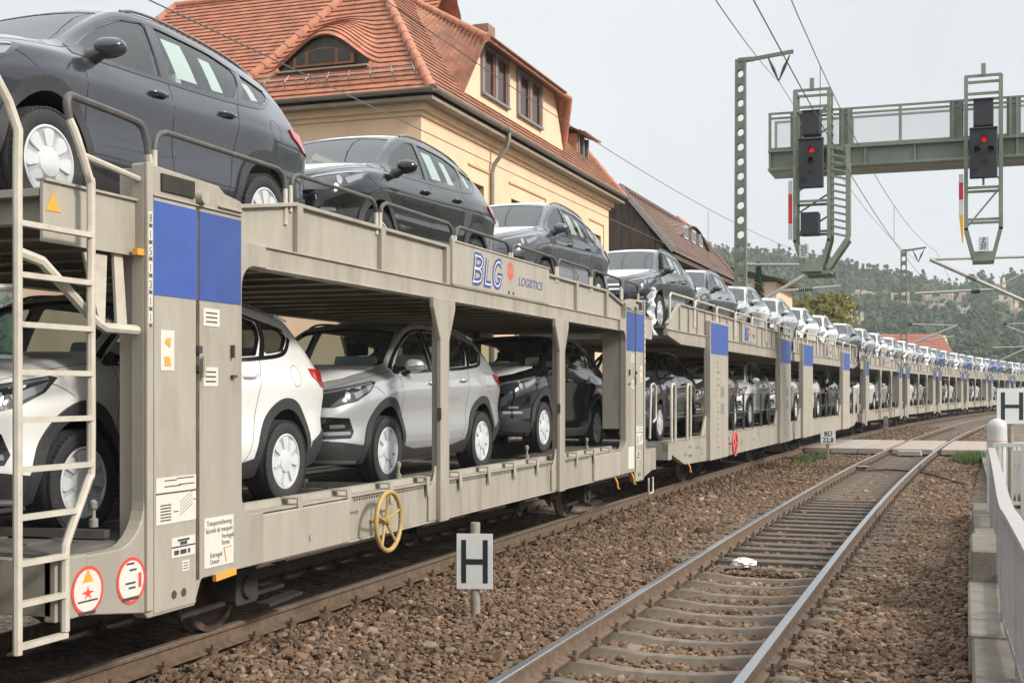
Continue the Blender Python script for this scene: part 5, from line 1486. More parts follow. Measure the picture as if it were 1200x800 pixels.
# small dormer farther along
dm2 = empty('dormer', (0, 0, 0), parent=hs)
ua2 = -11.75; sa, sb = s_at(676, ua2), s_at(690, ua2); za, zb2 = 9.0, 10.15
b = MB(); b.box(ua2-2.0, ua2, sa, sa+.12, za-.4, zb2); b.box(ua2-2.0, ua2, sb-.12, sb, za-.4, zb2); b.build('dormer_wall', M_RIDGE, dm2)
b = MB(); b.box(ua2-.06, ua2+.02, sa+.12, sb-.12, za-.4, za); b.box(ua2-.06, ua2+.04, sa+.12, sa+.22, za, zb2); b.box(ua2-.06, ua2+.04, sb-.22, sb-.12, za, zb2); b.box(ua2-.06, ua2+.04, (sa+sb)/2-.05, (sa+sb)/2+.05, za, zb2); fo = b.build('window', M_FRAMEG, dm2)
b = MB(); b.box(ua2-.05, ua2-.03, sa+.22, sb-.22, za, zb2); b.build('pane', M_GLASSH, fo)
b = MB(); tile_plane(b, (ua2+.35, sa-.25, zb2-.05), (ua2+.35, sb+.25, zb2-.05), (ua2-2.2, sb+.25, zb2+.95), (ua2-2.2, sa-.25, zb2+.95), seed=12); b.build('roof', M_TILE2, dm2)
# snow fence on the right eave, aerial, chimney
sc_ = s_at(567, UR); b = MB(); b.box(UR-.25, UR+.25, sc_-.3, sc_+.3, ZR-.6, ZR+.75); b.build('chimney', mat('chimney_brick', (.25, .15, .11), .9, noise=.3, nscale=12), hs)
pa = at(571, 14, 33)
b = MB(); b.tube([(UR, pa.y, ZR), (UR, pa.y, ZR+1.6)], .02, 6)
for k in range(3): b.tube([(UR-.5, pa.y+.1*k, ZR+1.1+.2*k), (UR+.7, pa.y-.05*k, ZR+1.05+.2*k)], .01, 5)
b.build('aerial', M_GUT, hs)
# left wing
X1, X0 = UW+.6, -25.6; WS0, WS1 = 29.0, 36.4
wg = MB(); wg.box(X0+.4, X1+2.0, WS0+.4, WS1-.4, -.4, ZE-.15); wg.build('wall', M_WALLY, hs)
hw2 = (WS1-WS0)/2; zr2 = ZE+hw2*1.30
wl_ = at(214, 30, 33.0)
b = MB(); tile_plane(b, (X0, WS0, ZE), (X1+2.5, WS0, ZE), (X1+2.5, WS0+hw2, zr2), (X0+hw2*.95, WS0+hw2, zr2), seed=14)
tile_plane(b, (X0, WS1, ZE), (X0, WS0, ZE), (X0+hw2*.95, WS0+hw2, zr2), (X0+hw2*.95, WS0+hw2+.02, zr2), seed=15, colw=.4)
tile_plane(b, (X1+2.5, WS1, ZE), (X0, WS1, ZE), (X0+hw2*.95, WS0+hw2, zr2), (X1+2.5, WS0+hw2, zr2), seed=16, colw=.6, course=.4)
b.build('roof', M_TILE, hs)
b = MB(); ridge_line(b, (X0, WS0, ZE), (X0+hw2*.95, WS0+hw2, zr2)); ridge_line(b, (X0+hw2*.95, WS0+hw2, zr2), (X1+2.0, WS0+hw2, zr2)); b.build('ridge_tiles', M_RIDGE, hs, smooth=50)

# ---- brown-roofed building
bh = thing('brown_building', 'dark timber building with brown tiled roof and eyebrow dormer of three small windows', 'building', (0, 0, 0))
gs0, gs1 = 50.0, 65.5
ur, ue = -13.0, -10.8
zr, ze = 10.0, 7.35
b = MB(); tile_plane(b, (ue, gs0-.3, ze), (ue, gs1, ze), (ur, gs1-.02, zr), (ur, gs0-.3, zr), course=.24, colw=.3, seed=21, lift=.03,
    disp=lambda f, t: (.85*((math.cos(PI*min(1, abs((f-.64)/.27)))+1)/2)**.8*max(0, 1-abs(t-.50)/.46)**1.0 if t > .495 else 0))
tile_plane(b, (2*ur-ue, gs1, ze), (2*ur-ue, gs0-.3, ze), (ur, gs0-.3, zr), (ur, gs1-.02, zr), course=.6, colw=1, seed=22)
tile_plane(b, (ue, gs1, ze), (2*ur-ue, gs1, ze), (ur, gs1-.02, zr), (ur+.01, gs1-.02, zr), course=.5, colw=.6, seed=23)
b.build('roof', M_TILEB, bh)
b = MB(); b.prism([(ue-.5, -.4), (ue-.5, ze+.2), (ur, zr-.15), (2*ur-ue+.5, ze+.2), (2*ur-ue+.5, -.4)], gs0, gs1-.4, 'XZ'); b.build('wall', M_DARKW, bh)
b = MB()
for k in range(26): x = ue-.5-.28*k; zt3 = zr-.2-abs(x-ur)*1.2; b.box(x-.02, x+.02, gs0-.03, gs0-.002, -.4, zt3)
b.build('wall_batten', M_DARKW, bh)
b = MB(); b.bar((ue+.05, gs0-.34, ze+.02), (ur, gs0-.34, zr+.06), .10, .20); b.bar((2*ur-ue, gs0-.34, ze+.02), (ur, gs0-.34, zr+.06), .10, .20); b.build('barge_board', mat('barge_grey', (.30, .28, .255), .8, noise=.1, nscale=4), bh)
b = MB(); ridge_line(b, (ur, gs0, zr), (ur, gs1-.1, zr), .13, .5); ridge_line(b, (ur, gs1-.02, zr), (ue, gs1, ze), .12, .5); b.build('ridge_tiles', M_TILEB, bh, smooth=50)
b = MB(); p = Vector((ur+.55, 62.2, zr-.62)); b.prism([(p.x-.75, p.z+.80), (p.x+.35, p.z-.38), (p.x+.35, p.z-.10), (p.x-.75, p.z+1.02)], p.y-.6, p.y+1.2, 'XZ'); b.build('patch', M_RIDGE, bh); 
# eyebrow face and its three windows
dm3 = empty('eyebrow_dormer', parent=bh)
pu = ue+(ur-ue)*.50; pz = ze+(zr-ze)*.50
b = MB(); N_ = 20
fl = [(gs0-.3)+(gs1-gs0)*(.64-.26+.52*i/N_) for i in range(N_+1)]
pro = [.85*((math.cos(PI*min(1, abs((-.26+.52*i/N_)/.27)))+1)/2)**.8 for i in range(N_+1)]
nb2 = Vector((zr-ze, 0, ur*-1+ue)).normalized()
vs = [Vector((pu-.1, y, pz-.02)) for y in fl]+[Vector((pu-.1, y, pz+d)) for y, d in zip(fl, pro)]
b.add(vs, [(i, i+1, N_+2+i, N_+1+i) for i in range(N_)]); b.build('dormer_wall', M_DARKW, dm3)
for k in (-1, 0, 1):
    y = (gs0-.3)+(gs1-gs0)*.64+k*1.75
    b = MB(); b.box(pu-.2, pu-.04, y-.38, y+.38, pz+.10, pz+.68); fo = b.build('window', M_SIGNW, dm3)
    b = MB(); b.box(pu-.039, pu-.034, y-.33, y-.03, pz+.17, pz+.61); b.box(pu-.039, pu-.034, y+.03, y+.33, pz+.17, pz+.61); b.build('pane', M_GLASSH, fo)
b = MB(); b.box(ue-.35, ue-.06, gs0, gs1-.5, ze-.22, ze-.06); b.build('gutter', M_DARKW, bh)

# ---- small houses farther on
sh = thing('small_house', 'small pale house with grey eaves half hidden behind the white cars', 'house')
p = at(893, 340, 84)
b = MB(); b.box(p.x-6, p.x+1.2, p.y-2, p.y+6, -.4, p.z+.35); b.build('wall', M_WALLY, sh)
b = MB(); tile_plane(b, (p.x-6.5, p.y-2.6, p.z+2.6), (p.x-6.5, p.y+6.5, p.z+2.6), (p.x+2.0, p.y+6.5, p.z+.35), (p.x+2.0, p.y-2.6, p.z+.35), course=.4, colw=.6, seed=30); b.build('roof', M_EAVE, sh)
b = MB(); b.box(p.x-1.5, p.x-.3, p.y-2.02, p.y-1.99, p.z-1.9, p.z-.6); b.build('window', M_DARKW, sh)
rh = thing('red_roofed_house', 'distant house with bright red roof and cream gable above the car row', 'house')
p = at(1076, 393, 170); q = at(1110, 394, 176)
c0 = at(1052, 394, 172); zt5 = c0.z+.3
L5 = 14; dirx = Vector((math.cos(.32), math.sin(.32), 0)); diry = Vector((-math.sin(.32), math.cos(.32), 0)); O5 = at(1108, 457, 172); O5.z = 0
Mr = Matrix.Translation(O5) @ Matrix.Rotation(.30, 4, 'Z')
def R5(v): return Mr @ Vector(v)
b = MB(); tile_plane(b, R5((-12, -3.6, zt5-3.6)), R5((.6, -3.6, zt5-3.6)), R5((-.5, 0, zt5)), R5((-12, 0, zt5)), course=.5, colw=.6, seed=31)
tile_plane(b, R5((.6, 3.6, zt5-3.6)), R5((-12, 3.6, zt5-3.6)), R5((-12, 0, zt5)), R5((-.5, 0, zt5)), course=.5, colw=.6, seed=32); b.build('roof', mat('roof_red_new', (.30, .10, .065), .8, noise=.12, nscale=2), rh)
b = MB(); b.prism([(-3.2, -.4), (-3.2, zt5-3.4), (0, zt5-.2), (3.2, zt5-3.4), (3.2, -.4)], -11.5, 0, 'YZ', Mr); b.build('wall', mat('render_cream', (.62, .50, .33), .9), rh)
# ------------------------------------------------------------------ wooded hill with sandstone cliffs, trees
mn = mnoise
def az_dir(px):
    r = (px-600)/F_PX; v = Vector((r*math.cos(TH)-math.sin(TH), r*math.sin(TH)+math.cos(TH), 0)); return v
rid = pchip([-900, -300, 300, 700, 850, 900, 950, 1000, 1060, 1110, 1160, 1200, 1350, 1700, 2200], [250, 255, 280, 305, 311, 313, 322, 335, 346, 350, 345, 344, 338, 316, 306])
D0, D1 = 260.0, 620.0
def hill_pt(px, t):
    d = D0+(D1-D0)*t; v = az_dir(px)*d
    zr_ = (457-rid(px)-6)/F_PX*D1
    e = t**.85 if t < .5 else t**.85
    z = -2+(zr_+2)*(.5-.5*math.cos(PI*min(1, e)))+ (6*mn.noise(Vector((px*.006, t*3, 1.3))) if .08 < t < .9 else 0)
    return Vector((v.x, v.y, z+CAM_H*t))
vs = []; fs = []; NX, NT = 130, 30
for i in range(NX+1):
    for j in range(NT+4):
        t = j/NT
        p = hill_pt(-900+3100*i/NX, min(t, 1.0))
        if t > 1: v = az_dir(-900+3100*i/NX); p = Vector((v.x*(D0+(D1-D0)*t), v.y*(D0+(D1-D0)*t), p.z-(t-1)*40))
        vs.append(p)
k = NT+4
for i in range(NX):
    for j in range(k-1): a = i*k+j; fs.append((a, a+1, a+k+1, a+k))
me = bpy.data.meshes.new('hill'); me.from_pydata(vs, [], fs); me.materials.append(mat('hill_floor', (.035, .045, .022), .95, noise=.4, nscale=.05)); ho = link_mesh('hill', me); ho['kind'] = 'structure'

def tree_mat(name, cols, trans=.0):
    m = bpy.data.materials.new(name); m.use_nodes = True; nt = m.node_tree; N = nt.nodes; L = nt.links; b = N['Principled BSDF']; b.inputs['Roughness'].default_value = .85; b.inputs['Specular IOR Level'].default_value = .15
    ge = N.new('ShaderNodeNewGeometry'); r = N.new('ShaderNodeValToRGB'); e = r.color_ramp.elements
    e[0].position = 0; e[0].color = (*cols[0], 1); e[1].position = 1; e[1].color = (*cols[-1], 1)
    for i, c in enumerate(cols[1:-1]): x = e.new((i+1)/(len(cols)-1)); x.color = (*c, 1)
    tc = N.new('ShaderNodeTexCoord'); n = N.new('ShaderNodeTexNoise'); n.inputs['Scale'].default_value = .035; n.inputs['Detail'].default_value = 4
    L.new(tc.outputs['Object'], n.inputs['Vector'])
    mth = N.new('ShaderNodeMath'); mth.operation = 'MULTIPLY_ADD'; mth.inputs[1].default_value = .55; L.new(ge.outputs['Random Per Island'], mth.inputs[0])
    m2 = N.new('ShaderNodeMath'); m2.operation = 'MULTIPLY'; m2.inputs[1].default_value = .5; L.new(n.outputs['Fac'], m2.inputs[0]); L.new(m2.outputs[0], mth.inputs[2])
    L.new(mth.outputs[0], r.inputs['Fac']); L.new(r.outputs['Color'], b.inputs['Base Color'])
    return m
rng = np.random.default_rng(12)
def tree_clump(rnd, conifer):
    """one far tree as many small leaf clumps spread through its crown"""
    V_ = []; F_ = []
    lobes = [(Vector((rnd.gauss(0, .26), rnd.gauss(0, .26), rnd.uniform(.15, .95))), rnd.uniform(.30, .50)) for _ in range(5)]
    if conifer: lobes = [(Vector((rnd.gauss(0, .05), rnd.gauss(0, .05), .25+.36*q)), .44-.085*q) for q in range(5)]
    for c, cr in lobes:
        bm = bmesh.new(); bmesh.ops.create_icosphere(bm, subdivisions=2, radius=cr*.86); off = Vector((rnd.random()*9, rnd.random()*9, 0)); k = len(V_)
        for v in bm.verts: kk = 1+.55*mn.noise(v.co*6+off)+rnd.uniform(-.22, .22); v.co = v.co*kk
        bm.verts.ensure_lookup_table()
        V_ += [v.co+c for v in bm.verts]; F_ += [tuple(k+v.index for v in f.verts) for f in bm.faces]; bm.free()
    for _ in range(70):
        c, cr = rnd.choice(lobes); v = Vector((rnd.gauss(0, 1), rnd.gauss(0, 1), rnd.gauss(.3, 1))).normalized(); p = c+v*cr*rnd.uniform(.8, 1.25); n = (v+Vector((rnd.gauss(0, .3), rnd.gauss(0, .3), .3))).normalized(); a2 = n.orthogonal().normalized(); b2 = n.cross(a2); s = .085*rnd.uniform(.6, 1.5); k = len(V_)
        V_ += [p-a2*s, p+b2*s*.7, p+a2*s, p-b2*s*.7]; F_ += [(k, k+1, k+2), (k, k+2, k+3)]
    return (np.array([v[:] for v in V_]), np.array(F_))
rnd = random.Random(3)
VAR = [tree_clump(rnd, i % 4 == 0) for i in range(16)]
CLIFFS = [(985, 372, 34, 18), (1012, 357, 28, 14), (1000, 393, 20, 18), (1052, 361, 22, 12), (1068, 372, 24, 14), (1095, 364, 28, 15), (1122, 362, 28, 14), (1134, 377, 22, 14), (1172, 354, 14, 22), (1181, 372, 24, 18), (1197, 379, 18, 12), (1150, 369, 14, 10)]
V = []; F = []; base = 0; cnt = 0
while cnt < 6000:
    px = rnd.uniform(800, 1260) if rnd.random() < .82 else rnd.uniform(-500, 2000); t = rnd.random()**.9
    p = hill_pt(px, t); dd = D0+(D1-D0)*t; pj_y = 457-(p.z-CAM_H)/dd*F_PX
    if any(abs(px-c[0]) < c[2]*.6 and -c[3]*.5 < pj_y-c[1] < c[3]*2.0 for c in CLIFFS) and rnd.random() < .95: continue
    vv, ff = VAR[rnd.randrange(len(VAR))]; s = rnd.uniform(3.8, 7.0)*(1.0 if t < .85 else .8); a = rnd.uniform(0, 2*PI)
    x = vv[:, 0]*math.cos(a)-vv[:, 1]*math.sin(a); y = vv[:, 0]*math.sin(a)+vv[:, 1]*math.cos(a)
    V.append(np.stack([x*s+p.x, y*s+p.y, vv[:, 2]*s*rnd.uniform(.9, 1.25)+p.z], -1)); F.append(ff+base); base += len(vv); cnt += 1
V = np.concatenate(V).astype(np.float32); F = np.concatenate(F).astype(np.int32)
me = bpy.data.meshes.new('forest'); me.vertices.add(len(V)); me.vertices.foreach_set('co', V.ravel()); me.loops.add(F.size); me.loops.foreach_set('vertex_index', F.ravel()); me.polygons.add(len(F)); me.polygons.foreach_set('loop_start', np.arange(0, F.size, 3, dtype=np.int32)); me.update(calc_edges=True); me.validate(); me.shade_flat()
me.materials.append(tree_mat('forest_leaves', [(.022, .046, .026), (.034, .064, .032), (.048, .080, .036), (.070, .098, .040), (.10, .105, .042)]))
fo = link_mesh('forest', me); tag(fo, 'mixed wood covering the hillside behind the train', 'forest', kind='stuff')
# cliffs
M_ROCK = mat('sandstone', (.62, .53, .42), .95, noise=.45, nscale=.35, dirt=(.28, .25, .22), dirt_amt=.5, dscale=.25, bump=.5, bscale=1.2)
for i, (px, py, w, h) in enumerate(CLIFFS):
    best = min(((abs((457-(hill_pt(px, t/100).z-CAM_H)/(D0+(D1-D0)*t/100)*F_PX)-py-h*.4), t/100) for t in range(5, 99)))
    t = best[1]; d = D0+(D1-D0)*t; p = hill_pt(px, t); W_ = w/F_PX*d; H_ = h/F_PX*d*1.25
    mb = MB(); rr = random.Random(i)
    n = 5
    for kx in range(n):
        x0 = -W_/2+W_*kx/n; hh2 = H_*rr.uniform(.55, 1.1); dd = rr.uniform(-2, 2)
        zz = -3; 
        for lay in range(3):
            l1 = zz+(hh2+3)/3; sh_ = rr.uniform(-.5, .5); mb.box(x0+sh_, x0+W_/n*rr.uniform(.9, 1.1)+sh_, dd+rr.uniform(-.8, .4), dd+7, zz, l1*rr.uniform(.97, 1.0)); zz = l1
    o = mb.build('sandstone_cliff', M_ROCK)
    for v in o.data.vertices: v.co += Vector((mn.noise(v.co*.7), mn.noise(v.co*.7+Vector((5, 0, 0))), mn.noise(v.co*.9+Vector((0, 7, 0)))))*.7
    o.location = p-az_dir(px)*7+Vector((0, 0, 2.5)); o.rotation_euler = (0, 0, math.atan2(az_dir(px).y, az_dir(px).x)-PI/2)
    tag(o, 'pale sandstone cliff among the trees on the hillside', 'cliff', 'sandstone cliffs on the hill')

def leafy_tree(name, label, loc, h, r, cols, n, trunk_h, seed, leaf=.28, cat='tree'):
    rr = random.Random(seed); t = thing(name, label, cat, loc)
    b = MB(); b.tube([(0, 0, -.4), (.1, .05, trunk_h), (.2, .1, h*.7)], [.22, .17, .05], 8)
    limbs = []
    for i in range(9):
        a = rr.uniform(0, 2*PI); z = trunk_h*.8+rr.random()*h*.4; e = Vector((math.cos(a)*r*rr.uniform(.5, .85), math.sin(a)*r*rr.uniform(.5, .85), z+h*rr.uniform(.15, .35))); b.tube([(.1, .05, z), tuple(Vector((.1, .05, z)).lerp(e, .5)+Vector((0, 0, .15))), tuple(e)], [.08, .05, .02], 5); limbs.append(e)
    b.build('trunk', mat('bark', (.07, .055, .045), .9, noise=.3, nscale=8), t, smooth=50)
    c = MB(); centers = [(Vector((rr.gauss(0, r*.42), rr.gauss(0, r*.42), trunk_h+(h-trunk_h)*rr.uniform(.15, .92))), rr.uniform(.25, .42)*r) for _ in range(34)]
    for _ in range(n):
        ce, cr = rr.choice(centers); v = Vector((rr.gauss(0, 1), rr.gauss(0, 1), rr.gauss(0, 1))).normalized()*cr*rr.random()**.4
        p = ce+v; 
        if p.z > h or p.z < trunk_h*.5: continue
        a = Vector((rr.gauss(0, 1), rr.gauss(0, 1), rr.gauss(0, 1))).normalized(); bb = a.orthogonal().normalized(); s = leaf*rr.uniform(.5, 1.2)
        c.add([p-a*s, p+bb*s*.5, p+a*s, p-bb*s*.5], [(0, 1, 2, 3)])
    c.build('crown', tree_mat(name+'_leaves', cols), t)
    return t
AUT = [(.06, .055, .012), (.11, .10, .02), (.15, .13, .025), (.09, .10, .025), (.19, .14, .03)]
p = at(962, 457, 93); leafy_tree('autumn_tree', 'yellow-green autumn tree behind the white cars', (p.x, p.y, 0), 8.9, 3.1, AUT, 5200, 2.0, 5)
p = at(1078, 457, 150); leafy_tree('autumn_bush', 'olive bush in front of the red-roofed house', (p.x-1, p.y, 0), 6.6, 3.2, AUT, 2200, 1.0, 6, .35, 'bush')
p = at(940, 457, 110); leafy_tree('autumn_tree', 'low olive tree left of the yellow-green tree', (p.x-2, p.y, 0), 8.2, 2.6, [(.05, .06, .02), (.08, .09, .025), (.12, .11, .03)], 2500, 2, 7)
t = thing('conifer', 'dark slim conifer beside the lattice mast', 'tree', (0, 0, 0)); p = at(889, 457, 80)
t.location = (p.x, p.y, 0)
b = MB(); b.tube([(0, 0, -.4), (0, 0, 9.4)], [.16, .03], 8); b.build('trunk', MATS['bark'], t)
b = MB(); rr = random.Random(4)
for _ in range(2600):
    z = 1.0+8.8*rr.random()**.8; r = (9.9-z)*.17*rr.random()**.4; a = rr.uniform(0, 2*PI); p = Vector((r*math.cos(a), r*math.sin(a), z-r*.3)); d = Vector((math.cos(a), math.sin(a), -.5))*.22; w_ = Vector((-math.sin(a), math.cos(a), 0))*.07
    b.add([p-w_, p+d, p+w_, p-d*.5], [(0, 1, 2, 3)])
b.build('crown', tree_mat('conifer_needles', [(.022, .034, .016), (.035, .05, .02), (.05, .06, .025)]), t)

# ------------------------------------------------------------------ thin haze in the valley air
hb = MB(); hb.box(-720, 720, -70, 760, -2.3, 112); hz = hb.build('haze', mat('haze_air'))
hm = MATS['haze_air']; hm.node_tree.nodes.remove(hm.node_tree.nodes['Principled BSDF'])
pv = hm.node_tree.nodes.new('ShaderNodeVolumePrincipled'); pv.inputs['Color'].default_value = (.93, .97, 1.0, 1); pv.inputs['Density'].default_value = .00045; pv.inputs['Anisotropy'].default_value = .2
hm.node_tree.links.new(pv.outputs['Volume'], hm.node_tree.nodes['Material Output'].inputs['Volume'])
hz['kind'] = 'stuff'
# ------------------------------------------------------------------ the SUV (front towards +X, built at origin, ground z = 0)
AX_F, AX_R, WZ = 1.357, -1.313, 0.352
_X = [-2.24, -2.2, -2.14, -2.06, -1.98, -1.9, -1.7, -1.3, -.8, -.3, .1, .3, .45, .7, .95, 1.15, 1.5, 1.9, 2.1, 2.2, 2.24]
f_zt = pchip(_X, [.82, .93, 1.05, 1.24, 1.41, 1.520, 1.562, 1.612, 1.640, 1.645, 1.618, 1.578, 1.52, 1.385, 1.235, 1.125, 1.072, .968, .878, .775, .69])
f_zs = pchip([-2.24, -2.2, -2.1, -1.8, -1.0, 0, 1.1, 1.5, 1.9, 2.1, 2.2, 2.24], [.76, .87, 1.0, 1.08, 1.075, 1.04, 1.0, .96, .885, .80, .71, .64])
f_w = pchip([-2.24, -2.2, -2.14, -2.0, -1.7, -1.31, -.8, 0, .8, 1.36, 1.7, 1.95, 2.1, 2.2, 2.24], [.62, .75, .82, .872, .91, .93, .906, .892, .898, .926, .898, .835, .755, .62, .48])
f_zb = pchip([-2.24, -2.2, -2.0, -1.7, 1.7, 2.0, 2.2, 2.24], [.40, .34, .27, .22, .22, .24, .30, .36])
f_yr = pchip([-2.24, -2.14, -2.06, -1.9, -1.3, -.3, .3, .7, 1.15, 1.7, 2.1, 2.2, 2.24], [.42, .58, .585, .56, .585, .615, .625, .665, .70, .64, .52, .42, .30])
f_dr = pchip([-2.24, -1.9, -1.3, .3, .95, 1.15, 1.7, 2.1, 2.24], [.03, .06, .065, .06, .045, .03, .022, .025, .03])

def car_section(x, inset=0.0):
    zt, zs, w, zb, yr, dr = f_zt(x), f_zs(x), f_w(x), f_zb(x), f_yr(x), f_dr(x)
    zs = min(zs, zt-.03)
    zr = zt-dr
    yr = min(yr, w*.8)
    if inset:
        zt -= inset; zr -= inset; yr -= inset*.7; w -= inset*1.2; zs -= 0
    hz = (zs-zb)
    s6y = .95*w; s8 = (yr, zr)
    m = .5
    r7 = (s6y+(s8[0]-s6y)*m+.012*min(1, max(0, zr-zs)/.4), zs+(zr-zs)*m+.012)
    rows = [(0, zb), (.80*w, zb), (.93*w, zb+.14*hz), (.984*w, zb+.33*hz), (.968*w, zb+.56*hz), (1.003*w, zb+.80*hz), (.984*w, zb+.90*hz),
            (s6y, zs+.002), r7, s8, (s8[0]*.88, zr+dr*.42), (s8[0]*.5, zr+dr*.84), (0, zt)]
    return rows

def section_curve(x, inset=0.0, per=5):
    rows = [Vector(r) for r in car_section(x, inset)]
    out = []
    k = len(rows)
    for i in range(k-1):
        p0 = rows[i-1] if i else Vector((-rows[1].x, rows[1].y)); p1 = rows[i]; p2 = rows[i+1]
        p3 = rows[i+2] if i+2 < k else Vector((-rows[k-2].x, rows[k-2].y))
        for j in range(per):
            t = j/per
            # damped spline: keeps the shoulder and roof edge taut
            m1 = (p2-p0)*.36; m2 = (p3-p1)*.36
            out.append((2*t**3-3*t*t+1)*p1+(t**3-2*t*t+t)*m1+(-2*t**3+3*t*t)*p2+(t**3-t*t)*m2)
    out.append(rows[-1])
    return out

def car_loft(x0, x1, n, inset=0.0, zmin=None, per=5, mats=0):
    """closed loft of sections"""
    mb = MB(); mb.mat(mats)
    ts = [0.5-0.5*math.cos(PI*i/n) for i in range(n+1)]
    ts = [0.45*t+0.55*i/n for i, t in enumerate(ts)]
    rings = []
    for t in ts:
        x = x0+(x1-x0)*t
        half = section_curve(x, inset, per)
        if zmin is not None: half = [Vector((p.x, max(p.y, zmin))) for p in half]
        ring = [(x, -p.x, p.y) for p in half]+[(x, p.x, p.y) for p in half[-2:0:-1]]
        rings.append(ring)
    k = len(rings[0])
    vs = [p for r in rings for p in r]; fs = []
    for i in range(n):
        for j in range(k): fs.append((i*k+j, i*k+(j+1) % k, (i+1)*k+(j+1) % k, (i+1)*k+j))
    mb.add(vs, fs)
    for ri, flip in ((0, False), (n, True)):
        ring = rings[ri]
        c = (ring[0][0], 0, sum(p[2] for p in ring)/k)
        sc = len(mb.v); base = ri*k
        mb.v.append(Vector(c))
        for j in range(k): mb.f.append([base+j, base+(j+1) % k, sc] if flip else [base+(j+1) % k, base+j, sc]); mb.m.append(mats)
    return mb

def mb_bm(mb):
    me = bpy.data.meshes.new('tmp'); me.from_pydata([tuple(p) for p in mb.v], [], mb.f)
    bm = bmesh.new(); bm.from_mesh(me)
    bmesh.ops.remove_doubles(bm, verts=bm.verts, dist=1e-5)
    bmesh.ops.recalc_face_normals(bm, faces=bm.faces)
    bpy.data.meshes.remove(me)
    return bm

def poly_grid(outline, step):
    """triangulated 2D polygon with inner points; returns points, triangles, boundary loop"""
    pts = [Vector(p) for p in outline]; dense = []
    for i, p in enumerate(pts):
        q = pts[(i+1) % len(pts)]; n = max(1, int(round((q-p).length/step)))
        for j in range(n): dense.append(p+(q-p)*(j/n))
    nb = len(dense)
    def inside(p):
        c = False
        for i in range(nb):
            a, b = dense[i], dense[(i+1) % nb]
            if (a.y > p.y) != (b.y > p.y) and p.x < (b.x-a.x)*(p.y-a.y)/(b.y-a.y)+a.x: c = not c
        return c
    xs = [p.x for p in dense]; ys = [p.y for p in dense]; inner = []
    y = min(ys)+step/2; r = 0
    while y < max(ys):
        x = min(xs)+step/2*(1+(r % 2))
        while x < max(xs):
            p = Vector((x, y))
            if inside(p) and min((p-d).length for d in dense) > step*.45: inner.append(p)
            x += step
        y += step; r += 1
    v, e, f, *_ = delaunay_2d_cdt(dense+inner, [(i, (i+1) % nb) for i in range(nb)], [list(range(nb))], 1, 1e-6)
    return [Vector(p) for p in v], f, nb

def decal(mb, bvh, outline, frame, offset=0.004, skirt=0.012, step=0.05, normal_only=False):
    """lay a 2D polygon on the surface found along frame['dir']; a skirt closes its edge towards the surface"""
    v2, f, nb = poly_grid(outline, step)
    o, ax, ay, d = frame['o'], frame['x'], frame['y'], frame['dir']
    pts = []; nrm = []
    for p in v2:
        src = o+ax*p.x+ay*p.y
        hit, nn, _, _ = bvh.ray_cast(src, d)
        if hit is None:
            hit, nn, _, _ = bvh.find_nearest(src+d*frame.get('len', 1.0))
        if nn.dot(d) > 0: nn = -nn
        pts.append(hit); nrm.append(nn)
    n0 = len(mb.v)
    for p, n in zip(pts, nrm): mb.v.append(p+n*offset)
    # face orientation against dir
    for t in f:
        a, b, c = (mb.v[n0+i] for i in t[:3])
        t = list(t)
        if (b-a).cross(c-a).dot(d) > 0: t = t[::-1]
        mb.f.append([n0+i for i in t]); mb.m.append(mb.cur)
    if skirt:
        n1 = len(mb.v)
        for i in range(nb): mb.v.append(pts[i]+nrm[i]*(offset-skirt))
        for i in range(nb):
            j = (i+1) % nb
            mb.f.append([n0+i, n0+j, n1+j, n1+i]); mb.m.append(mb.cur)

def grow(poly, d):
    """offset polygon outwards by d (approx, for smooth outlines)"""
    pts = [Vector(p) for p in poly]; k = len(pts); out = []
    area = sum(pts[i].x*pts[(i+1) % k].y-pts[(i+1) % k].x*pts[i].y for i in range(k))
    s = 1 if area > 0 else -1
    for i in range(k):
        a = (pts[i]-pts[i-1]).normalized(); b = (pts[(i+1) % k]-pts[i]).normalized()
        na = Vector((a.y, -a.x))*s; nb_ = Vector((b.y, -b.x))*s
        n = (na+nb_); n = n/max(.35, n.length_squared/2)
        out.append(tuple(pts[i]+n*d))
    return out

def F_side(sgn): return dict(o=Vector((0, 2.0*sgn, 0)), x=Vector((1, 0, 0)), y=Vector((0, 0, 1)), dir=Vector((0, -sgn, 0)), len=1.1)
def F_front(): return dict(o=Vector((4, 0, 0)), x=Vector((0, 1, 0)), y=Vector((0, 0, 1)), dir=Vector((-1, 0, 0)), len=1.8)
def F_rear(): return dict(o=Vector((-4, 0, 0)), x=Vector((0, 1, 0)), y=Vector((0, 0, 1)), dir=Vector((1, 0, 0)), len=1.8)
def F_top(): return dict(o=Vector((0, 0, 4)), x=Vector((1, 0, 0)), y=Vector((0, 1, 0)), dir=Vector((0, 0, -1)), len=2.5)
def F_obl(sgn, a, rear=False):
    """looking in from the front (or rear) corner, a = angle from the long axis"""
    fx = -1 if rear else 1
    d = Vector((-math.cos(a)*fx, -math.sin(a)*sgn, 0)); x = Vector((-math.sin(a)*fx, math.cos(a)*sgn, 0))
    return dict(o=-d*5, x=x, y=Vector((0, 0, 1)), dir=d, len=3)
def proj(fr, pts): return [(Vector(p).dot(fr['x']), Vector(p).dot(fr['y'])) for p in pts]

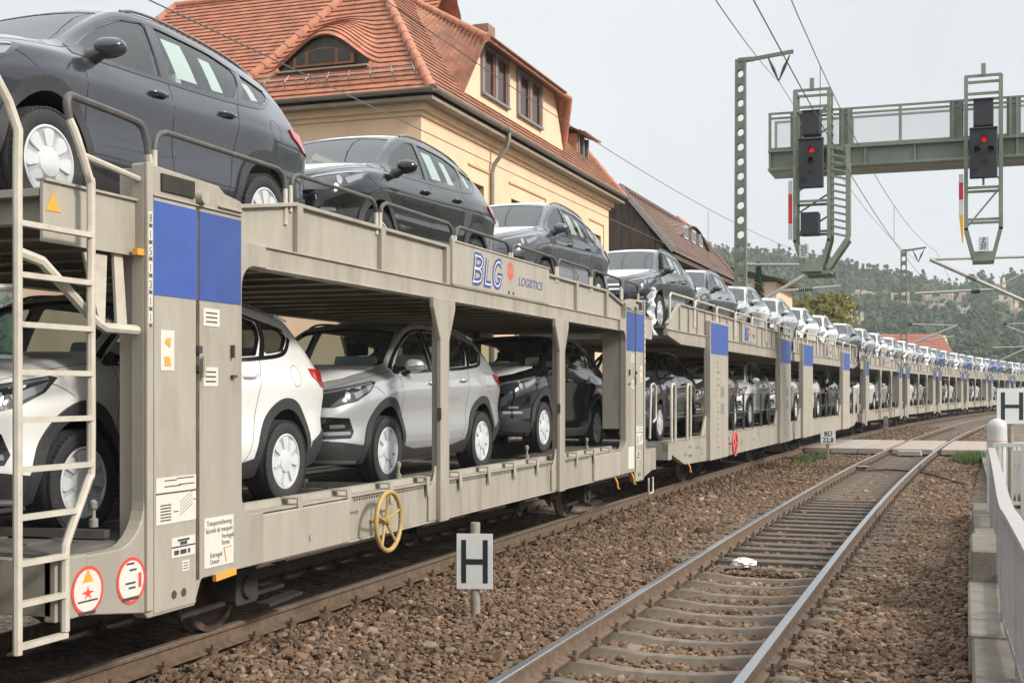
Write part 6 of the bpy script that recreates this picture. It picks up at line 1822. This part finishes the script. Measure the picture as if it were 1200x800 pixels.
DLO_F = fillet([(1.02, 1.062), (.06, 1.098), (.02, 1.515), (.30, 1.468), (.62, 1.325)], [.02, .03, .03, .12, .2], 4)
DLO_R = fillet([(-.055, 1.10), (-.93, 1.150), (-1.10, 1.30), (-1.18, 1.438), (-.85, 1.503), (-.095, 1.52)], [.03, .05, .05, .04, .15, .03], 4)
DLO_Q = fillet([(-1.02, 1.158), (-1.40, 1.20), (-1.66, 1.335), (-1.62, 1.385), (-1.26, 1.438), (-1.175, 1.30)], [.05, .12, .04, .04, .05, .05], 4)
DLO_ALL = fillet([(1.07, 1.045), (-.93, 1.125), (-1.45, 1.172), (-1.73, 1.325), (-1.70, 1.40), (-1.25, 1.455), (-.80, 1.525), (-.10, 1.549), (.30, 1.497), (.66, 1.335)],
                 [.02, .3, .25, .05, .06, .3, .3, .3, .2, .25], 4)

def car_material_set():
    M = {}
    M['paint'] = mat('car_paint', (.040, .043, .053), .25, coat=1.0, metal=.3, spec=.25)
    M['inner'] = mat('car_inner', (.012, .012, .013), .8)
    M['headliner'] = mat('headliner', (.50, .48, .45), .9)
    M['railgrey'] = mat('roof_rail_grey', (.12, .12, .125), .3, coat=.6)
    M['plastic'] = mat('black_plastic', (.035, .036, .038), .62, noise=.2, nscale=40)
    M['gloss'] = mat('gloss_black', (.008, .008, .009), .15, coat=.6)
    M['chrome'] = mat('chrome', (.75, .76, .78), .12, metal=1.0)
    M['lens'] = mat('lamp_lens', (.30, .315, .33), .12, coat=1.0, metal=.55)
    M['lensdark'] = mat('lamp_dark', (.03, .032, .035), .12, coat=1.0)
    M['red'] = mat('tail_red', (.52, .012, .016), .12, coat=1.0)
    M['rubber'] = mat('tyre_rubber', (.028, .028, .030), .78, noise=.25, nscale=25)
    M['rim'] = mat('wheel_white', (.56, .575, .59), .35, noise=.06, nscale=9)
    M['rimshade'] = mat('wheel_recess_shade', (.40, .41, .42), .5)  # shade between the raised pads, painted in as a darker grey
    M['film'] = mat('white_film', (.80, .82, .84), .38, bump=.12, bscale=14)
    M['glass'] = glass_mat('car_glass', (.80, .88, .86), .07, (.05, .055, .055))
    M['glassfront'] = glass_mat('windscreen_glass', (.78, .86, .84), .08, (.05, .055, .055), 2.1)
    M['glassdark'] = glass_mat('car_glass_tinted', (.30, .34, .34), .35)
    M['seat'] = mat('seat_cloth', (.045, .045, .048), .9)
    M['plasticbag'] = mat('seat_cover_film', (.62, .66, .66), .25)
    M['paper'] = mat('window_paper', (.55, .58, .56), .8)
    return M

def make_wheel(M, parent, x, sgn):
    """tyre with tread blocks and a white capped rim; sgn = side"""
    w = empty('wheel', (x, sgn*.80, WZ), parent=parent)
    R = WZ; wd = .112
    prof = [(.225, -wd*.85), (.25, -wd*.98), (.29, -wd*1.05), (.325, -wd*.98), (.343, -wd*.82), (R, -wd*.6), (R+.001, -wd*.28), (R-.007, -wd*.26), (R-.007, -wd*.20), (R+.001, -wd*.18),
            (R+.001, wd*.18), (R-.007, wd*.20), (R-.007, wd*.26), (R+.001, wd*.28), (R, wd*.6), (.343, wd*.82), (.325, wd*.98), (.29, wd*1.05), (.25, wd*.98), (.225, wd*.85)]
    mb = MB(); mb.lathe(prof, 56, 'Y')
    for i in range(52):                       # shoulder blocks
        a = 2*PI*i/52
        for s in (-1, 1):
            Mx = Matrix.Rotation(a, 4, 'Y') @ Matrix.Translation((R-.010, s*wd*.80, 0))
            mb.box(-.006, .0055, -.020, .020, -.017, .017, Mx)
    t = mb.build('tyre', M['rubber'], w, smooth=32)
    rb = MB()
    S = sgn
    yo = wd*.92*S
    prof = [(.232, yo*.75), (.236, yo*1.0), (.222, yo*1.03), (.214, yo*.90), (.195, yo*.80), (.105, yo*.88), (.092, yo*1.05), (.03, yo*1.10), (.0005, yo*1.10)]
    rb.lathe(prof[:4], 48, 'Y'); rb.mat(1).lathe(prof[3:6], 48, 'Y'); rb.mat(0).lathe(prof[5:], 48, 'Y')
    for i in range(8):
        a = 2*PI*i/8
        c = fillet([(.100, -.026), (.207, -.060), (.216, 0), (.207, .060), (.100, .026)], [.012, .03, .0, .03, .012], 3)
        Mx = Matrix.Rotation(a, 4, 'Y')
        pl = [(p[0], p[1]) for p in c]
        n = len(pl)
        y1 = yo*.98
        vs = [Mx @ Vector((p[0], yo*.78, p[1])) for p in pl]+[Mx @ Vector((p[0]*.985+.002, y1-(.012*S if p[0] < .1 else 0), p[1]*.90)) for p in pl]
        rb.add(vs, [tuple(range(n, 2*n))]+[(k, (k+1) % n, n+(k+1) % n, n+k) for k in range(n)])
    rb.build('rim', [M['rim'], M['rimshade']], w, smooth=35)
    bk = MB(); bk.lathe([(.23, -.08*S), (.225, 0), (.20, .02*S), (.0005, .02*S)], 24, 'Y')
    bk.build('brake_disc', M['inner'], w, smooth=40)
    return w

def make_car(M, simple=False):
    root = thing('sport_utility_car', 'dark grey sport utility car', 'car', group='new cars loaded on the train')
    solid = car_loft(-2.24, 2.24, 96)
    bm = mb_bm(solid); bvh = BVHTree.FromBMesh(bm)
    # ---- hollow body: arches, cabin and window openings cut out
    base = bpy.data.meshes.new('body'); bm.to_mesh(base); bm.free()
    body = link_mesh('body', base, root)
    for m in (M['paint'], M['inner'], M['gloss'], M['headliner']): base.materials.append(m)
    cutters = []
    def cutter(mb, mi=1):
        for i in range(len(mb.m)): mb.m[i] = mi
        o = mb.build('cut', [M['paint'], M['inner'], M['gloss'], M['headliner']]); cutters.append(o)
        md = body.modifiers.new('b', 'BOOLEAN'); md.operation = 'DIFFERENCE'; md.object = o; md.solver = 'EXACT'
    for ax in (AX_F, AX_R):
        for s in (-1, 1):
            c = MB(); c.lathe([(.0005, s*.50), (.392, s*.50), (.392, s*1.2), (.0005, s*1.2)], 44, 'Y', Matrix.Translation((ax, 0, WZ))); cutter(c)
    cutter(car_loft(-2.0, 1.02, 40, inset=.035, zmin=.52, per=3), 3)
    if not simple or True:
        for s in (-1, 1):
            for poly in (DLO_F, DLO_R, DLO_Q):
                c = MB(); c.prism(poly, s*.35, s*1.2, 'XZ'); cutter(c, 2)
    # windscreen and rear window outlines, seen along their own slant
    def F_slant(x, z, nx, nz):
        n = Vector((nx, 0, nz)).normalized(); yv = Vector((0, 1, 0)); up = n.cross(yv)
        if up.z < 0: up = -up
        return dict(o=Vector((x, 0, z))+n*1.0, x=yv, y=up, dir=-n, len=1.0)
    FW = F_slant(.70, 1.39, .62, 1.0); FR = F_slant(-2.02, 1.30, -1.0, .42)
    ws = fillet([(-.70, -.47), (0, -.505), (.70, -.47), (.565, .285), (0, .335), (-.565, .285)], [.06, .6, .06, .07, .6, .07], 4)
    rw = fillet([(-.60, -.17), (.60, -.17), (.52, .135), (-.52, .135)], .07, 4)
    def slant_prism(poly, F, depth=.14, mi=2):
        c = MB(); n = len(poly)
        vs = []
        for h in (.25, -depth):
            for p in poly: vs.append(F['o']+F['dir']*(1.0-h)+F['x']*p[0]+F['y']*p[1])
        c.add(vs, [tuple(range(n))[::-1], tuple(range(n, 2*n))]+[(i, (i+1) % n, n+(i+1) % n, n+i) for i in range(n)]); cutter(c, mi)
    slant_prism(ws, FW, .16); slant_prism(rw, FR, .16)
    dg = bpy.context.evaluated_depsgraph_get(); dg.update()
    newme = bpy.data.meshes.new_from_object(body.evaluated_get(dg), preserve_all_data_layers=True, depsgraph=dg)
    body.modifiers.clear(); body.data = newme
    for o in cutters: bpy.data.objects.remove(o)
    newme.name = 'body'
    # ---- shut lines laid on the body
    lines = MB(); lines.mat(1)
    def ribbon(pts2, F, w=.006, off=.0012):
        pts = [Vector(p) for p in pts2]
        left = []; right = []
        for i, p in enumerate(pts):
            t = (pts[min(i+1, len(pts)-1)]-pts[max(i-1, 0)]).normalized(); n = Vector((-t.y, t.x))
            left.append(p+n*w/2); right.append(p-n*w/2)
        n0 = len(lines.v)
        for p in left+right:
            src = F['o']+F['x']*p.x+F['y']*p.y
            hit, nn, _, _ = bvh.ray_cast(src, F['dir'])
            if hit is None: hit, nn, _, _ = bvh.find_nearest(src+F['dir']*F['len'])
            if nn.dot(F['dir']) > 0: nn = -nn
            lines.v.append(hit+nn*off)
        k = len(pts)
        for i in range(k-1):
            a = [n0+i, n0+i+1, n0+k+i+1, n0+k+i]
            A, B, C = lines.v[a[0]], lines.v[a[1]], lines.v[a[2]]
            if (B-A).cross(C-A).dot(F['dir']) > 0: a = a[::-1]
            lines.f.append(a); lines.m.append(1)
    for s in (-1, 1):
        F = F_side(s)
        ribbon(catmull([(.985, 1.06), (.985, .9), (.965, .62), (.90, .40), (.84, .335)], 5), F)
        ribbon(catmull([(-.02, 1.52), (-.02, 1.1), (-.03, .7), (-.06, .335)], 6), F)
        ribbon(catmull([(-.97, 1.14), (-.90, .98), (-.855, .80), (-.80, .55), (-.72, .40), (-.62, .335)], 5), F)
        ribbon(catmull([(.84, .335), (.2, .33), (-.62, .335)], 6), F)
        ribbon(catmull([(1.36, .78), (1.60, .90), (1.72, .905)], 4), F, .005)
        # fuel flap
        if s == 1: pass
        ribbon([(-1.47+.09*math.cos(a), .99+.09*math.sin(a)) for a in [2*PI*i/20 for i in range(21)]], F, .004)
    Ft = F_top()
    for s in (-1, 1): ribbon(catmull([(1.06, s*.79), (1.4, s*.80), (1.75, s*.75), (2.02, s*.60), (2.12, s*.35), (2.135, 0)], 6), Ft)
    n0 = len(newme.vertices)
    lm = lines.build('lines', [M['paint'], M['inner'], M['gloss']])
    b2 = bmesh.new(); b2.from_mesh(newme); b2.from_mesh(lm.data); b2.to_mesh(newme); b2.free()
    bpy.data.objects.remove(lm)
    newme.polygons.foreach_set('use_smooth', [True]*len(newme.polygons)); newme.set_sharp_from_angle(angle=math.radians(38))
    # ---- glass
    g = MB(); decal(g, bvh, ws, FW, -.004, 0, .07); g.build('windscreen', M['glassfront'], root, smooth=60, recalc=False)
    g = MB(); decal(g, bvh, rw, FR, -.004, 0, .07); g.build('rear_window', M['glassdark'], root, smooth=60, recalc=False)
    for s in (-1, 1):
        for poly, gm in ((DLO_F, 'glass'), (DLO_R, 'glass'), (DLO_Q, 'glass')):
            g = MB(); decal(g, bvh, poly, F_side(s), -.006, 0, .07); g.build('side_window', M[gm], root, smooth=60, recalc=False)
    # black surround between the panes, chrome-less gloss trim
    for s in (-1, 1):
        g = MB()
        pil = fillet([(.085, 1.085), (-.075, 1.09), (-.11, 1.53), (.005, 1.53)], .01, 2)
        def strip(a, b, wd):   # trim along a polyline at the rim of the side glass
            pass
        # pillar covers
        decal(g, bvh, [(.052, 1.075), (-.048, 1.08), (-.085, 1.528), (.012, 1.525)], F_side(s), .003, .010, .06)
        decal(g, bvh, [(-.955, 1.13), (-1.035, 1.135), (-1.185, 1.30), (-1.27, 1.44), (-1.20, 1.452), (-1.11, 1.30)], F_side(s), .003, .010, .06)
        def rimstrip(pts, wd):
            pts = [Vector(p) for p in pts]; L_ = []; R_ = []
            for i, p in enumerate(pts):
                t = (pts[min(i+1, len(pts)-1)]-pts[max(i-1, 0)]).normalized(); n = Vector((-t.y, t.x))
                L_.append(tuple(p+n*wd/2)); R_.append(tuple(p-n*wd/2))
            decal(g, bvh, L_+R_[::-1], F_side(s), .004, .010, .05)
        rimstrip(catmull([(1.06, 1.048), (.5, 1.064), (0, 1.085), (-.5, 1.103), (-.95, 1.128), (-1.38, 1.178), (-1.68, 1.322)], 4), .034)
        rimstrip(catmull([(1.05, 1.085), (.64, 1.335), (.31, 1.482), (0, 1.53), (-.4, 1.53), (-.85, 1.516), (-1.25, 1.450), (-1.66, 1.392)], 4), .028)
        decal(g, bvh, [(1.07, 1.045), (.90, 1.05), (.90, 1.14), (.99, 1.10)], F_side(s), .004, .010, .05)
        g.build('window_trim', M['gloss'], root, smooth=40)
    # ---- cladding: arches, sills, bumpers
    cl = MB()
    def arch(ax, s, r0, r1, a0, a1, off=.016):
        n = 26
        outer = [(ax+r1*math.cos(a0+(a1-a0)*i/n), WZ+r1*math.sin(a0+(a1-a0)*i/n)) for i in range(n+1)]
        inner = [(ax+r0*math.cos(a0+(a1-a0)*i/n), WZ+r0*math.sin(a0+(a1-a0)*i/n)) for i in range(n+1)]
        decal(cl, bvh, outer+inner[::-1], F_side(s), off, .05, .05)
    for s in (-1, 1):
        arch(AX_F, s, .392, .468, math.radians(-14), math.radians(194))
        arch(AX_R, s, .392, .468, math.radians(-14), math.radians(194))
        decal(cl, bvh, [(.93, .245), (.915, .395), (.6, .345), (-.5, .345), (-.86, .40), (-.88, .245)], F_side(s), .016, .05, .07)
    F = F_front()
    decal(cl, bvh, fillet([(-.60, .36), (.60, .36), (.70, .47), (.52, .475), (.40, .52), (-.40, .52), (-.52, .475), (-.70, .47)], .02, 2), F, .012, .04, .07)
    F = F_rear()
    decal(cl, bvh, fillet([(-.66, .40), (.66, .40), (.74, .58), (.60, .60), (-.60, .60), (-.74, .58)], .02, 2), F, .012, .04, .07)
    for s in (-1, 1):
        Fo = F_obl(s, math.radians(52))
        decal(cl, bvh, proj(Fo, [(2.18, s*.45, .30), (1.80, s*.88, .28), (1.80, s*.88, .42), (2.08, s*.74, .46), (2.16, s*.52, .47)]), Fo, .013, .04, .06)
        Fo = F_obl(s, math.radians(52), True)
        decal(cl, bvh, proj(Fo, [(-2.18, s*.45, .36), (-1.80, s*.88, .27), (-1.82, s*.88, .50), (-2.06, s*.80, .58), (-2.16, s*.55, .60)]), Fo, .013, .04, .06)
    cl.build('cladding', M['plastic'], root, smooth=50)
    # ---- front: grille, lamps, fog lamps
    F = F_front()
    gr = MB(); decal(gr, bvh, fillet([(-.44, .80), (.44, .80), (.40, .66), (.28, .54), (-.28, .54), (-.40, .66)], .03, 3), F, .004, .02, .06)
    gro = gr.build('grille', M['gloss'], root, smooth=50)
    sl = MB()
    for z, w in ((.775, .41), (.71, .40), (.645, .36), (.585, .30)):
        decal(sl, bvh, [(-w, z-.016), (w, z-.016), (w, z+.012), (-w, z+.012)], F, .016, .02, .06)
    sl.build('grille_bars', M['chrome'], gro, smooth=50)
    pl = MB(); pl.box(2.245, 2.262, -.26, .26, .575, .685); pl.build('plate_holder', M['plastic'], root)
    for s in (-1, 1):
        Fo = F_obl(s, math.radians(48))
        hl = proj(Fo, [(2.15, s*.47, .800), (2.11, s*.60, .868), (1.98, s*.76, .902), (1.66, s*.88, .955), (1.60, s*.89, .945), (1.72, s*.885, .86), (1.90, s*.82, .785), (2.10, s*.65, .735), (2.17, s*.48, .735)])
        h = MB(); decal(h, bvh, hl, Fo, .006, .03, .04)
        ho = h.build('headlight', M['lensdark'], root, smooth=50)
        q = MB()
        for (cx, cy, cz, r) in ((2.09, .61, .792, .034), (1.985, .745, .822, .036))[1:]:
            c2 = proj(Fo, [(cx, s*cy, cz)])[0]
            decal(q, bvh, [(c2[0]+r*.8*math.cos(2*PI*i/14), c2[1]+r*math.sin(2*PI*i/14)) for i in range(14)], Fo, .012, .02, .03)
        decal(q, bvh, proj(Fo, [(1.95, s*.80, .845), (1.68, s*.882, .92), (1.74, s*.878, .868), (1.92, s*.81, .80)]), Fo, .010, .02, .04)
        decal(q, bvh, proj(Fo, [(2.13, s*.54, .842), (1.98, s*.757, .890), (1.68, s*.882, .942), (1.68, s*.882, .930), (1.98, s*.757, .876), (2.135, s*.53, .828)]), Fo, .010, .02, .04)
        q.build('reflector', M['lens'], ho, smooth=50)
        fg = MB()
        decal(fg, bvh, proj(Fo, [(2.17, s*.50, .485), (1.98, s*.79, .49), (1.955, s*.82, .545), (2.00, s*.785, .655), (2.16, s*.535, .665), (2.185, s*.50, .63)]), Fo, .004, .02, .04)
        fo = fg.build('fog_lamp', M['gloss'], root, smooth=50)
        q = MB()
        decal(q, bvh, proj(Fo, [(2.155, s*.55, .515), (1.985, s*.79, .520), (1.99, s*.785, .548), (2.155, s*.55, .548)]), Fo, .012, .02, .04)
        decal(q, bvh, proj(Fo, [(2.12, s*.62, .575), (2.03, s*.745, .58), (2.04, s*.74, .606), (2.125, s*.615, .604)]), Fo, .010, .02, .04)
        q.build('fog_lens', M['lens'], fo, smooth=50)
        # tail lamp
        Fo = F_obl(s, math.radians(50), True)
        h = MB(); decal(h, bvh, proj(Fo, [(-2.17, s*.42, .995), (-2.10, s*.70, 1.01), (-1.90, s*.84, 1.05), (-1.74, s*.87, 1.055), (-1.78, s*.875, .99), (-1.96, s*.855, .905), (-2.12, s*.72, .885), (-2.19, s*.42, .90)]), Fo, .014, .04, .05)
        h.build('tail_light', M['red'], root, smooth=50)
        # mirror
        mi = MB()
        rows = []
        nl, na = 9, 14
        for i in range(nl+1):
            t = i/nl; yy = .855+.19*t
            k = min(1.0, .62+2.2*t) if t < .25 else (1-((t-.25)/.75)**2.6)**.5*.96+.04
            rows.append([(.815-.05*t+(.08*k*math.cos(2*PI*j/na)), s*yy, 1.118+.008*t+(.073*k*math.sin(2*PI*j/na))) for j in range(na)])
        vs = [p for r in rows for p in r]
        fs = [(i*na+j, i*na+(j+1) % na, (i+1)*na+(j+1) % na, (i+1)*na+j) for i in range(nl) for j in range(na)]
        fs += [tuple(range(na)), tuple(nl*na+j for j in range(na))]
        mi.add(vs, fs)
        mo = mi.build('mirror', M['paint'], root, smooth=60)
        q = MB(); q.tube([(.86, s*.78, 1.04), (.84, s*.84, 1.06), (.82, s*.90, 1.09)], [.075, .06, .045], 8)
        q.bar((.895, s*.92, 1.108), (.84, s*1.085, 1.118), .012, .010)
        q.build('mirror_foot', M['gloss'], mo, smooth=60)
        # handles
        for hx, hz in ((.17, .952), (-.735, .985)):
            q = MB()
            y0 = bvh.ray_cast(Vector((hx, 2*s, hz)), Vector((0, -s, 0)))[0].y
            q.tube([(hx-.10, y0-s*.01, hz+.004), (hx-.085, y0+s*.026, hz+.003), (hx, y0+s*.036, hz), (hx+.085, y0+s*.026, hz-.003), (hx+.10, y0-s*.01, hz-.004)], [.014, .018, .019, .018, .014], 8)
            q.build('door_handle', M['paint'], root, smooth=70)
        # roof rail
        q = MB()
        pts = [(.22, 1.0), (.05, 1.0), (-.3, 1.0), (-.9, 1.0), (-1.35, 1.0), (-1.62, 1.0)]
        path = []
        for i, (x, _) in enumerate(pts):
            z = bvh.ray_cast(Vector((x, s*(f_yr(x)-.03), 3)), Vector((0, 0, -1)))[0].z
            path.append((x, s*(f_yr(x)-.03), z+(.002 if i in (0, len(pts)-1) else .019)))
        q.tube(catmull(path, 4), .012, 8); q.build('roof_rail', M['railgrey'], root, smooth=70)
    # ---- rear spoiler, interior
    q = MB(); q.prism(fillet([(-1.80, 1.550), (-2.03, 1.507), (-2.04, 1.487), (-1.80, 1.49)], .008, 2), -.50, .50, 'XZ'); q.build('spoiler', M['paint'], root, smooth=40)
    it = MB()
    it.prism([(1.0, .60), (1.0, .99), (.62, 1.04), (.45, .98), (.42, .60)], -.70, .70, 'XZ')
    io = it.build('dashboard', M['inner'], root, bevel=.02)
    st = MB(); st.tube([(.40+.06*math.sin(2*PI*i/20)*.6, .36+.17*math.cos(2*PI*i/20), .98+.17*math.sin(2*PI*i/20)) for i in range(20)], .014, 6, closed=True)
    st.build('steering_wheel', M['inner'], root, smooth=60)
    for s in (-1, 1):
        q = MB()
        q.prism(fillet([(.15, .56), (.15, .74), (-.28, .72), (-.30, .56)], .04, 3), s*.36-.24, s*.36+.24, 'XZ')
        q.prism(fillet([(-.22, .68), (-.44, 1.24), (-.54, 1.22), (-.36, .66)], .05, 3), s*.36-.23, s*.36+.23, 'XZ')
        q.prism(fillet([(-.46, 1.27), (-.48, 1.42), (-.56, 1.42), (-.55, 1.27)], .03, 3), s*.36-.12, s*.36+.12, 'XZ')
        so = q.build('seat', M['seat'], root, smooth=40)
        q = MB()       # clear film pulled over the seat back
        q.prism(fillet([(-.205, .72), (-.43, 1.27), (-.55, 1.25), (-.40, .80)], .05, 3), s*.36-.245, s*.36+.245, 'XZ')
        q.build('seat_cover', M['plasticbag'], so, smooth=40)
    q = MB()
    q.prism(fillet([(-.72, .56), (-.72, .76), (-1.12, .72), (-1.30, 1.24), (-1.40, 1.22), (-1.24, .56)], .04, 3), -.62, .62, 'XZ')
    q.build('rear_bench', M['seat'], root, smooth=40)
    # ---- white transport film on the bonnet and the front of the roof
    hood = fillet([(1.15, -.66), (1.48, -.68), (1.80, -.60), (2.02, -.36), (2.05, 0), (2.02, .36), (1.80, .60), (1.48, .68), (1.15, .66), (1.20, 0)], [.03, .2, .2, .2, .4, .2, .2, .2, .03, .3], 3)
    q = MB(); decal(q, bvh, hood, F_top(), .0035, .004, .07); q.build('bonnet_film', M['film'], root, smooth=60)
    q = MB(); decal(q, bvh, fillet([(.33, -.55), (.385, 0), (.33, .55), (-1.55, .47), (-1.55, -.47)], [.03, .3, .03, .05, .05], 3), F_top(), .0035, .004, .09); q.build('roof_film', M['film'], root, smooth=60)
    # papers in the rear side windows (both sides)
    for s in (-1, 1):
        q = MB()
        Fs = F_side(s)
        decal(q, bvh, [(-.20, 1.16), (-.46, 1.17), (-.42, 1.47), (-.16, 1.46)], Fs, -.012, 0, .08)
        decal(q, bvh, [(-.66, 1.17), (-.82, 1.18), (-.80, 1.43), (-.64, 1.43)], Fs, -.012, 0, .08)
        decal(q, bvh, [(-1.26, 1.22), (-1.38, 1.235), (-1.36, 1.37), (-1.24, 1.38)], Fs, -.012, 0, .08)
        q.build('window_paper', M['paper'], root, smooth=60)
    # ride height: the body sits high on its springs, tall bonnet and roof
    def lift(z):
        t = min(1, max(0, (z-.42)/.56)); return z+.092*t*t*(3-2*t)
    seen = set()
    for o in root.children_recursive:
        if o.type == 'MESH' and o.data.name not in seen:
            seen.add(o.data.name)
            n_ = len(o.data.vertices); co = np.empty(n_*3, np.float32); o.data.vertices.foreach_get('co', co); co = co.reshape(-1, 3)
            t = np.clip((co[:, 2]-.42)/.56, 0, 1); co[:, 2] += .092*t*t*(3-2*t)
            o.data.vertices.foreach_set('co', co.ravel()); o.data.update()
    for x in (AX_F, AX_R):
        for s in (-1, 1): make_wheel(M, root, x, s)
    return root
# ------------------------------------------------------------------ the cars on the wagons
CM = car_material_set()
PAINT = {
    'dark grey': CM['paint'],
    'blue-grey': mat('paint_blue_grey', (.075, .08, .095), .26, coat=1.0, metal=.3, spec=.25),
    'black': mat('paint_black', (.004, .004, .005), .15, coat=1.0, spec=.15),
    'silver': mat('paint_silver', (.50, .51, .52), .34, coat=1.0, metal=.4),
    'white': mat('paint_white', (.78, .78, .76), .30, coat=1.0),
    'blue': mat('paint_blue', (.02, .10, .36), .28, coat=1.0, metal=.3),
    'brown': mat('paint_brown', (.10, .075, .055), .28, coat=1.0, metal=.5),
}
full = make_car(CM)
full['label'] = 'dark grey car topmost at the left edge behind the ladder'
FARSKIP = ('dashboard', 'steering_wheel', 'seat', 'rear_bench', 'window_paper', 'door_handle', 'roof_rail', 'rear_window', 'spoiler', 'reflector', 'fog_lamp', 'plate_holder', 'grille_bars', 'mirror_foot', 'brake_disc')
GC = 'new cars loaded on the train'
def paint_tree(o, swap):
    for ch in [o]+list(o.children_recursive):
        if ch.type != 'MESH': continue
        for i, sl in enumerate(ch.material_slots):
            m = ch.data.materials[i]
            if m and m.name in swap: sl.link = 'OBJECT'; sl.material = swap[m.name]
def place_car(s, z, colour, label, upper, pitch=0.0, first=False, fars=False, skip=()):
    c = full if first else copy_tree(full, None, None, (FARSKIP if fars else ())+skip)
    u, y, rz = on_track(U_TRAIN, s)
    c.location = (u, y, z); c.rotation_euler = (0, -pitch, rz-PI/2)
    sw = {'car_paint': PAINT[colour]}
    if fars: sw['car_glass'] = CM['glassdark']
    if not first or fars: paint_tree(c, sw)
    c['label'] = label; c['category'] = 'car'; c['group'] = GC
    return c
starts = [6.0, 22.2, 37.35, 53.4]+FAR_S
up_loc = {0: [2.06, 6.95, 12.3], 1: [2.9, 7.6, 12.5], 2: [2.3, 7.0, 11.8]}
lo_loc = {0: [2.40, 7.13, 12.2], 1: [2.9, 7.7, 12.5], 2: [2.3, 7.0, 11.8]}
UPC = ['dark grey', 'black', 'blue-grey', 'dark grey', 'blue-grey', 'white', 'silver', 'white', 'white', 'blue-grey', 'silver', 'white', 'silver', 'white', 'silver', 'white', 'blue', 'silver',
       'white', 'blue', 'silver', 'white', 'blue', 'blue', 'dark grey', 'white', 'silver', 'white', 'white', 'silver', 'white', 'white', 'silver']
LOC = ['white', 'silver', 'black', 'dark grey', 'brown', 'white', 'silver', 'white', 'black', 'white', 'white', 'silver', 'white', 'white', 'silver', 'dark grey', 'black', 'white',
       'silver', 'dark grey', 'white', 'white', 'silver', 'dark grey', 'white', 'black', 'white', 'silver', 'white', 'dark grey', 'white', 'silver', 'white']
UPL = {0: 'dark grey car topmost at the left edge, behind the ladder and hand rails', 1: 'black car with white bonnet film on the upper deck beside the yellow house corner',
       2: 'grey car above the BLG LOGISTICS board', 3: 'dark grey car with white bonnet where the first two wagons meet, upper deck', 4: 'grey car on the upper deck just above the first ribbed side wall',
       5: 'nearest white car on the upper deck, beside the lattice mast'}
LOL = {0: 'white car behind the ladder on the lower deck', 1: 'silver car on the lower deck behind the yellow handwheel', 2: 'glossy black car with white bonnet on the lower deck behind the second post',
       3: 'dark car with white bonnet on the lower deck behind the second blue panel'}
n = 0
k = 0
for ui, s0 in enumerate(starts):
    key = 0 if ui == 0 else (1 if ui in (1, 2) and ui == 1 else 2)
    for j in range(3):
        i = ui*3+j
        if i >= len(UPC): break
        fars = ui >= 4
        su, sl = s0+up_loc[key][j], s0+lo_loc[key][j]
        lu = UPL.get(i, '%s car on the upper deck, %s along the row from the left' % (UPC[i], ORD[i]))
        ll = LOL.get(i, '%s car on the lower deck, %s along the row from the left' % (LOC[i], ORD[i]))
        place_car(su, Z_UP, UPC[i], lu, True, first=(i == 0), fars=fars, skip=('bonnet_film', 'roof_film') if UPC[i] == 'white' else ())
        dz, pt = (0.0, 0.0)
        if i == 2: dz, pt = .055, math.radians(1.7)
        place_car(sl, Z_LOW+dz, LOC[i], ll, False, pitch=pt, fars=fars, skip=('roof_film', 'window_paper')+(('bonnet_film',) if LOC[i] == 'white' else ()))
